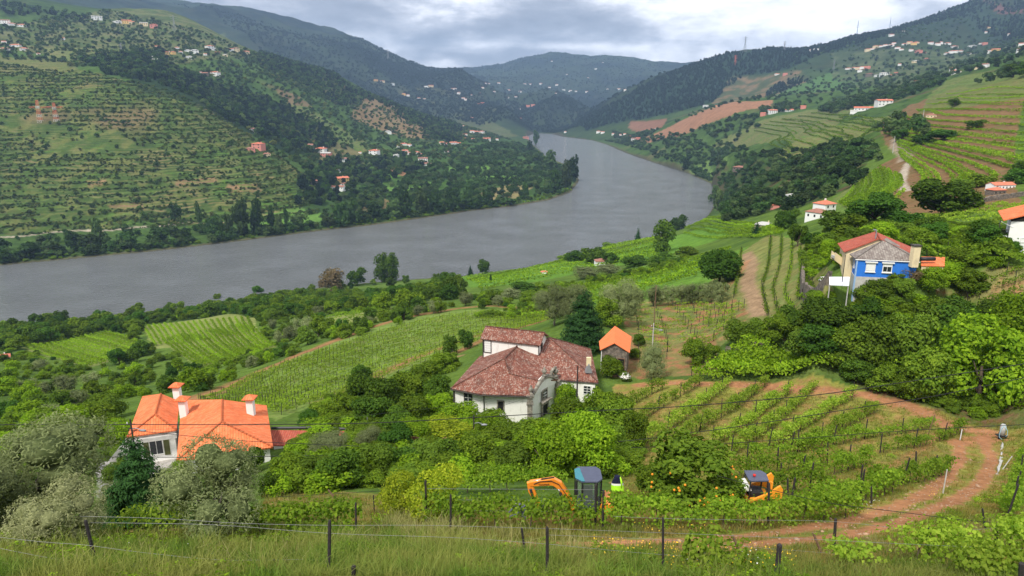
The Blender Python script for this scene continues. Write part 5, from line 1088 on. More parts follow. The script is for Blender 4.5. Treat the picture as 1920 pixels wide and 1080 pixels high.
# foreground
T(85, 985, 205, 270, 'olive', 'huge grey green olive tree filling the left edge of the foreground')
T(-40, 1010, 190, 200, 'olive', 'olive tree cut by the left edge of the view')
T(120, 1025, 130, 170, 'olive_pale', 'smaller pale silvery olive tree in front of the huge one at the left edge')
T(412, 1010, 184, 205, 'olive', 'round olive tree below the orange roofed house')
T(272, 985, 188, 158, 'conifer', 'dark spruce between the two olive trees in front of the orange roofed house')
T(745, 965, 88, 85, 'lime', 'yellow leaved small tree left of its twin behind the grassy bank'); T(818, 975, 110, 110, 'lime', 'taller yellow leaved tree right of its twin in the vineyard')
T(1290, 945, 125, 190, 'mid', 'orange tree with ripe fruit between the jacket and the loader', name='orange_tree')
T(1225, 935, 70, 80, 'mid', 'small leafy tree left of the orange tree')
T(478, 885, 52, 55, 'broad', 'dark pine like bush against the orange roof'); T(620, 860, 55, 95, 'olive', 'grey olive bush beside the low red roof', near=True)
# below the manor
T(1368, 938, 50, 60, 'mid', 'leafy bush hiding the rear of the yellow loader')
for a in ((215,955,60,60,'olive'),(335,905,40,45,'bright'),(320,960,60,60,'broad'),(215,905,40,45,'mid')): T(*a, place='in the yard of the orange roofed house')
for a in ((1660,735,50,70,'mid'),(1610,715,45,70,'broad'),(1700,745,60,70,'mid'),(1560,690,40,60,'mid')): T(*a, place='on the red bank under the big grove', near=True)
for a in ((900,885,75,85,'mid'),(965,895,70,90,'mid'),(1030,895,100,120,'bright'),(1100,890,115,120,'bright'),(930,845,50,70,'mid'),(1000,850,55,80,'mid'),(1135,870,80,75,'mid'),(1080,850,70,90,'bright')): T(*a, place='in the thicket behind the excavator')
for a in ((820,790,55,60,'bright'),(865,805,50,75,'bright'),(840,830,45,90,'lime'),(780,830,45,70,'bright'),(920,820,48,80,'bright'),(960,828,40,70,'mid')): T(*a, place='against the front wall of the manor house')
for a in ((1065,820,80,75,'mid'),(1120,800,75,70,'mid'),(1150,830,85,90,'mid'),(1100,835,70,80,'broad'),(1185,850,80,60,'mid'),(1060,760,45,45,'bright'),(1165,790,50,55,'mid')): T(*a, place='right of the chapel gable of the manor house')
for a in ((540,905,60,70,'mid'),(590,915,65,80,'mid'),(640,915,75,90,'broad'),(700,900,70,85,'mid'),(750,890,60,85,'broad'),(800,885,55,80,'mid'),(850,885,60,70,'broad'),(560,870,45,60,'bright'),(690,850,55,60,'olive'),(740,850,55,70,'broad'),(510,930,50,55,'broad')): T(*a, place='in the hedge right of the orange roofed house')
for a in ((680,760,60,75,'broad'),(720,775,75,90,'broad'),(760,760,65,80,'mid'),(700,800,60,80,'broad'),(770,800,60,75,'mid'),(820,760,60,60,'broad'),(650,790,50,65,'mid'),(740,820,55,70,'broad'),(800,720,45,60,'mid'),(830,700,40,50,'mid'),(610,790,40,60,'mid'),(580,800,35,50,'broad'),(845,690,30,40,'mid'),(680,720,40,40,'broad')): T(*a, place='in the dark clump left of the manor house')
T(845, 665, 40, 32, 'broad', 'small round tree on the vineyard edge, left of a pair'); T(872, 655, 38, 34, 'broad', 'small round tree on the vineyard edge, right of a pair')
T(1093, 655, 118, 108, 'conifer', 'very large dark cedar behind the manor house beside the orange shed', near=True)
T(1145, 708, 42, 45, 'mid', 'green bush in front of the stone shed door'); T(1222, 712, 68, 58, 'olive', 'grey olive tree with a light pole behind, right of the stone shed', near=True); T(1198, 648, 24, 26, 'broad', 'small dark bush right of the orange shed'); T(1190,672,20,26,'mid','low bush under the right eave of the shed')
for a in ((1040,610,75,70,'olive'),(1075,600,70,65,'olive'),(1160,610,85,85,'olive'),(1140,612,55,55,'mid'),(1185,590,55,50,'olive'),(1020,585,40,45,'olive')): T(*a, place='around the dark cedar behind the manor', near=True)
for i, x in enumerate((1225,1252,1278,1302,1328,1352)): T(x, 574-i*1.5, 40, 38, 'olive', place='in the olive line above the reddish vineyard')
T(1348, 532, 62, 85, 'broad', 'large dark green tree left of the dirt track', near=True); T(1495, 462, 45, 42, 'broad', 'round dark tree at the head of the dirt track')
T(1243, 474, 64, 50, 'poplar', 'tall dark tree standing above the river behind bright vineyards'); T(1272, 418, 35, 36, 'broad', 'tree at the river edge behind the tall dark tree'); T(1196, 447, 36, 28, 'conifer', 'pointed dark conifer on the river bank'); T(1143, 462, 24, 38, 'mid', 'round green bush on the river bank')
T(920, 530, 18, 8, 'cypress', 'tiny dark cypress alone on the bright vineyard brow'); T(716, 530, 56, 32, 'poplar', 'tall tree standing over the water, left one of the two'); T(735, 529, 58, 34, 'poplar', 'tall tree standing over the water, right one of the two'); T(905, 513, 28, 26, 'broad', 'dark tree at the water edge on the brow'); T(882, 514, 20, 16, 'conifer', 'small pointed conifer at the water edge on the brow')
for a in ((1078,492,22,45,'broad'),(1105,494,28,50,'broad'),(1145,494,20,40,'broad'),(1120,488,25,40,'broad'),(1060,470,20,40,'mid'),(1080,466,20,36,'mid'),(1100,460,16,40,'olive')): T(*a, place='around the small hut in the bright vineyards')
for a in ((980,552,24,50,'broad'),(1005,548,20,44,'mid'),(960,560,20,40,'olive'),(1100,522,20,60,'olive'),(1140,515,20,60,'olive'),(1190,500,20,60,'broad'),(1240,498,24,60,'broad'),(1290,480,20,50,'mid')): T(*a, place='on the bank between the two bright vineyards')
T(625,545,42,50,'brown','brownish weeping tree at the water edge'); T(670,535,34,40,'broad',place='in the riverside belt')
# right side
for a in ((1595,690,95,100,'mid'),(1645,690,118,105,'mid'),(1700,695,128,110,'mid'),(1765,690,130,115,'broad'),(1822,670,110,100,'broad'),(1740,640,90,100,'mid'),(1620,620,70,80,'broad'),(1550,610,55,60,'broad'),(1860,640,80,80,'broad'),(1790,620,70,90,'broad')): T(a[0], a[1], a[2]*.88, a[3]*.92, a[4], place='in the big grove below the blue house', near=True)
for a in ((1385,650,60,75,'mid'),(1450,650,75,70,'mid'),(1480,640,80,75,'broad'),(1535,640,50,50,'broad'),(1300,690,70,60,'mid'),(1330,680,40,50,'mid'),(1420,640,50,60,'mid')): T(a[0], a[1]-6, a[2]*.75, a[3]*.8, a[4], place='above the dense vine plot', near=True)
T(1835, 760, 165, 165, 'bright', 'big yellow green tree over the shaded earth bank at the right', near=True); T(1900, 700, 150, 120, 'bright', 'bright green tree at the right edge above the bank', near=True); T(1735, 750, 105, 100, 'mid', 'feathery green tree left of the big yellow green one', near=True); T(1780, 700, 60, 80, 'mid', 'green tree between the grove and the yellow green tree', near=True)
T(1635, 425, 62, 105, 'broad', 'wide dark tree on the crest above the blue house', near=True); T(1765, 405, 70, 125, 'broad', 'wide dark tree left of the terraced hut', near=True)
for a in ((1560,440,45,70,'broad'),(1590,450,50,70,'mid'),(1610,470,45,60,'mid'),(1545,475,40,55,'mid'),(1560,490,40,50,'bright'),(1700,440,45,70,'broad'),(1740,445,40,60,'broad'),(1680,455,40,60,'mid'),(1720,465,40,60,'mid'),(1825,440,25,40,'broad'),(1850,460,40,60,'broad'),(1890,472,30,50,'broad'),(1870,475,25,50,'mid'),(1800,500,35,60,'mid'),(1470,430,35,45,'broad'),(1480,425,35,40,'broad'),(1650,562,40,55,'mid'),(1622,572,40,50,'mid'),(1690,560,40,50,'mid'),(1740,545,45,60,'bright'),(1780,530,40,60,'bright'),(1820,545,40,60,'mid')): T(*a, place='around the blue house and the crest')
T(1702, 525, 30, 55, 'brown', 'brown flowering bush against the blue wall', near=True); T(1418,442,26,26,'cypress','dark cypress clump beside the grey roofed bungalow')
T(1575,500,25,30,'bright','light green shrub by the veranda'); T(1530,575,30,40,'broad',place='around the blue house and the crest')
for a in ((1905,345,30,50,'broad'),(1840,350,25,60,'mid'),(1920,330,30,50,'broad'),(1800,360,26,50,'mid'),(1790,200,16,24,'broad'),(1770,262,20,70,'broad'),(1730,270,18,50,'broad'),(1830,240,16,40,'broad'),(1900,145,26,45,'broad'),(1930,140,26,45,'broad'),(1690,262,20,34,'broad')): T(*a, place='on the brown terraced spur')
# belts
def belt(poly, n_, hm, wr, kinds, place, mind=10, seed=0, **k):
    r = random.Random(seed+n_); xs = [p[0] for p in poly]; ys = [p[1] for p in poly]; pts = []; tries = 0
    while len(pts) < n_ and tries < 6000:
        tries += 1; x = r.uniform(min(xs), max(xs)); y = r.uniform(min(ys), max(ys))
        if not inpoly(np.array([x]), np.array([y]), poly)[0]: continue
        if any((x-a)**2+((y-b)*1.6)**2 < mind**2 for a, b in pts): continue
        pts.append((x, y))
    for x, y in pts:
        if any(inpoly(np.array([x]), np.array([y]), q_)[0] for q_ in ([(40,655),(200,625),(280,650),(160,688)],[(300,640),(400,616),(470,606),(520,650),(450,672),(375,690)],[(262,612),(420,592),(478,600),(400,638),(290,652)])): continue
        g = G(x, y, **k); h = r.uniform(*hm); plant(g[0], g[1], g[2], h, h*r.uniform(*wr), r.choice(kinds), place)
belt([(0,612),(180,600),(330,582),(480,555),(600,542),(610,560),(480,590),(330,608),(200,632),(60,650),(0,655)], 44, (5.5, 10), (0.9, 1.3), ['broad','broad','mid'], 'in the riverside belt left of centre', 13)
belt([(620,540),(740,530),(850,524),(880,535),(850,565),(760,595),(680,590),(620,570)], 26, (5, 9), (0.9, 1.3), ['broad','mid','broad'], 'in the riverside belt at the centre', 13)
belt([(480,600),(600,585),(640,640),(560,655),(490,640)], 14, (4, 7), (0.9, 1.2), ['broad','mid','olive','mid'], 'between the square field and oval vineyard', 14)
belt([(640,610),(720,592),(860,572),(950,560),(940,575),(800,592),(700,618),(620,650)], 16, (3, 5.5), (0.9, 1.3), ['olive','mid','broad','olive'], 'along the far edge of the oval vineyard', 12)
belt([(0,700),(120,690),(280,665),(370,700),(500,665),(600,640),(500,690),(360,740),(280,740),(230,790),(120,800),(0,790)], 40, (2.8, 5.0), (1.0, 1.4), ['mid','broad','mid','olive','bright'], 'in the gardens left of the oval vineyard', 15)
belt([(180,640),(260,625),(300,660),(260,680),(180,690)], 10, (4, 7), (0.9, 1.3), ['broad','mid'], 'between the two lower fields', 14)
belt([(1500,600),(1560,590),(1600,640),(1570,690),(1480,690)], 6, (2.6, 4.5), (1.2, 1.6), ['mid','broad','bright'], 'at the foot of the blue house terrace', 22)
belt([(1500,455),(1600,430),(1700,430),(1860,440),(1880,470),(1700,470),(1560,480)], 8, (2.5, 4.0), (1.2, 1.6), ['mid','broad','bright'], 'on the crest behind the blue house', 24)
if 0: belt([(0,625),(180,610),(330,592),(480,565),(600,552),(850,540),(860,560),(600,590),(330,615),(200,640),(0,660)], 50, (3, 6), (1.1, 1.5), ['mid','bright','broad'], 'filling the riverside belt', 12)
belt([(110,800),(230,790),(240,830),(160,850),(60,830)], 12, (2.5, 4.5), (1.1, 1.5), ['bright','mid'], 'behind the huge olive tree', 16)
# ------------------------------------------------------------------ far woods and scrub: uncountable, one object each
def lod(name, mat, seed, n_, size, shape='round', lobes=7): return crown(name, mat, seed, n_, size, lobes, 0.8, shape, core=True, lobe_r=(0.2, 0.3))
def scatter_obj(name, pts, protos, label=None):
    """pts: x,y,z,height,width,rot"""
    me = bpy.data.meshes.new(name); me.vertices.add(len(pts)); me.vertices.foreach_set('co', np.ascontiguousarray(pts[:, :3], np.float32).ravel())
    a = me.attributes.new('sc', 'FLOAT_VECTOR', 'POINT'); a.data.foreach_set('vector', np.ascontiguousarray(pts[:, [4, 4, 3]], np.float32).ravel())
    b = me.attributes.new('ro', 'FLOAT_VECTOR', 'POINT'); b.data.foreach_set('vector', np.ascontiguousarray(np.c_[np.zeros(len(pts)), np.zeros(len(pts)), pts[:, 5]], np.float32).ravel())
    o = link(bpy.data.objects.new(name, me)); o['kind'] = 'stuff'
    ng = bpy.data.node_groups.new(name, 'GeometryNodeTree'); ng.interface.new_socket('Geometry', in_out='INPUT', socket_type='NodeSocketGeometry'); ng.interface.new_socket('Geometry', in_out='OUTPUT', socket_type='NodeSocketGeometry')
    gi = ng.nodes.new('NodeGroupInput'); go = ng.nodes.new('NodeGroupOutput'); ip = ng.nodes.new('GeometryNodeInstanceOnPoints'); jn = ng.nodes.new('GeometryNodeJoinGeometry')
    for p in protos: oi = ng.nodes.new('GeometryNodeObjectInfo'); oi.inputs['Object'].default_value = p; oi.inputs['As Instance'].default_value = True; ng.links.new(oi.outputs['Geometry'], jn.inputs[0])
    def att(nm): n_ = ng.nodes.new('GeometryNodeInputNamedAttribute'); n_.data_type = 'FLOAT_VECTOR'; n_.inputs[0].default_value = nm; return n_.outputs[0]
    ip.inputs['Pick Instance'].default_value = True
    rn = ng.nodes.new('FunctionNodeRandomValue'); rn.data_type = 'INT'; rn.inputs[4].default_value = 0; rn.inputs[5].default_value = len(protos)-1
    ng.links.new(gi.outputs[0], ip.inputs['Points']); ng.links.new(jn.outputs[0], ip.inputs['Instance']); ng.links.new(rn.outputs[2], ip.inputs['Instance Index'])
    er = ng.nodes.new('FunctionNodeEulerToRotation'); ng.links.new(att('ro'), er.inputs[0]); ng.links.new(er.outputs[0], ip.inputs['Rotation']); ng.links.new(att('sc'), ip.inputs['Scale']); ng.links.new(ip.outputs[0], go.inputs[0])
    md = o.modifiers.new('scatter', 'NODES'); md.node_group = ng; return o
def spots(polys, per_px, hm, wr, band=None, dmin=0, seed=5, minr=6):
    """random points, dense as woodland looks, in plan polygons measured on the photograph"""
    r = np.random.default_rng(seed); out = []
    for poly, spacing in polys:
        pu = np.array(uvp(poly, dmin=dmin)); Y = np.exp(pu[:, 1])-OFF; X = pu[:, 0]*(Y+OFF); x0, x1, y0, y1 = X.min(), X.max(), Y.min(), Y.max(); n_ = int((x1-x0)*(y1-y0)/spacing**2)
        n_ = min(n_, 200000); x = r.uniform(x0, x1, n_); y = r.uniform(y0, y1, n_); u = x/(y+OFF); v = np.log(y+OFF); k = inpoly(u+0.006*fbm(x/60, y/60, 2, 3), v+0.012*fbm(x/60, y/60, 2, 4), pu); x, y = x[k], y[k]
        z = H(x, y); k = z > 0.8
        if band: q_ = z/6.5+0.8*fbm(x/250, y/250, 3, 88); fr_ = q_-np.floor(q_); k &= ((fr_ > 0.70) | (fr_ < 0.12)) & (vnoise(x/45, y/45, 3) > band) | (r.random(len(x)) < 0.06)
        out.append(np.c_[x, y, z][k])
    p = np.concatenate(out); h = r.uniform(*hm, len(p))*r.uniform(0.75, 1.1, len(p)); return np.c_[p, h, h*r.uniform(*wr, len(p)), r.random(len(p))*6.28]
def proto(px, py, h, wd, me, nm, lab, cat='tree'):
    g = G(px, py); root = empty(nm, g); root.scale = (wd, wd, h); tag(root, lab, cat); c_ = link(bpy.data.objects.new('crown', me), root); t_ = link(bpy.data.objects.new('trunk', TRUNKS[0]), root); return c_
pa = [proto(430+25*i, 440-4*i, 24+2*i, 11, lod('crown', M['far'], 200+i, 420, 0.17, 'tall'), 'poplar_tree', lb) for i, lb in enumerate(('tallest poplar on the far river bank, leftmost of three', 'middle poplar of three on the far river bank', 'rightmost of three poplars on the far river bank'))]
pd_ = [proto(x, y, 3.5, 5, lod('crown', M['scrub'], 230+i, 300, 0.2), 'bush', lb, 'bush') for i, (x, y, lb) in enumerate(((120,330,'bush on the terraced left hillside above a red earth scar'),(300,300,'lone bush in the middle of the terraced left hillside')))]
pb = [proto(x, y, 9, 10, lod('crown', M['far'], 210+i, 330, 0.19), 'broadleaf_tree', lb) for i, (x, y, lb) in enumerate(((240,460,'rounded tree on the far bank below the river road'),(680,415,'rounded tree at the water edge opposite the brown weeping tree'),(1060,345,'rounded tree on the wooded tip of the left bank')))]
pc = [proto(x, y, 16, 9, lod('crown', M['fardark'], 220+i, 260, 0.2, 'tall'), 'pine_tree', lb) for i, (x, y, lb) in enumerate(((1240,165,'dark pine near the crest of the right ridge'),(330,150,'dark pine at the top of the wooded left gully')))]
# the bank of tall trees opposite, counted one by one
for i, (x, y, h, w_) in enumerate([(330,415,34,24),(374,420,40,14),(410,440,38,26),(455,442,66,34),(482,438,62,28),(400,446,40,30),(140,470,36,34),(190,462,50,30),(165,470,30,36),(60,484,30,40),(20,490,20,30),(300,455,28,34),(330,452,26,36),(510,432,44,18),(525,436,34,22),(538,430,40,10),(240,462,26,36),(95,480,30,36),(5,470,24,30),(560,425,24,30),(640,425,46,34),(665,420,44,30),(620,425,20,30),(715,405,24,12),(730,402,22,12),(760,405,50,34),(790,400,46,34),(740,408,34,30),(815,398,40,30),(850,396,44,34),(700,412,30,30),(880,390,36,30),(915,388,30,28),(985,375,32,14),(1040,362,40,30),(1060,352,50,30),(1075,338,44,24),(1030,318,34,30),(1010,305,20,24),(1005,272,26,14),(995,285,20,16),(950,385,14,30),(1345,395,40,22),(1338,380,30,22),(1285,318,22,16),(1305,330,16,24)]):
    g = G(x, y); s = fwd(*g)/F; root = empty('broadleaf_tree', g, i*1.3); root.scale = (w_*s, w_*s, h*s); tag(root, 'tall dark tree standing on the river edge of the opposite bank', 'tree', 'tall trees on the opposite river edge')
    sec_ = next(t for q_, t in ((120, 'at the far left water edge opposite'), (230, 'below the pale river road opposite'), (360, 'on the opposite bank left of the poplar group'), (500, 'in the poplar group on the opposite bank'), (600, 'right of the poplar group on the opposite bank'), (720, 'on the opposite bank by the earth banks'), (870, 'in the dense centre of the opposite bank'), (1000, 'near the small white boat'), (1100, 'on the wooded tip of the left bank'), (9999, 'on the right bank by the river bend')) if x < q_)
    root['label'] = ('slender' if h > w_*1.25 else 'broad')+' dark tree '+sec_
    link(bpy.data.objects.new('crown', (pa if h > w_ else pb)[i % 3].data), root); link(bpy.data.objects.new('trunk', TRUNKS[i % 3]), root)
PLAIN = [(610,400),(690,350),(740,345),(840,300),(960,268),(1000,280),(1035,305),(1080,330),(1080,345),(1050,370),(960,385),(840,402),(700,420),(600,432)]
w1 = spots([(PLAIN, 15.0), ([(0,485),(150,472),(300,458),(450,440),(600,424),(600,432),(450,450),(300,468),(150,482),(0,496)], 7.0), ([(0,450),(200,436),(380,425),(480,430),(300,460),(0,490)], 21.0)], 0, (6, 11), (0.9, 1.4), dmin=500, seed=1)
BR = [(-60,100),(180,137),(330,175),(440,235),(520,290),(600,345),(600,400),(480,420),(200,432),(0,440),(-60,440)]
w2 = spots([(BR, 3.2)], 0, (1.0, 2.6), (1.3, 2.1), band=0.13, dmin=500, seed=2)
w3 = spots([([(150,115),(300,95),(330,130),(400,150),(520,190),(600,235),(640,270),(540,290),(520,270),(425,225),(330,170),(200,140)], 11.0), ([(560,330),(640,290),(700,300),(760,290),(800,320),(700,350),(640,380),(560,400)], 14.0), ([(520,90),(640,150),(700,180),(830,215),(870,245),(840,250),(790,240),(720,200),(690,185),(640,200),(560,160),(480,120)], 14.0), ([(800,240),(870,262),(860,268),(790,260)], 14.0), ([(0,5),(160,30),(160,45),(0,25)], 20.0)], 0, (8, 14), (0.9, 1.3), dmin=700, seed=3)
w4 = spots([([(0,50),(200,20),(300,40),(480,100),(640,200),(700,250),(600,330),(500,280),(440,230),(330,170),(0,110)], 17.0), ([(640,180),(760,210),(900,245),(960,262),(840,300),(700,330)], 17.0), ([(430,90),(560,125),(700,190),(640,200),(520,160)], 16.0)], 0, (4, 9), (1.0, 1.6), dmin=900, seed=4)
w5 = spots([([(1345,395),(1330,345),(1290,320),(1310,305),(1360,330),(1400,300),(1520,285),(1640,275),(1660,300),(1600,350),(1560,375),(1500,395),(1440,400),(1400,412),(1360,420)], 12.5), ([(1130,262),(1180,275),(1230,300),(1290,320),(1290,300),(1230,280),(1180,262)], 12.0), ([(1280,270),(1380,275),(1420,300),(1340,310),(1290,290)], 13.0)], 0, (5, 9.5), (1.0, 1.4), dmin=350, seed=5)
w6 = spots([([(1195,262),(1290,318),(1345,338),(1400,300),(1380,275),(1440,228),(1420,218),(1290,252)], 19.0), ([(1150,248),(1240,240),(1200,262),(1150,258)], 15.0), ([(1530,205),(1600,185),(1680,170),(1760,150),(1760,162),(1680,190),(1620,200),(1560,215)], 11.0), ([(1560,60),(1960,20),(1960,150),(1700,165),(1500,170),(1480,140)], 42.0), ([(1330,200),(1480,170),(1640,165),(1640,185),(1480,200),(1260,235)], 50.0), ([(1420,205),(1500,190),(1500,205),(1425,218)], 13.0), ([(1600,245),(1700,225),(1760,240),(1740,262),(1680,262)], 16.0)], 0, (7, 12), (1.0, 1.4), dmin=400, seed=6)
w7 = spots([(RID, 15.0), ([(1600,62),(1850,0),(1960,-12),(1960,8),(1860,20),(1700,55),(1640,80)], 18.0), ([(1440,165),(1500,145),(1520,150),(1440,180)], 16.0), ([(1780,30),(1960,15),(1960,60),(1850,62)], 20.0)], 0, (9, 16), (0.7, 1.0), dmin=1800, seed=7)
w8 = spots([([(300,-5),(400,15),(640,72),(850,127),(915,158),(900,230),(700,190),(640,150),(480,90)], 27.0), ([(900,115),(1060,100),(1250,122),(1250,165),(1000,200),(900,230)], 48.0), ([(640,76),(850,130),(915,160),(880,175),(700,125)], 20.0)], 0, (6, 13), (1.2, 2.2), dmin=3400, seed=8)
scatter_obj('bank_woodland', w1, pb); w2b = spots([(BR, 19.0)], 0, (3, 6.5), (0.9, 1.3), dmin=500, seed=12); w2 = np.concatenate([w2[vnoise(w2[:, 0]/70, w2[:, 1]/70, 8) > 0.22], w2b]); scatter_obj('terrace_scrub', w2, pd_); scatter_obj('hill_woodland', w3, pb+pc); scatter_obj('hill_scrub', w4, pd_+pb); scatter_obj('slope_woodland', w5, pb); scatter_obj('spur_woodland', w6, pb); scatter_obj('ridge_forest', w7, pc); w9 = spots([([(870,215),(900,190),(960,188),(1060,185),(1120,200),(1080,240),(1010,246),(900,236)], 20.0), ([(700,150),(915,182),(1000,200),(900,232),(720,190)], 45.0), ([(920,150),(1250,150),(1250,190),(1000,195)], 60.0)], 0, (8, 14), (1.0, 1.6), dmin=3200, seed=9)
bank_l = [(0,496),(150,483),(300,469),(450,451),(600,433),(700,421),(800,407),(880,395),(960,386),(1030,374),(1072,358),(1072,350),(1020,366),(960,377),(880,387),(800,398),(700,412),(600,425),(450,443),(300,461),(150,475),(0,488)]
w10 = spots([(bank_l, 6.0)], 0, (1.8, 4.0), (1.2, 1.8), dmin=400, seed=10); scatter_obj('waterside_willows', w10, FIRST['bright', False][:1]+FIRST['mid', False][:2])
scatter_obj('valley_woodland', w9, pc); scatter_obj('distant_woodland', w8, pc)
# low growth of the near slope: brambles and shrubs nobody could count
def near_spots(polys, hm, wr, seed):
    r = np.random.default_rng(seed); out = []
    for poly, n_ in polys:
        pw = np.array([G(*p)[:2] for p in poly]); x = r.uniform(pw[:, 0].min(), pw[:, 0].max(), n_); y = r.uniform(pw[:, 1].min(), pw[:, 1].max(), n_); k = inpoly(x, y, pw) & (H(x, y) > 0.6); out.append(np.c_[x, y, H(x, y)-0.15][k])
    p = np.concatenate(out)
    for q_ in PLOTS: p = p[~inpoly(p[:, 0], p[:, 1], np.array([G(*c)[:2] for c in q_]))]
    h = r.uniform(*hm, len(p)); return np.c_[p, h, h*r.uniform(*wr, len(p)), r.random(len(p))*6.28]
PLOTS = [[(30,650),(200,622),(290,650),(160,690)],[(262,612),(420,590),(480,596),(480,622),(400,640),(290,655)],[(300,640),(400,616),(470,606),(520,650),(450,672),(375,690)],[(610,595),(680,585),(730,572),(740,590),(640,625)],[(20,735),(90,720),(140,722),(140,760),(90,775),(20,770)]]
u0 = near_spots([([(0,622),(180,608),(330,590),(480,562),(600,550),(850,538),(870,560),(600,592),(330,618),(200,642),(0,660)], 1300)], (3.0, 6.5), (1.1, 1.6), 4)
u1 = near_spots([([(0,640),(300,600),(620,555),(880,545),(860,575),(640,640),(480,690),(360,745),(250,745),(230,800),(0,800)], 2600), ([(880,560),(1000,545),(1200,510),(1290,480),(1290,500),(1100,545),(960,600),(900,600)], 500)], (1.2, 2.8), (1.1, 1.8), 1)
u2 = near_spots([([(560,810),(640,750),(760,715),(850,760),(820,850),(900,900),(520,930)], 900), ([(860,800),(1120,780),(1200,850),(1160,900),(900,900)], 500), ([(1480,700),(1500,600),(1560,580),(1620,560),(1900,560),(1900,640),(1700,700)], 900), ([(1500,480),(1560,430),(1880,430),(1900,470),(1860,540),(1740,540),(1740,470),(1560,470),(1550,500)], 1300), ([(100,800),(230,800),(240,870),(120,900),(0,900),(0,800)], 300), ([(1480,690),(1700,698),(1850,740),(1900,780),(1780,775),(1650,728)], 260)], (0.7, 1.7), (1.2, 2.0), 2)
scatter_obj('riverside_thicket', u0, FIRST['mid', False][:2]+FIRST['broad', False][:3]); scatter_obj('undergrowth', u1, FIRST['mid', False][:2]+FIRST['bright', False][:1]+FIRST['broad', False][:1]); scatter_obj('brambles', u2, FIRST['mid', True][:2]+FIRST['bright', False][:1])
print('SCATTER', [len(q_) for q_ in (w1, w2, w3, w4, w5, w6, w7, w8)], 'trees', TREE_N, 'rows', ROWN)
# ------------------------------------------------------------------ grass and flowers
def Gv(px, py, d0=8, d1=160, n_=420):
    cp_, sp_ = math.cos(PITCH), math.sin(PITCH); xc = (px-960)/F; yc = -(py-540)/F; dx = xc; dy = cp_+sp_*yc; dz = -sp_+cp_*yc
    Ds = np.exp(np.linspace(math.log(d0), math.log(d1), n_)); done = np.zeros(len(px), bool); res = np.zeros((len(px), 2)); prev = d0
    for D in Ds:
        i = np.nonzero(~done)[0]
        if len(i) == 0: break
        x = dx[i]/dy[i]*D; hit = CH+dz[i]/dy[i]*D < H(x, np.full(len(i), D)); j = i[hit]; Dm = (D+prev)/2; res[j, 0] = dx[j]/dy[j]*Dm; res[j, 1] = Dm; done[j] = True; prev = D
    return res[done]
def rand_in(poly, n_, r):
    p = np.array(poly, float); x = r.uniform(p[:, 0].min(), p[:, 0].max(), n_); y = r.uniform(p[:, 1].min(), p[:, 1].max(), n_); k = inpoly(x, y, p); return x[k], y[k]
TRK = [np.array([G(*p)[:2] for p in ln]) for ln in ([(780,1020),(950,1022),(1150,1020),(1300,1012),(1450,1000),(1560,985),(1640,965),(1720,935),(1770,900),(1800,860),(1800,830)],[(1300,1030),(1450,1020),(1580,1005),(1700,975),(1790,940),(1845,900),(1860,860),(1840,820)],[(1200,722),(1300,720),(1420,722),(1530,730),(1620,740),(1700,760),(1780,800),(1850,810)])]
def grass(name, polys, hm, bw, blades, mat, seed, clump=0.0, lean=0.45):
    r = np.random.default_rng(seed); P_ = []
    for poly, n_ in polys: x, y = rand_in(poly, n_, r); P_.append(Gv(x, y))
    P_ = np.concatenate(P_); d_ = np.min([seg_dist(P_[:, 0], P_[:, 1], t_) for t_ in TRK], axis=0); P_ = P_[d_ > 0.55+0.35*r.random(len(P_))]
    if clump: P_ = P_[vnoise(P_[:, 0]/0.9, P_[:, 1]/0.9, seed)*0.6+vnoise(P_[:, 0]/4, P_[:, 1]/4, seed+1)*0.5 > clump*r.uniform(0.7, 1.3, len(P_))]
    b = np.repeat(P_, blades, axis=0); n_ = len(b); b = b+r.normal(size=(n_, 2))*0.10; z = H(b[:, 0], b[:, 1])-0.03
    hs = np.repeat(r.uniform(*hm, len(P_)), blades)*r.uniform(0.5, 1.15, n_); a = r.random(n_)*6.28; dx, dy = np.cos(a), np.sin(a); ln_ = hs*np.abs(r.normal(size=n_))*lean; w_ = bw*r.uniform(.6, 1.3, n_)
    ux, uy = -dy*w_/2, dx*w_/2
    v0 = np.c_[b[:, 0]-ux, b[:, 1]-uy, z]; v1 = np.c_[b[:, 0]+ux, b[:, 1]+uy, z]; mx, my, mz = b[:, 0]+dx*ln_*.35, b[:, 1]+dy*ln_*.35, z+hs*.62
    v2 = np.c_[mx+ux*.8, my+uy*.8, mz]; v3 = np.c_[mx-ux*.8, my-uy*.8, mz]; t_ = np.c_[b[:, 0]+dx*ln_, b[:, 1]+dy*ln_, z+hs*np.clip(1-0.25*ln_/hs, .6, 1)]; t2 = t_+np.c_[ux*.15, uy*.15, ux*0]
    v = np.stack([v0, v1, v2, v3, t_, t2], 1).reshape(-1, 3); i = np.arange(n_)[:, None]*6; f = np.concatenate([i+[0, 1, 2, 3], i+[3, 2, 5, 4]])
    me = mesh_np(name, v, f, M[mat]); at_ = me.attributes.new('leaf', 'FLOAT', 'POINT'); at_.data.foreach_set('value', np.repeat(r.random(n_), 6).astype(np.float32)); tag(link(bpy.data.objects.new(name, me)), kind='stuff')
GB = [(-40,1000),(200,1010),(500,985),(700,1000),(860,1030),(1100,1040),(1300,1045),(1500,1050),(1960,1080),(1960,1120),(-40,1120)]
grass('tall_grass', [(GB, 17000), ([(-40,1030),(940,1030),(940,1120),(-40,1120)], 12000)], (0.22, 0.60), 0.017, 7, 'grass', 1, 0.26)
grass('tall_grass_clumps', [([(600,1010),(920,1015),(940,1120),(560,1120)], 2600), ([(-40,1010),(600,1000),(600,1120),(-40,1120)], 1800), ([(940,1050),(1500,1060),(1500,1120),(940,1120)], 900)], (0.55, 0.95), 0.020, 9, 'grass', 11, 0.52, 0.55)
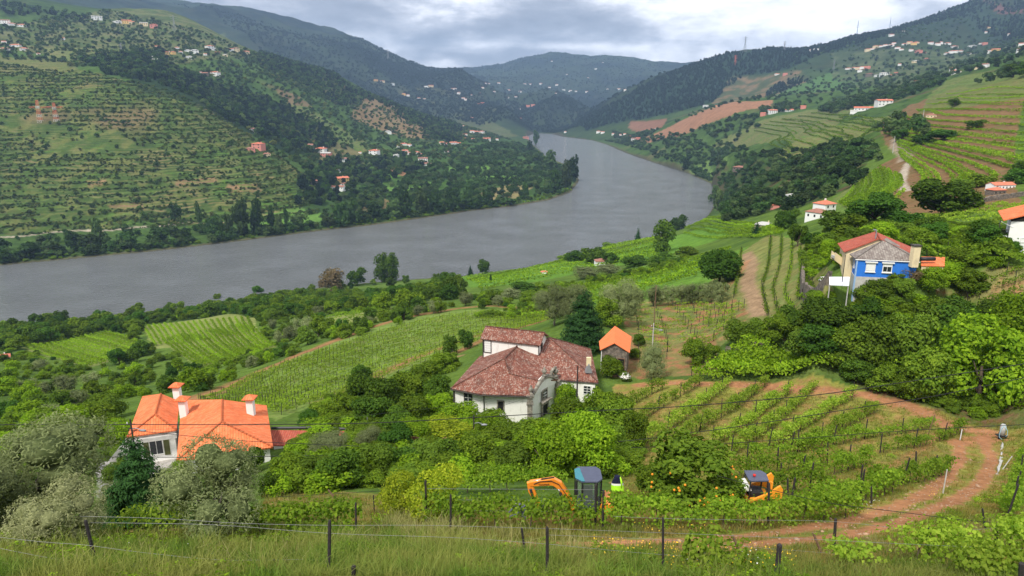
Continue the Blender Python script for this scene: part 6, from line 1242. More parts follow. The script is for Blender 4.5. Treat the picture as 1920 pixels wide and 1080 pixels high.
grass('plume_grass', [([(720,975),(880,985),(880,1030),(700,1020)], 900), ([(600,990),(1100,1010),(1100,1060),(600,1050)], 800), ([(0,1020),(600,1010),(600,1090),(0,1090)], 350)], (0.5, 0.9), 0.022, 5, 'drygrass', 12, 0.40, 0.4)
grass('meadow_grass', [([(500,925),(760,930),(1100,950),(1280,975),(1600,960),(1930,950),(1930,1090),(400,1090)], 14000), ([(1150,760),(1400,730),(1700,760),(1930,800),(1930,960),(1600,990),(1150,1000)], 17000)], (0.14, 0.34), 0.03, 6, 'meadow', 2, 0.30)
grass('dry_grass', [([(500,925),(760,935),(1100,960),(1280,985),(1600,975),(1930,950),(1930,1090),(500,1090)], 8000), ([(1150,730),(1600,730),(1800,850),(1780,930),(1150,1000)], 9000), ([(0,1040),(1100,1040),(1100,1100),(0,1100)], 900)], (0.16, 0.42), 0.02, 5, 'drygrass', 3, 0.42, 0.3)
def flowers(name, polys, size, mat, seed, hz):
    r = np.random.default_rng(seed); P_ = []
    for poly, n_ in polys: x, y = rand_in(poly, n_, r); P_.append(Gv(x, y))
    P_ = np.concatenate(P_); P_ = P_[vnoise(P_[:, 0]/1.5, P_[:, 1]/1.5, seed) > 0.45]; n_ = len(P_); c = np.c_[P_, H(P_[:, 0], P_[:, 1])+r.uniform(*hz, n_)]; nr = np.c_[r.normal(size=(n_, 2))*.4, np.ones(n_)]; s_ = size*r.uniform(.6, 1.4, n_)
    tag(link(bpy.data.objects.new(name, leaf_mesh(name, [rot_leaves(c, nr, s_, s_, r), rot_leaves(c+[0, 0, .004], nr, s_, s_, r)], M[mat], r))), kind='stuff')
flowers('yellow_flowers', [([(1180,985),(1500,985),(1720,950),(1760,900),(1780,930),(1700,970),(1560,975),(1300,1005),(1180,1005)], 1100), ([(1240,1030),(1480,1030),(1500,1080),(1240,1080)], 330), ([(1100,1020),(1300,1030),(1200,1080),(1100,1080)], 250), ([(1300,850),(1700,800),(1760,860),(1500,940),(1300,930)], 900)], 0.036, 'flower_y', 5, (.2, .42))
flowers('pale_flowers', [([(1280,1040),(1420,1040),(1420,1080),(1280,1080)], 40), ([(1500,960),(1600,950),(1700,930),(1600,975)], 160), ([(240,1000),(600,1000),(600,1080),(240,1080)], 50)], 0.04, 'flower_w', 6, (.25, .5))
# leafy weeds in the foreground grass and stones on the track
def weeds(name, polys, hm, protos, seed):
    r = np.random.default_rng(seed); P_ = []
    for poly, n_ in polys: x, y = rand_in(poly, n_, r); P_.append(Gv(x, y))
    P_ = np.concatenate(P_); d_ = np.min([seg_dist(P_[:, 0], P_[:, 1], t_) for t_ in TRK], axis=0); P_ = P_[(d_ > 0.8) & (vnoise(P_[:, 0]/1.3, P_[:, 1]/1.3, seed) > 0.42)]; h = r.uniform(*hm, len(P_)); scatter_obj(name, np.c_[P_, H(P_[:, 0], P_[:, 1])-.12*h, h, h*r.uniform(1.1, 2.0, len(P_)), r.random(len(P_))*6.28], protos)
wp = [crown('crown', M['vine_y'], 301, 260, .16, 7, .6, 'low', False, lobe_r=(.18, .28), rag=.3), crown('crown', M['bright'], 302, 300, .13, 7, .5, 'round', False, lobe_r=(.18, .28), rag=.35)]
wo = []
for i_, (x_, y_, lb_) in enumerate(((540,1040,'leafy weed clump in the grass below the round olive tree'),(930,1062,'leafy weed clump at the lower edge left of the central stake'))):
    g_ = G(x_, y_); o_ = empty('weed_clump', g_); o_.scale = (.8, .8, .55); tag(o_, lb_, 'weed'); wo.append(link(bpy.data.objects.new('leaves', wp[i_]), o_))
weeds('leafy_weeds', [([(-40,1000),(600,995),(620,1120),(-40,1120)], 520), ([(600,985),(1100,1035),(1500,1060),(1500,1120),(600,1120)], 420), ([(500,930),(1100,960),(1500,965),(1700,930),(1900,940),(1900,1000),(500,1010)], 260), ([(1150,740),(1700,740),(1800,850),(1700,930),(1150,980)], 130)], (.22, .6), wo, 21)
def stones():
    r = np.random.default_rng(31); P_ = []
    for t_ in TRK: ln, L_ = along(t_, 0.12); k = r.choice(len(ln), 420); P_.append(ln[k]+r.normal(size=(420, 2))*.45)
    P_ = np.concatenate(P_); z = H(P_[:, 0], P_[:, 1]); v0, f0 = quad_sphere((0, 0, 0), (1, 1, .7), 5, 3); n_ = len(P_); s_ = r.uniform(.02, .075, n_)*np.where(r.random(n_) < .06, 2.0, 1); V_ = v0[None]*s_[:, None, None]*r.uniform(.6, 1.2, (n_, 1, 3))+np.c_[P_, z][:, None]; F_ = f0[None]+np.arange(n_)[:, None, None]*len(v0)
    tag(link(bpy.data.objects.new('track_stones', mesh_np('track_stones', V_.reshape(-1, 3), F_.reshape(-1, 4), M['earth_stone'])) ), kind='stuff')
M['earth_stone'] = plain('track_stone', (.34, .22, .14), .95, .4, 3)
stones()
# fruit on the orange tree
ot = [o for o in bpy.data.objects if o.name.startswith('orange_tree')][0]; r_ = random.Random(4); mo = MB(); v_, f_ = quad_sphere((0, 0, 0), (1, 1, 1), 8, 6); mo.add(v_, f_); om = mo.mesh('orange', M['orange_fruit'], True)
for i in range(34):
    a = r_.uniform(3.3, 6.2)-ot.rotation_euler[2]; z = r_.uniform(.35, .8); rr = .43*math.sqrt(max(.1, 1-((z-.5)/.5)**2)); o = link(bpy.data.objects.new('orange', om), ot); o.location = (math.cos(a)*rr, math.sin(a)*rr, z); o.scale = (.06/ot.scale[0], .06/ot.scale[1], .06/ot.scale[2])
# ------------------------------------------------------------------ stakes, wires, cables, poles
def stake(px, py0, px1, py1, r_=0.045, mat='post', lab=None, grp=None):
    """base (px1, py1) on the ground, top at (px, py0)"""
    g = G(px1, py1); t_ = P(px, py0, g[1]-0.0); mb = MB(); L_ = Vector(t_)-Vector(g); mb.tube([L_*-0.12, L_*0.97, L_], [r_, r_*.9, r_*.55], 7); o = mb.build('vineyard_stake', M[mat]); o.location = g; tag(o, lab, 'stake', grp); return Vector(t_), g
ST = [(160,975,181,1062,'leaning black stake in the grass below the pale olive tree',.05),(618,975,617,1100,'tall straight black stake at the lower edge left of centre',.045),(1026,988,1026,1095,'straight black stake at the lower edge near the centre',.045),(978,990,985,1042,'short black stake leaning left of the central one',.04),(1243,970,1243,1085,'thin black stake right of the centre by the track',.035),(845,927,845,1005,'dark stake left of the excavator arm',.045),(667,942,668,1008,'dark stake right of the big olive tree',.04),(1567,972,1563,1037,'black stake at the near edge of the earth track',.05),(1462,1020,1455,1095,'thick black stake cut by the lower edge',.07),(1742,990,1739,1052,'black stake among the big leaved vines',.055),(1869,983,1866,1037,'black stake above the lower right corner',.055),(1916,1055,1914,1110,'black stake in the lower right corner',.07),(663,1060,663,1110,'blunt black stake head at the lower edge',.06),(1842,953,1847,990,'short brown stake right of the track bend',.04),(1465,868,1465,906,'dark stake behind the yellow loader',.05),(1477,897,1477,938,'dark stake right of the yellow loader',.05),(1512,927,1511,966,'thick dark stake in front of the loader row',.06),(1634,912,1634,946,'dark stake in the dark vine row',.05),(1718,846,1717,880,'dark stake at the end of the short vine row',.06),(700,928,702,960,'thin dark stake beside the yellow trees',.03)]
tops = {}
for i, (a, b, c, d, lb, r0) in enumerate(ST): tops[i] = stake(a, b, c, d, r0, 'post', lb)
for a, b, c, d, lb, m_ in ((1373,1003,1398,1063,'brown wooden stake leaning left beside the young vines','wood'),(1524,998,1542,1042,'brown wooden stake leaning left beyond the track','wood'),(1732,985,1742,1005,'short brown stake behind the big leaved vines','wood'),(615,918,645,955,'slanting brown pole in the golden grass','wood'),(1753,777,1740,815,'pale wooden stake leaning right at the track fork','wood'),(1804,805,1800,825,'pale stake head at the end of the vine row','slab'),(1776,880,1768,925,'pale thin stake leaning right inside the track bend','concrete'),(1898,855,1880,880,'pale stick propped on the wall right of the track','concrete'),(1905,900,1909,935,'brown stake at the right edge','wood'),(998,940,988,955,'pale stick lying by the excavator bucket','wood'),(1770,945,1780,965,'stake right','wood')):
    if lb == 'stake right': continue
    stake(a, b, c, d, .04, m_, lb)
def wire(ptsd, r_, name, lab, mat, cat='wire', grp=None, sm=5):
    P0 = [P(x, y, D) for x, y, D in ptsd]; n_ = len(P0); out = []
    for i in range(n_-1):
        a, b, c, d = [Vector(P0[max(0, min(n_-1, j))]) for j in (i-1, i, i+1, i+2)]
        for k in range(sm):
            t_ = k/sm; out.append(0.5*((2*b)+(-a+c)*t_+(2*a-5*b+4*c-d)*t_*t_+(-a+3*b-3*c+d)*t_**3))
    out.append(Vector(P0[-1])); o0 = out[0].copy(); mb = MB(); mb.tube([p-o0 for p in out], r_, 6); o = mb.build(name, M[mat], None, True); o.location = o0; tag(o, lab, cat, grp)
DC = 47
wire([(x, y, DC) for x, y in ((-60,797),(100,796),(262,796),(500,796),(700,793),(889,783),(1100,771),(1280,762),(1450,748),(1560,737),(1700,716),(1960,676))], .032, 'power_cable', 'uppermost thick black power cable crossing the view above the roofs', 'cable', 'cable')
wire([(x, y, DC-3) for x, y in ((-60,858),(215,857),(400,857),(640,853),(850,848),(1000,838),(1160,828),(1280,814),(1450,790),(1600,766),(1750,743),(1960,700))], .026, 'power_cable', 'black power cable passing below the orange roof and rising to the right', 'cable', 'cable')
wire([(x, y, DC-1) for x, y in ((240,806),(450,826),(640,835),(760,840),(900,843),(1050,842),(1280,836),(1500,822),(1650,811),(1760,804),(1960,794))], .022, 'power_cable', 'lower thin black cable running nearly level across the steep vineyard', 'cable', 'cable')
wire([(x, y, DC) for x, y in ((60,820),(262,807),(420,799),(560,789),(720,775),(850,760),(980,735))], .010, 'service_wire', 'very thin dark wire rising over the orange roof towards the manor', 'cable', 'cable')
wire([(x, y, DC) for x, y in ((840,797),(900,775),(1000,742))], .008, 'service_wire', 'very thin wire in front of the manor wall', 'cable', 'cable')
wire([(x, y, 25) for x, y in ((1345,892),(1440,917),(1560,944),(1680,959),(1800,974),(1960,988))], .013, 'trellis_cable', 'dark cable sagging over the vines towards the lower right', 'cable', 'cable')
wire([(x, y, 29) for x, y in ((520,932),(640,925),(760,917),(870,903))], .009, 'trellis_cable', 'thin dark cable over the yellow trees', 'cable', 'cable')
W_ = [[(-40,1003),(80,1016),(160,1022),(260,1035),(400,1049),(500,1050),(590,1050),(660,1062)],[(-40,1020),(60,1040),(160,1058),(300,1078)],[(150,968),(300,972),(450,981),(618,985),(800,985),(1026,991)],[(170,980),(400,984),(618,1000),(850,1008),(1026,1020)],[(1026,991),(1243,999),(1460,1008),(1700,1020),(1930,1030)],[(1026,1020),(1243,1040),(1455,1050)],[(1150,968),(1243,972),(1400,975),(1567,978),(1742,996),(1868,990)],[(1026,1003),(1243,1012),(1460,1030),(1600,1040)],[(-40,1062),(50,1072),(110,1085)]]
for i, l_ in enumerate(W_): wire([(x, y, 15.8+0.3*(i % 3) if i < 6 else 18) for x, y in l_], .0038, 'fence_wire', 'thin steel wire strung between the black stakes of the foreground', 'wire', 'wire', 'steel wires of the foreground trellis')
def pole(px, py0, py1, r_, mat, lab, D=None, lamp=0, cross=False, name='utility_pole'):
    g = G(px, py1) if D is None else P(px, py1, D); t_ = P(px, py0, g[1]); h = float(t_[2]-g[2]); root = empty(name, g); tag(root, lab, 'pole'); mb = MB(); mb.tube([(0, 0, -.6), (0, 0, h)], [r_, r_*.7], 8); mb.build('shaft', M[mat], root)
    if cross: mb = MB(); mb.box(-.35, .35, -.04, .04, h-.5, h-.42); mb.box(-.25, .25, -.04, .04, h-.9, h-.82); mb.build('crossarm', M['post'], root); mb = MB(); [mb.tube([(x, 0, h-.42), (x, 0, h-.28)], .04, 6) for x in (-.3,)]; mb.build('insulator', M['frame'], root)
    if lamp: mb = MB(); mb.tube([(0, 0, h-.9), (lamp*.4, -.1, h-.75), (lamp*.8, -.15, h-.85)], .03, 6); mb.build('lamp_arm', M['steel'], root); mb = MB(); v, f = quad_sphere((lamp*1.0, -.15, h-.95), (.32, .14, .10), 10, 6); mb.add(v, f); mb.build('lamp_head', M['steel'], root, True)
pole(262, 786, 900, .09, 'post', 'dark street light pole in front of the orange roofed house', D=52, lamp=1, cross=True); pole(889, 778, 830, .09, 'post', 'street light pole below the front wall of the manor', D=60, lamp=1)
pole(1221, 606, 690, .10, 'concrete', 'concrete street light pole behind the grey olive tree', lamp=1, cross=True); pole(1226, 535, 612, .10, 'wood', 'tall brown wooden pole among the old olives'); pole(1082, 686, 735, .10, 'post', 'short dark pole in front of the manor right wing', D=70); pole(1580, 478, 520, .06, 'post', 'grey pole beside the blue house', D=82)
pole(1523, 378, 402, .12, 'post', 'thin pole behind the tall white house on the crest', D=250); pole(1674, 255, 285, .2, 'concrete', 'pale pole by the dirt road on the right spur', D=420); pole(1730,205,225,.2,'concrete','pale pole near the small house at the road bend', D=480)
def pylon(px, py0, py1, wpx, mat, lab, **k):
    g = G(px, py1, **k); t_ = P(px, py0, g[1]); h = float(t_[2]-g[2]); w_ = wpx*fwd(*g)/F; root = empty('pylon', g, 0.3); tag(root, lab, 'pylon'); q_ = max(.12, g[1]*.00013); mb = MB(); b = w_*.30
    for sx in (-1, 1):
        for sy in (-1, 1): mb.tube([(sx*b, sy*b, -1), (sx*b*.25, sy*b*.25, h*.6), (sx*b*.08, sy*b*.08, h)], q_, 4)
    for i in range(9):
        z0, z1 = h*i/9, h*(i+1)/9; f0 = 1-.75*min(1, z0/(h*.6)) if z0 < h*.6 else .25-.17*(z0-h*.6)/(h*.4); f1 = 1-.75*min(1, z1/(h*.6)) if z1 < h*.6 else .25-.17*(z1-h*.6)/(h*.4)
        for s_ in (-1, 1): mb.tube([(-b*f0, s_*b*f0, z0), (b*f1, s_*b*f1, z1)], q_*.6, 4); mb.tube([(b*f0, s_*b*f0, z0), (-b*f1, s_*b*f1, z1)], q_*.6, 4)
    mb.build('lattice', M[mat], root); mb = MB()
    for z in (.66, .78, .90): mb.tube([(-w_*.5, 0, h*z), (w_*.5, 0, h*z)], q_, 4); mb.tube([(-w_*.5, 0, h*z), (0, 0, h*(z+.05))], q_*.6, 4); mb.tube([(w_*.5, 0, h*z), (0, 0, h*(z+.05))], q_*.6, 4)
    mb.build('crossarm', M[mat], root)
for a in ((1396,68,98,9,'steel','grey lattice pylon standing on the right ridge, leftmost of the skyline ones'),(1470,77,97,8,'steel','grey lattice pylon on the right ridge beside the saddle'),(1607,38,62,8,'steel','grey lattice pylon on the rising skyline'),(1668,33,53,8,'steel','highest grey lattice pylon on the rising skyline'),(1378,103,123,8,'pylon_red','orange lattice pylon below the crest of the right ridge'),(728,92,112,6,'steel','tiny pylon on the blue mountain crest'),(1563,112,130,5,'steel','grey pylon on the slope below the right ridge'),(1898,105,122,6,'steel','small pylon right of the upper village')): pylon(*a, dmin=1500)
pylon(328, 28, 60, 12, 'steel', 'faint grey pylon on the skyline of the left hill', dmin=1500); pylon(229, 80, 103, 7, 'steel', 'grey pylon beside the left hillside village', dmin=1000)
def twin_pylon():
    g = G(90, 230); s_ = fwd(*g)/F; root = empty('twin_pylon', g, 0.15); tag(root, 'red and white twin lattice pylon joined by a beam on the terraced left hill', 'pylon')
    for k, (dx, h, z0) in enumerate(((-13, 41, 0), (15, 34, 2))):
        x0 = dx*s_; hh = h*s_; b = 3.6*s_; n_ = 8
        for i in range(n_):
            a, c = hh*i/n_, hh*(i+1)/n_; fa, fc = 1-.62*i/n_, 1-.62*(i+1)/n_; mb = MB()
            for sx in (-1, 1):
                for sy in (-1, 1): mb.tube([(x0+sx*b*fa, sy*b*fa, a+z0), (x0+sx*b*fc, sy*b*fc, c+z0)], .24, 4)
            for sy in (-1, 1): mb.tube([(x0-b*fa, sy*b*fa, a+z0), (x0+b*fc, sy*b*fc, c+z0)], .12, 4); mb.tube([(x0+b*fa, sy*b*fa, a+z0), (x0-b*fc, sy*b*fc, c+z0)], .12, 4); mb.tube([(x0-b*fa, sy*b*fa, a+z0), (x0+b*fa, sy*b*fa, a+z0)], .12, 4)
            mb.build('tower_section', M['pylon_white' if i % 2 == 0 and i < 4 or i == 5 else 'pylon_red'], root)
    zb = 27*s_
    for i, (a, c) in enumerate(((-28,-17),(-17,-9),(-9,11),(11,19),(19,30))):
        mb = MB()
        for sy in (-1, 1): mb.tube([(a*s_, sy, zb), (c*s_, sy, zb)], .28, 4); mb.tube([(a*s_, sy, zb+2.2), (c*s_, sy, zb+2.2)], .24, 4)
        mb.tube([(a*s_, 0, zb), (c*s_, 0, zb+2.2)], .3, 4); mb.build('beam_section', M['pylon_white' if i in (1, 3) else 'pylon_red'], root)
twin_pylon()
# ------------------------------------------------------------------ machines
def text_mesh(s, size, mat, parent, loc, rot, name='lettering'):
    cu_ = bpy.data.curves.new(name, 'FONT'); cu_.body = s; cu_.size = size; cu_.extrude = 0.004; cu_.align_x = 'CENTER'; cu_.align_y = 'CENTER'; ob = bpy.data.objects.new(name, cu_); C.objects.link(ob); dg = bpy.context.evaluated_depsgraph_get(); me = bpy.data.meshes.new_from_object(ob.evaluated_get(dg)); bpy.data.objects.remove(ob); me.materials.clear(); me.materials.append(mat); o = link(bpy.data.objects.new(name, me), parent); o.location = loc; o.rotation_euler = rot; return o
def excavator():
    g = G(1100, 962); s_ = fwd(*g)/F; g[2] -= 0.22; root = empty('mini_excavator', g); tag(root, 'small orange excavator with a dark glazed cab and folded arm among the vines', 'excavator')
    X = lambda px: (px-1100)*s_
    Z = lambda py: (962-py)*s_/0.86
    def seg(pts, w_, nm, mat, y0=-.12, y1=.12, par=None):
        mb = MB(); L_ = []; R_ = []
        for i, (x, z, t_) in enumerate(pts):
            a = pts[max(0, i-1)]; b = pts[min(len(pts)-1, i+1)]; d = Vector((b[0]-a[0], b[1]-a[1])).normalized(); n_ = Vector((-d.y, d.x)); L_.append((x+n_.x*t_, z+n_.y*t_)); R_.append((x-n_.x*t_, z-n_.y*t_))
        mb.prism(L_+R_[::-1], y0, y1, 'y'); return mb.build(nm, M[mat], par or root, bevel=.012)
    bm_ = seg([(X(1074), Z(936), .10), (X(1060), Z(918), .14), (X(1047), Z(902), .17), (X(1036), Z(896), .17), (X(1015), Z(898), .13), (X(993), Z(900), .10)], 1, 'boom', 'orange_paint')
    st = seg([(X(991), Z(898), .09), (X(996), Z(912), .15), (X(1004), Z(927), .11), (X(1012), Z(943), .07)], 1, 'stick', 'orange_paint', -.09, .09)
    def cyl(a, b, nm, r_=.06, k=.6):
        A_, B_ = Vector((X(a[0]), a[2], Z(a[1]))), Vector((X(b[0]), b[2], Z(b[1]))); mb = MB(); mb.tube([A_, A_.lerp(B_, k)], r_, 10); c = mb.build(nm, M['black_rubber'], root, True); mb = MB(); mb.tube([A_.lerp(B_, k*.98), B_], r_*.5, 8); mb.build('rod', M['chrome'], c, True)
    cyl((1038,891,0), (1000,896,0), 'stick_cylinder', .065, .62); cyl((1061,938,-.16), (1046,908,-.16), 'boom_cylinder', .065, .8); cyl((994,908,-.13), (1004,938,-.13), 'bucket_cylinder', .055, .65)
    mb = MB(); mb.prism([(X(1009), Z(941)), (X(1019), Z(944)), (X(1024), Z(950)), (X(1018), Z(956)), (X(1012), Z(952)), (X(1006), Z(947))], -.22, .22); mb.build('bucket', M['dark_metal'], root, bevel=.015)
    mb = MB(); mb.tube([(X(1004), -.12, Z(940)), (X(1013), -.12, Z(939)), (X(1016), -.12, Z(945))], .035, 6); mb.build('bucket_link', M['orange_paint'], root)
    mb = MB(); mb.tube([(X(1000), -.14, Z(899)), (X(1012), -.15, Z(894)), (X(1032), -.15, Z(893)), (X(1046), -.15, Z(899)), (X(1062), -.15, Z(920))], .018, 6); mb.build('hydraulic_hose', M['black_rubber'], root)
    # cab: octagonal roof on dark pillars with glass
    cx = 0.02; w_, dpt = .56, .62; z0, z1 = .55, Z(886)-.02; oc = [(-w_, -dpt*.6), (-w_*.6, -dpt), (w_*.6, -dpt), (w_, -dpt*.6), (w_, dpt*.6), (w_*.7, dpt), (-w_*.7, dpt), (-w_, dpt*.6)]
    mb = MB(); mb.prism([(cx+x*1.04, y*1.04) for x, y in oc], z1, z1+.10, 'z'); mb.build('cab_roof', M['cab_roof'], root, bevel=.03)
    mb = MB(); mb.prism([(cx-w_*1.10, -dpt*.62), (cx-w_*.62, -dpt*1.06), (cx-w_*.40, -dpt*1.06), (cx-w_*.62, dpt*.8), (cx-w_*1.06, dpt*.6)], z1+.102, z1+.12, 'z'); mb.build('roof_window', M['teal'], root)
    mb = MB(); mb.prism([(cx+x*.93, y*.93) for x, y in oc], z0+.25, z1-.03, 'z'); gl, Ng = new_mat('cab_glass'); b_ = Ng.n('ShaderNodeBsdfPrincipled', {'Base Color': (.5, .62, .55, 1), 'Roughness': .05, 'Transmission Weight': .85, 'IOR': 1.05}); Ng.n('ShaderNodeOutputMaterial', {0: b_.outputs[0]}); mb.build('cab_glass', gl, root)
    for x, y in oc: mb = MB(); mb.tube([(cx+x*.97, y*.97, z0), (cx+x*.97, y*.97, z1)], .035, 6); mb.build('cab_pillar', M['dark_metal'], root)
    mb = MB(); mb.prism([(cx+x*.98, y*.98) for x, y in oc], z0-.05, z0+.27, 'z'); mb.build('cab_base', M['dark_metal'], root)
    mb = MB(); mb.box(cx-.2, cx+.25, -.15, .3, z0+.2, z0+.42); mb.box(cx-.2, cx+.25, .22, .34, z0+.42, z0+.95); mb.build('seat', M['black_rubber'], root, bevel=.04)
    mb = MB(); mb.box(-.55, 1.15, -.55, .75, .38, .56); mb.prism([(.45, .56), (1.1, .56), (1.15, .62), (1.12, .95), (.6, 1.0)], -.5, .7); mb.build('body', M['orange_paint'], root, bevel=.04)
    mb = MB(); mb.box(-.72, -.5, -.14, .14, .4, .72); mb.build('boom_bracket', M['orange_paint'], root, bevel=.02)
    for sy in (-1, 1): mb = MB(); mb.prism([(-.8, .18), (-.7, .04), (.7, .04), (.85, .18), (.75, .36), (-.72, .36)], sy*.62-.15, sy*.62+.15); mb.build('track', M['black_rubber'], root, bevel=.04)
    # mirrors and the name on the boom
    for x in (-.55, .6): mb = MB(); mb.box(x-.06, x+.06, -dpt-.12, -dpt-.08, z1-.5, z1-.28); mb.build('mirror', M['dark_metal'], root)
    text_mesh('YANMAR', .12, M['black_rubber'], root, (X(1019), -.137, Z(900)), (math.pi/2, math.radians(-2), 0))
excavator()
def loader():
    g = G(1415, 940); s_ = fwd(*g)/F; root = empty('skid_loader', g-np.array([0, 0, .28]), 0); tag(root, 'small yellow skid loader with a dark roof and red beacon half hidden by vines', 'loader')
    X = lambda px: (px-1415)*s_
    Z = lambda py: (940-py)*s_/0.86
    for sy in (-.62, .62):
        mb = MB(); mb.prism([(X(1386), Z(927)), (X(1392), Z(919)), (X(1430), Z(904)), (X(1446), Z(893)), (X(1450), Z(891)), (X(1455), Z(897)), (X(1454), Z(917)), (X(1448), Z(920)), (X(1430), Z(913)), (X(1410), Z(921)), (X(1392), Z(930))], sy-.06, sy+.06); mb.build('lift_arm', M['yellow_paint'], root, bevel=.015)
    mb = MB(); mb.box(X(1392), X(1438), -.5, .5, .25, Z(917)); mb.build('body', M['yellow_paint'], root, bevel=.04)
    mb = MB(); mb.prism([(X(1382), Z(906)), (X(1384), Z(899)), (X(1398), Z(896)), (X(1402), Z(905))], -.42, .42); mb.build('engine_hood', M['frame'], root, bevel=.03)
    zt = Z(887); mb = MB(); mb.prism([(X(1394), -.42), (X(1398), -.52), (X(1430), -.50), (X(1434), .2), (X(1428), .5), (X(1396), .5)], zt, zt+.09, 'z'); mb.build('cab_roof', M['cab_roof'], root, bevel=.02)
    for x, y in ((1397,-.46),(1429,-.45),(1430,.42),(1398,.44)): mb = MB(); mb.tube([(X(x), y, .6), (X(x), y, zt)], .04, 6); mb.build('cab_pillar', M['dark_metal'], root)
    mb = MB(); mb.tube([(X(1408), -.1, zt+.09), (X(1408), -.1, zt+.2)], .07, 10); mb.build('beacon', M['red_lamp'], root, True)
    mb = MB(); mb.box(X(1400), X(1426), -.35, .35, .55, 1.0); mb.build('seat', M['black_rubber'], root, bevel=.05)
    for sy in (-1, 1):
        for x in (1398, 1428): mb = MB(); mb.tube([(X(x), sy*.60, .26), (X(x), sy*.86, .26)], .27, 18); wh = mb.build('wheel', M['black_rubber'], root); mb = MB(); mb.tube([(X(x), sy*.861, .26), (X(x), sy*.875, .26)], .14, 12); mb.build('rim', M['yellow_paint'], wh)
    mb = MB(); mb.tube([(X(1437), -.45, Z(925)), (X(1437), -.45, Z(889)), (X(1433), -.45, Z(887))], .05, 6); mb.build('front_post', M['yellow_paint'], root)
    mb = MB(); mb.prism([(X(1452), .1), (X(1475), .05), (X(1478), .12), (X(1456), .5)], -.75, .75); mb.build('bucket', M['dark_metal'], root, bevel=.02)
    text_mesh('KOMATSU', .10, M['black_rubber'], root, (X(1410), -.69, Z(916)), (math.pi/2, math.radians(-24), 0))
loader()
def jacket():
    g = G(1155, 948); s_ = fwd(*g)/F; h = (948-893)*s_/.86; root = empty('hung_jacket', g); tag(root, 'yellow hi-vis jacket with navy shoulders hung on a post', 'jacket')
    r0 = random.Random(1); mb = MB(); k = 14; n_ = 9; v = []
    for i in range(n_):
        u = i/(n_-1); z = h-.02-u*.78; w_ = .12+.13*min(1, u*2.2)+.05*u; d_ = .07+.09*u
        for j in range(k): a = 2*math.pi*j/k; f_ = 1+.10*math.sin(a*4+u*3)*u; v.append((math.cos(a)*w_*f_+.04*u, math.sin(a)*d_*f_, z+.02*math.sin(a*3)*u))
    f = [(i*k+j, i*k+(j+1) % k, (i+1)*k+(j+1) % k, (i+1)*k+j) for i in range(n_-1) for j in range(k)]
    mb.add(v, f+[tuple(range(k))]); me = mb.mesh('jacket_body', M['navy'], True); me.materials.append(M['hivis']); me.materials.append(M['frame'])
    for p in me.polygons:
        z = sum(me.vertices[q].co.z for q in p.vertices)/len(p.vertices); p.material_index = 0 if z > h-.44 else (2 if z > h-.50 else 1)
    link(bpy.data.objects.new('jacket_body', me), root)
    mb = MB(); mb.tube([(.11, 0, h-.10), (.20, -.05, h-.34), (.19, -.06, h-.66)], [.05, .06, .05], 8); mb.build('sleeve', M['hivis'], root, True)
    t_ = empty('jacket_post', g); bpy.data.objects.remove(t_); mb = MB(); mb.tube([(0, 0, -.4), (0, 0, h-.05)], .035, 7); o = mb.build('vineyard_stake', M['post']); o.location = g; tag(o, 'dark post carrying the hi-vis jacket right of the excavator', 'stake')
jacket()
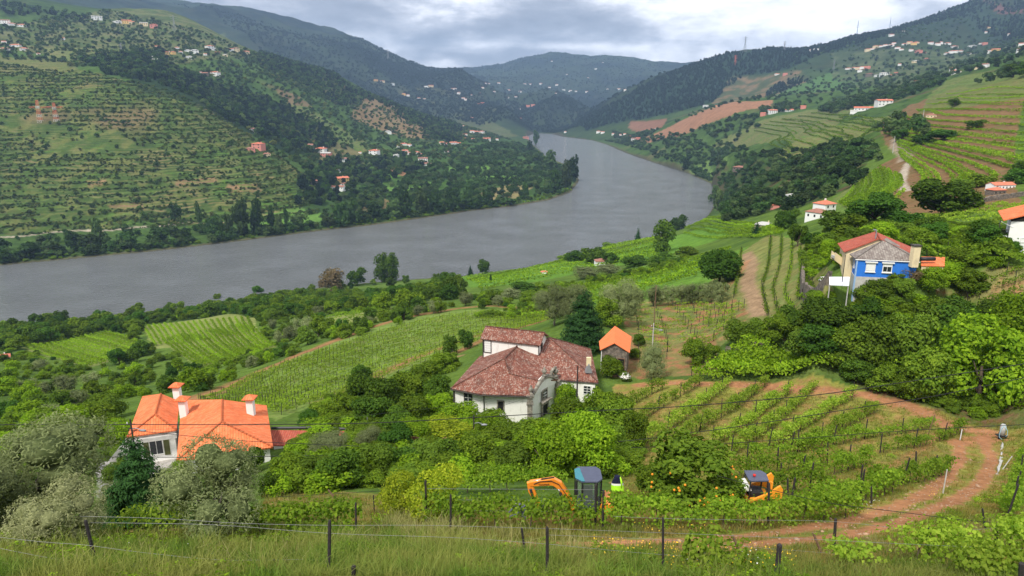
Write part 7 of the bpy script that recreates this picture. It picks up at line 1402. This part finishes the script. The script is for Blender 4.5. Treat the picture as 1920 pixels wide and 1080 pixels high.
def worker():
    g = G(972, 975); s_ = fwd(*g)/F; hh = (975-948)*s_/.86
    mb = MB(); bm = bmesh.new(); sk = bm.verts.layers.skin.verify()
    J = {'pel': ((.0, .35, .52), .15), 'ch': ((0, .05, .66), .16), 'nk': ((0, -.10, .70), .06), 'hd': ((0, -.2, .74), .09), 'hd2': ((0, -.24, .83), .085), 'kl': ((-.13, .10, .30), .075), 'kr': ((.13, .10, .30), .075), 'fl': ((-.13, .35, .03), .05), 'fr': ((.13, .35, .03), .05), 'tl': ((-.13, .18, .0), .04), 'tr': ((.13, .18, .0), .04), 'sl': ((-.2, 0, .64), .065), 'sr': ((.2, 0, .64), .065), 'el': ((-.24, -.18, .45), .045), 'er': ((.24, -.18, .45), .045), 'hl': ((-.12, -.38, .38), .035), 'hr': ((.12, -.38, .38), .035)}
    E_ = [('pel','ch'),('ch','nk'),('nk','hd'),('hd','hd2'),('pel','kl'),('kl','fl'),('fl','tl'),('pel','kr'),('kr','fr'),('fr','tr'),('ch','sl'),('sl','el'),('el','hl'),('ch','sr'),('sr','er'),('er','hr')]
    vs_ = {}
    for k, (co, r_) in J.items(): v = bm.verts.new(co); v[sk].radius = (r_, r_); v[sk].use_root = k == 'pel'; vs_[k] = v
    for hnd, sx in (('hl', -1), ('hr', 1)):
        b = Vector(J[hnd][0])
        for q in range(5): v = bm.verts.new(b+Vector(((q-2)*.018*sx+(.03*sx if q == 0 else 0), -.055 if q else -.02, -.03))); v[sk].radius = (.009, .009); bm.edges.new((vs_[hnd], v)); w2_ = bm.verts.new(v.co+Vector((0, -.02, -.035))); w2_[sk].radius = (.008, .008); bm.edges.new((v, w2_))
    for a, b in E_: bm.edges.new((vs_[a], vs_[b]))
    me = bpy.data.meshes.new('person'); bm.to_mesh(me); bm.free(); me.materials.append(plain('worker_clothes', (.09, .10, .13), .9, .2, 6)); o = link(bpy.data.objects.new('person', me)); o.location = g; o.rotation_euler = (0, 0, math.radians(-70)); o.modifiers.new('skin', 'SKIN'); sd_ = o.modifiers.new('sub', 'SUBSURF'); sd_.levels = 2; sd_.render_levels = 2
    o.location.z += max(0, hh-.93); tag(o, 'crouching worker behind the vines wearing a maroon cap, only the head showing', 'person')
    mb = MB(); v, f = quad_sphere((0, -.24, .87), (.105, .115, .085), 12, 8); mb.add(v, f); mb.add(*[q for q in quad_sphere((0, -.36, .845), (.07, .07, .012), 10, 4)]); mb.build('cap', plain('maroon_cap', (.12, .012, .02), .8, .1, 5), o, True)
    mb = MB(); v, f = quad_sphere((0, -.16, .83), (.095, .07, .08), 12, 8); mb.add(v, f); mb.build('hair', plain('grey_hair', (.55, .53, .50), .9, .2, 30), o, True)
    mb = MB()
worker()
def pump():
    g = G(1876, 822); s_ = fwd(*g)/F; root = empty('water_pump', g); tag(root, 'grey cylindrical tank on a trolley with a pale blue hose beside the earth track', 'pump'); k = s_
    mb = MB(); mb.tube([(.05, 0, .35), (.12, .1, 1.25), (.14, .1, 1.4)], [.26, .24, .15], 12); mb.build('tank', M['plastic_grey'], root, True)
    mb = MB(); mb.box(-.4, .4, -.3, .3, .28, .34); mb.box(-.4, .35, -.32, -.28, .1, .15); mb.build('trolley', M['dark_metal'], root)
    for sx in (-1, 1): mb = MB(); mb.tube([(sx*.3, -.28, .14), (sx*.3, -.2, .14)], .13, 12); mb.build('wheel', M['black_rubber'], root)
    mb = MB(); mb.tube([(0, -.1, 1.35), (-.25, -.2, 1.1), (-.42, -.3, .6), (-.42, -.35, .3), (-.2, -.5, .12), (.25, -.6, .08)], .025, 7); mb.tube([(.05, -.1, 1.35), (.3, -.28, .9), (.34, -.3, .5), (.2, -.3, .35)], .025, 7); mb.build('hose', M['hose'], root, True)
pump()
def canopy():
    g = P(1574, 548, 84); z = float(H(g[0], g[1])); root = empty('flat_canopy', (g[0], g[1], z)); tag(root, 'flat white slab canopy on pale posts in front of the blue house', 'canopy')
    q = [PZ(1555,519,128.6), PZ(1593,519,128.6), PZ(1592,535,128.2), PZ(1555,533,128.2)]; mb = MB(); lo = [(p[0]-g[0], p[1]-g[1], p[2]-z-.12) for p in q]; hi_ = [(p[0]-g[0], p[1]-g[1], p[2]-z) for p in q]; mb.add(lo+hi_, [(3,2,1,0),(4,5,6,7),(0,1,5,4),(1,2,6,5),(2,3,7,6),(3,0,4,7)]); mb.build('slab', M['slab'], root)
    for i in range(4): mb = MB(); x, y = lo[i][0]*.94, lo[i][1]+(.15 if i > 1 else -.15); mb.box(x-.05, x+.05, y-.05, y+.05, float(H(x+g[0], y+g[1]))-z-.4, lo[i][2]+.01); mb.build('post', M['concrete'], root)
canopy()
def wall_line(pts, h, th, mat, lab, name='stone_wall'):
    W2 = np.array([G(*p)[:2] if p[1] > 140 else P(p[0], 500, p[1])[:2] for p in pts]); ln, L_ = along(W2, 0.8); r = np.random.default_rng(3); x0, y0 = ln[0]; z0 = float(H(x0, y0)); v = []; d = np.gradient(ln, axis=0); d /= np.linalg.norm(d, axis=1, keepdims=True)+1e-9
    for i, p in enumerate(ln):
        n_ = np.array([-d[i, 1], d[i, 0]]); z = float(H(*p))-z0; j = r.normal()*.08
        for s_, zz in ((-1, -.6), (-.85, h*.5), (-.7, h), (.7, h), (.85, h*.5), (1, -.6)): v.append((p[0]+n_[0]*s_*th/2-x0+r.normal()*.04, p[1]+n_[1]*s_*th/2-y0+r.normal()*.04, z+zz+j+r.normal()*.04))
    f = [(i*6+j, i*6+j+1, (i+1)*6+j+1, (i+1)*6+j) for i in range(len(ln)-1) for j in range(5)]; mb = MB(); mb.add(v, f+[tuple(range(6)), tuple(range(len(v)-6, len(v)))]); o = mb.build(name, M[mat]); o.location = (x0, y0, z0); tag(o, lab, 'wall')
wall_line([(1506,122),(1508,114),(1511,106),(1518,99),(1530,94),(1545,90),(1558,88)], 2.0, .7, 'stonewall', 'tall curved rubble retaining wall left of the blue house')
wall_line([(1879,835),(1877,860),(1870,890)], .06, .16, 'concrete', 'low stone kerb wall right of the earth track')
wall_line([(1800,392),(1850,378),(1930,366)], 1.2, .6, 'stonewall', 'dry stone terrace wall above the level vine terrace')
wall_line([(770,838),(810,838),(850,842)], .9, .3, 'brownwood', 'low brown garden wall under the yellow green trellis')
wall_line([(1360,660),(1420,648),(1440,640)], .6, .5, 'stonewall', 'low rubble wall above the dense vine plot')
# white flowering bushes
for x, y, w_, lb in ((1172,715,24,'low white flowering bush at the foot of the shed steps'),(1545,535,26,'white flowering bush beside the retaining wall')):
    g = G(x, y); s_ = fwd(*g)/F; root = plant(g[0], g[1], g[2], w_*s_*.8, w_*s_, 'mid', label=lb, near=True); r = np.random.default_rng(9); d = r.normal(size=(260, 3)); d[:, 2] = np.abs(d[:, 2]); d /= np.linalg.norm(d, axis=1, keepdims=True); c = d*[.46, .46, .42]+[0, 0, .52]; sz = np.full(260, .075); link(bpy.data.objects.new('blossom', leaf_mesh('blossom', [rot_leaves(c, d, sz, sz, r)], M['flower_w'], r)), root)
# buoy / small boat near the far bank
g = PZ(930, 385, 0.0); mb = MB(); mb.prism([(-3, .9), (-2.6, -.2), (2.2, -.2), (3.6, 1.0)], -1, 1); root = empty('motor_boat', g, 0.6); tag(root, 'small white boat moored at the opposite bank', 'boat'); mb.build('hull', M['frame'], root, bevel=.1); mb = MB(); mb.box(-1.6, .6, -.8, .8, .9, 2.2); mb.build('cabin', M['frame'], root, bevel=.1)
# ------------------------------------------------------------------ labels: look-alikes are told apart by their order
def finish_labels():
    MORE = 'thirteenth fourteenth fifteenth sixteenth seventeenth eighteenth nineteenth twentieth twenty-first twenty-second twenty-third twenty-fourth twenty-fifth twenty-sixth twenty-seventh twenty-eighth twenty-ninth thirtieth'.split(); bpy.context.view_layer.update(); ords = ['leftmost', 'second from left', 'third from left', 'fourth from left', 'fifth from left', 'sixth from left', 'seventh from left', 'eighth from left', 'ninth from left', 'tenth from left', 'eleventh from left', 'twelfth from left']+[w_+' from left' for w_ in MORE]; near_ = ['nearest', 'second nearest', 'third nearest', 'fourth nearest', 'fifth nearest', 'sixth nearest', 'seventh nearest', 'eighth nearest', 'ninth nearest', 'tenth nearest', 'eleventh nearest', 'twelfth nearest']+[w_+' nearest' for w_ in MORE]
    by = {}
    for o in C.objects:
        if o.parent is None and o.get('label'): by.setdefault(o['label'], []).append(o)
    for lb, os_ in by.items():
        n_ = len(os_); 
        if n_ == 1 or n_ > 30: continue
        if 'wire' in lb: continue
        row = 'row' in lb or 'vines' in lb; os_.sort(key=lambda o: (o.location.y if row else float(proj(o.location.x, o.location.y, o.location.z)[0])))
        for i, o in enumerate(os_): o['label'] = lb+', '+((near_ if row else ords)[i] if i < n_-1 or n_ > 2 else ('farther one' if row else 'right one')) if not (n_ > 2 and i == n_-1) else lb+', '+('farthest' if row else 'rightmost')
    long_ = sorted({o['label'] for o in C.objects if o.get('label') and len(o['label'].split()) > 16}); print('LONG', len(long_), long_[:40])
finish_labels()
# ------------------------------------------------------------------ haze: the air of the valley
def build_haze():
    x0, x1, y0, y1, z0, z1 = -13500, 13500, -60, 12600, -25, float(max(GZ.max(), 400))+25
    v = np.array([(x, y, z) for z in (z0, z1) for y in (y0, y1) for x in (x0, x1)], float)
    f = np.array([(0, 2, 3, 1), (4, 5, 7, 6), (0, 1, 5, 4), (2, 6, 7, 3), (0, 4, 6, 2), (1, 3, 7, 5)])
    m = bpy.data.materials.new('haze'); m.use_nodes = True; t = m.node_tree; t.nodes.clear(); N = NT(t)
    b = N.n('ShaderNodeVolumePrincipled', {'Color': (0.46, 0.68, 1.0, 1), 'Density': HAZE, 'Anisotropy': 0.0})
    N.n('ShaderNodeOutputMaterial', {1: b.outputs[0]})
    tag(link(bpy.data.objects.new('haze', mesh_np('haze', v, f, m))), kind='stuff')
HAZE = 0.000072
build_haze()
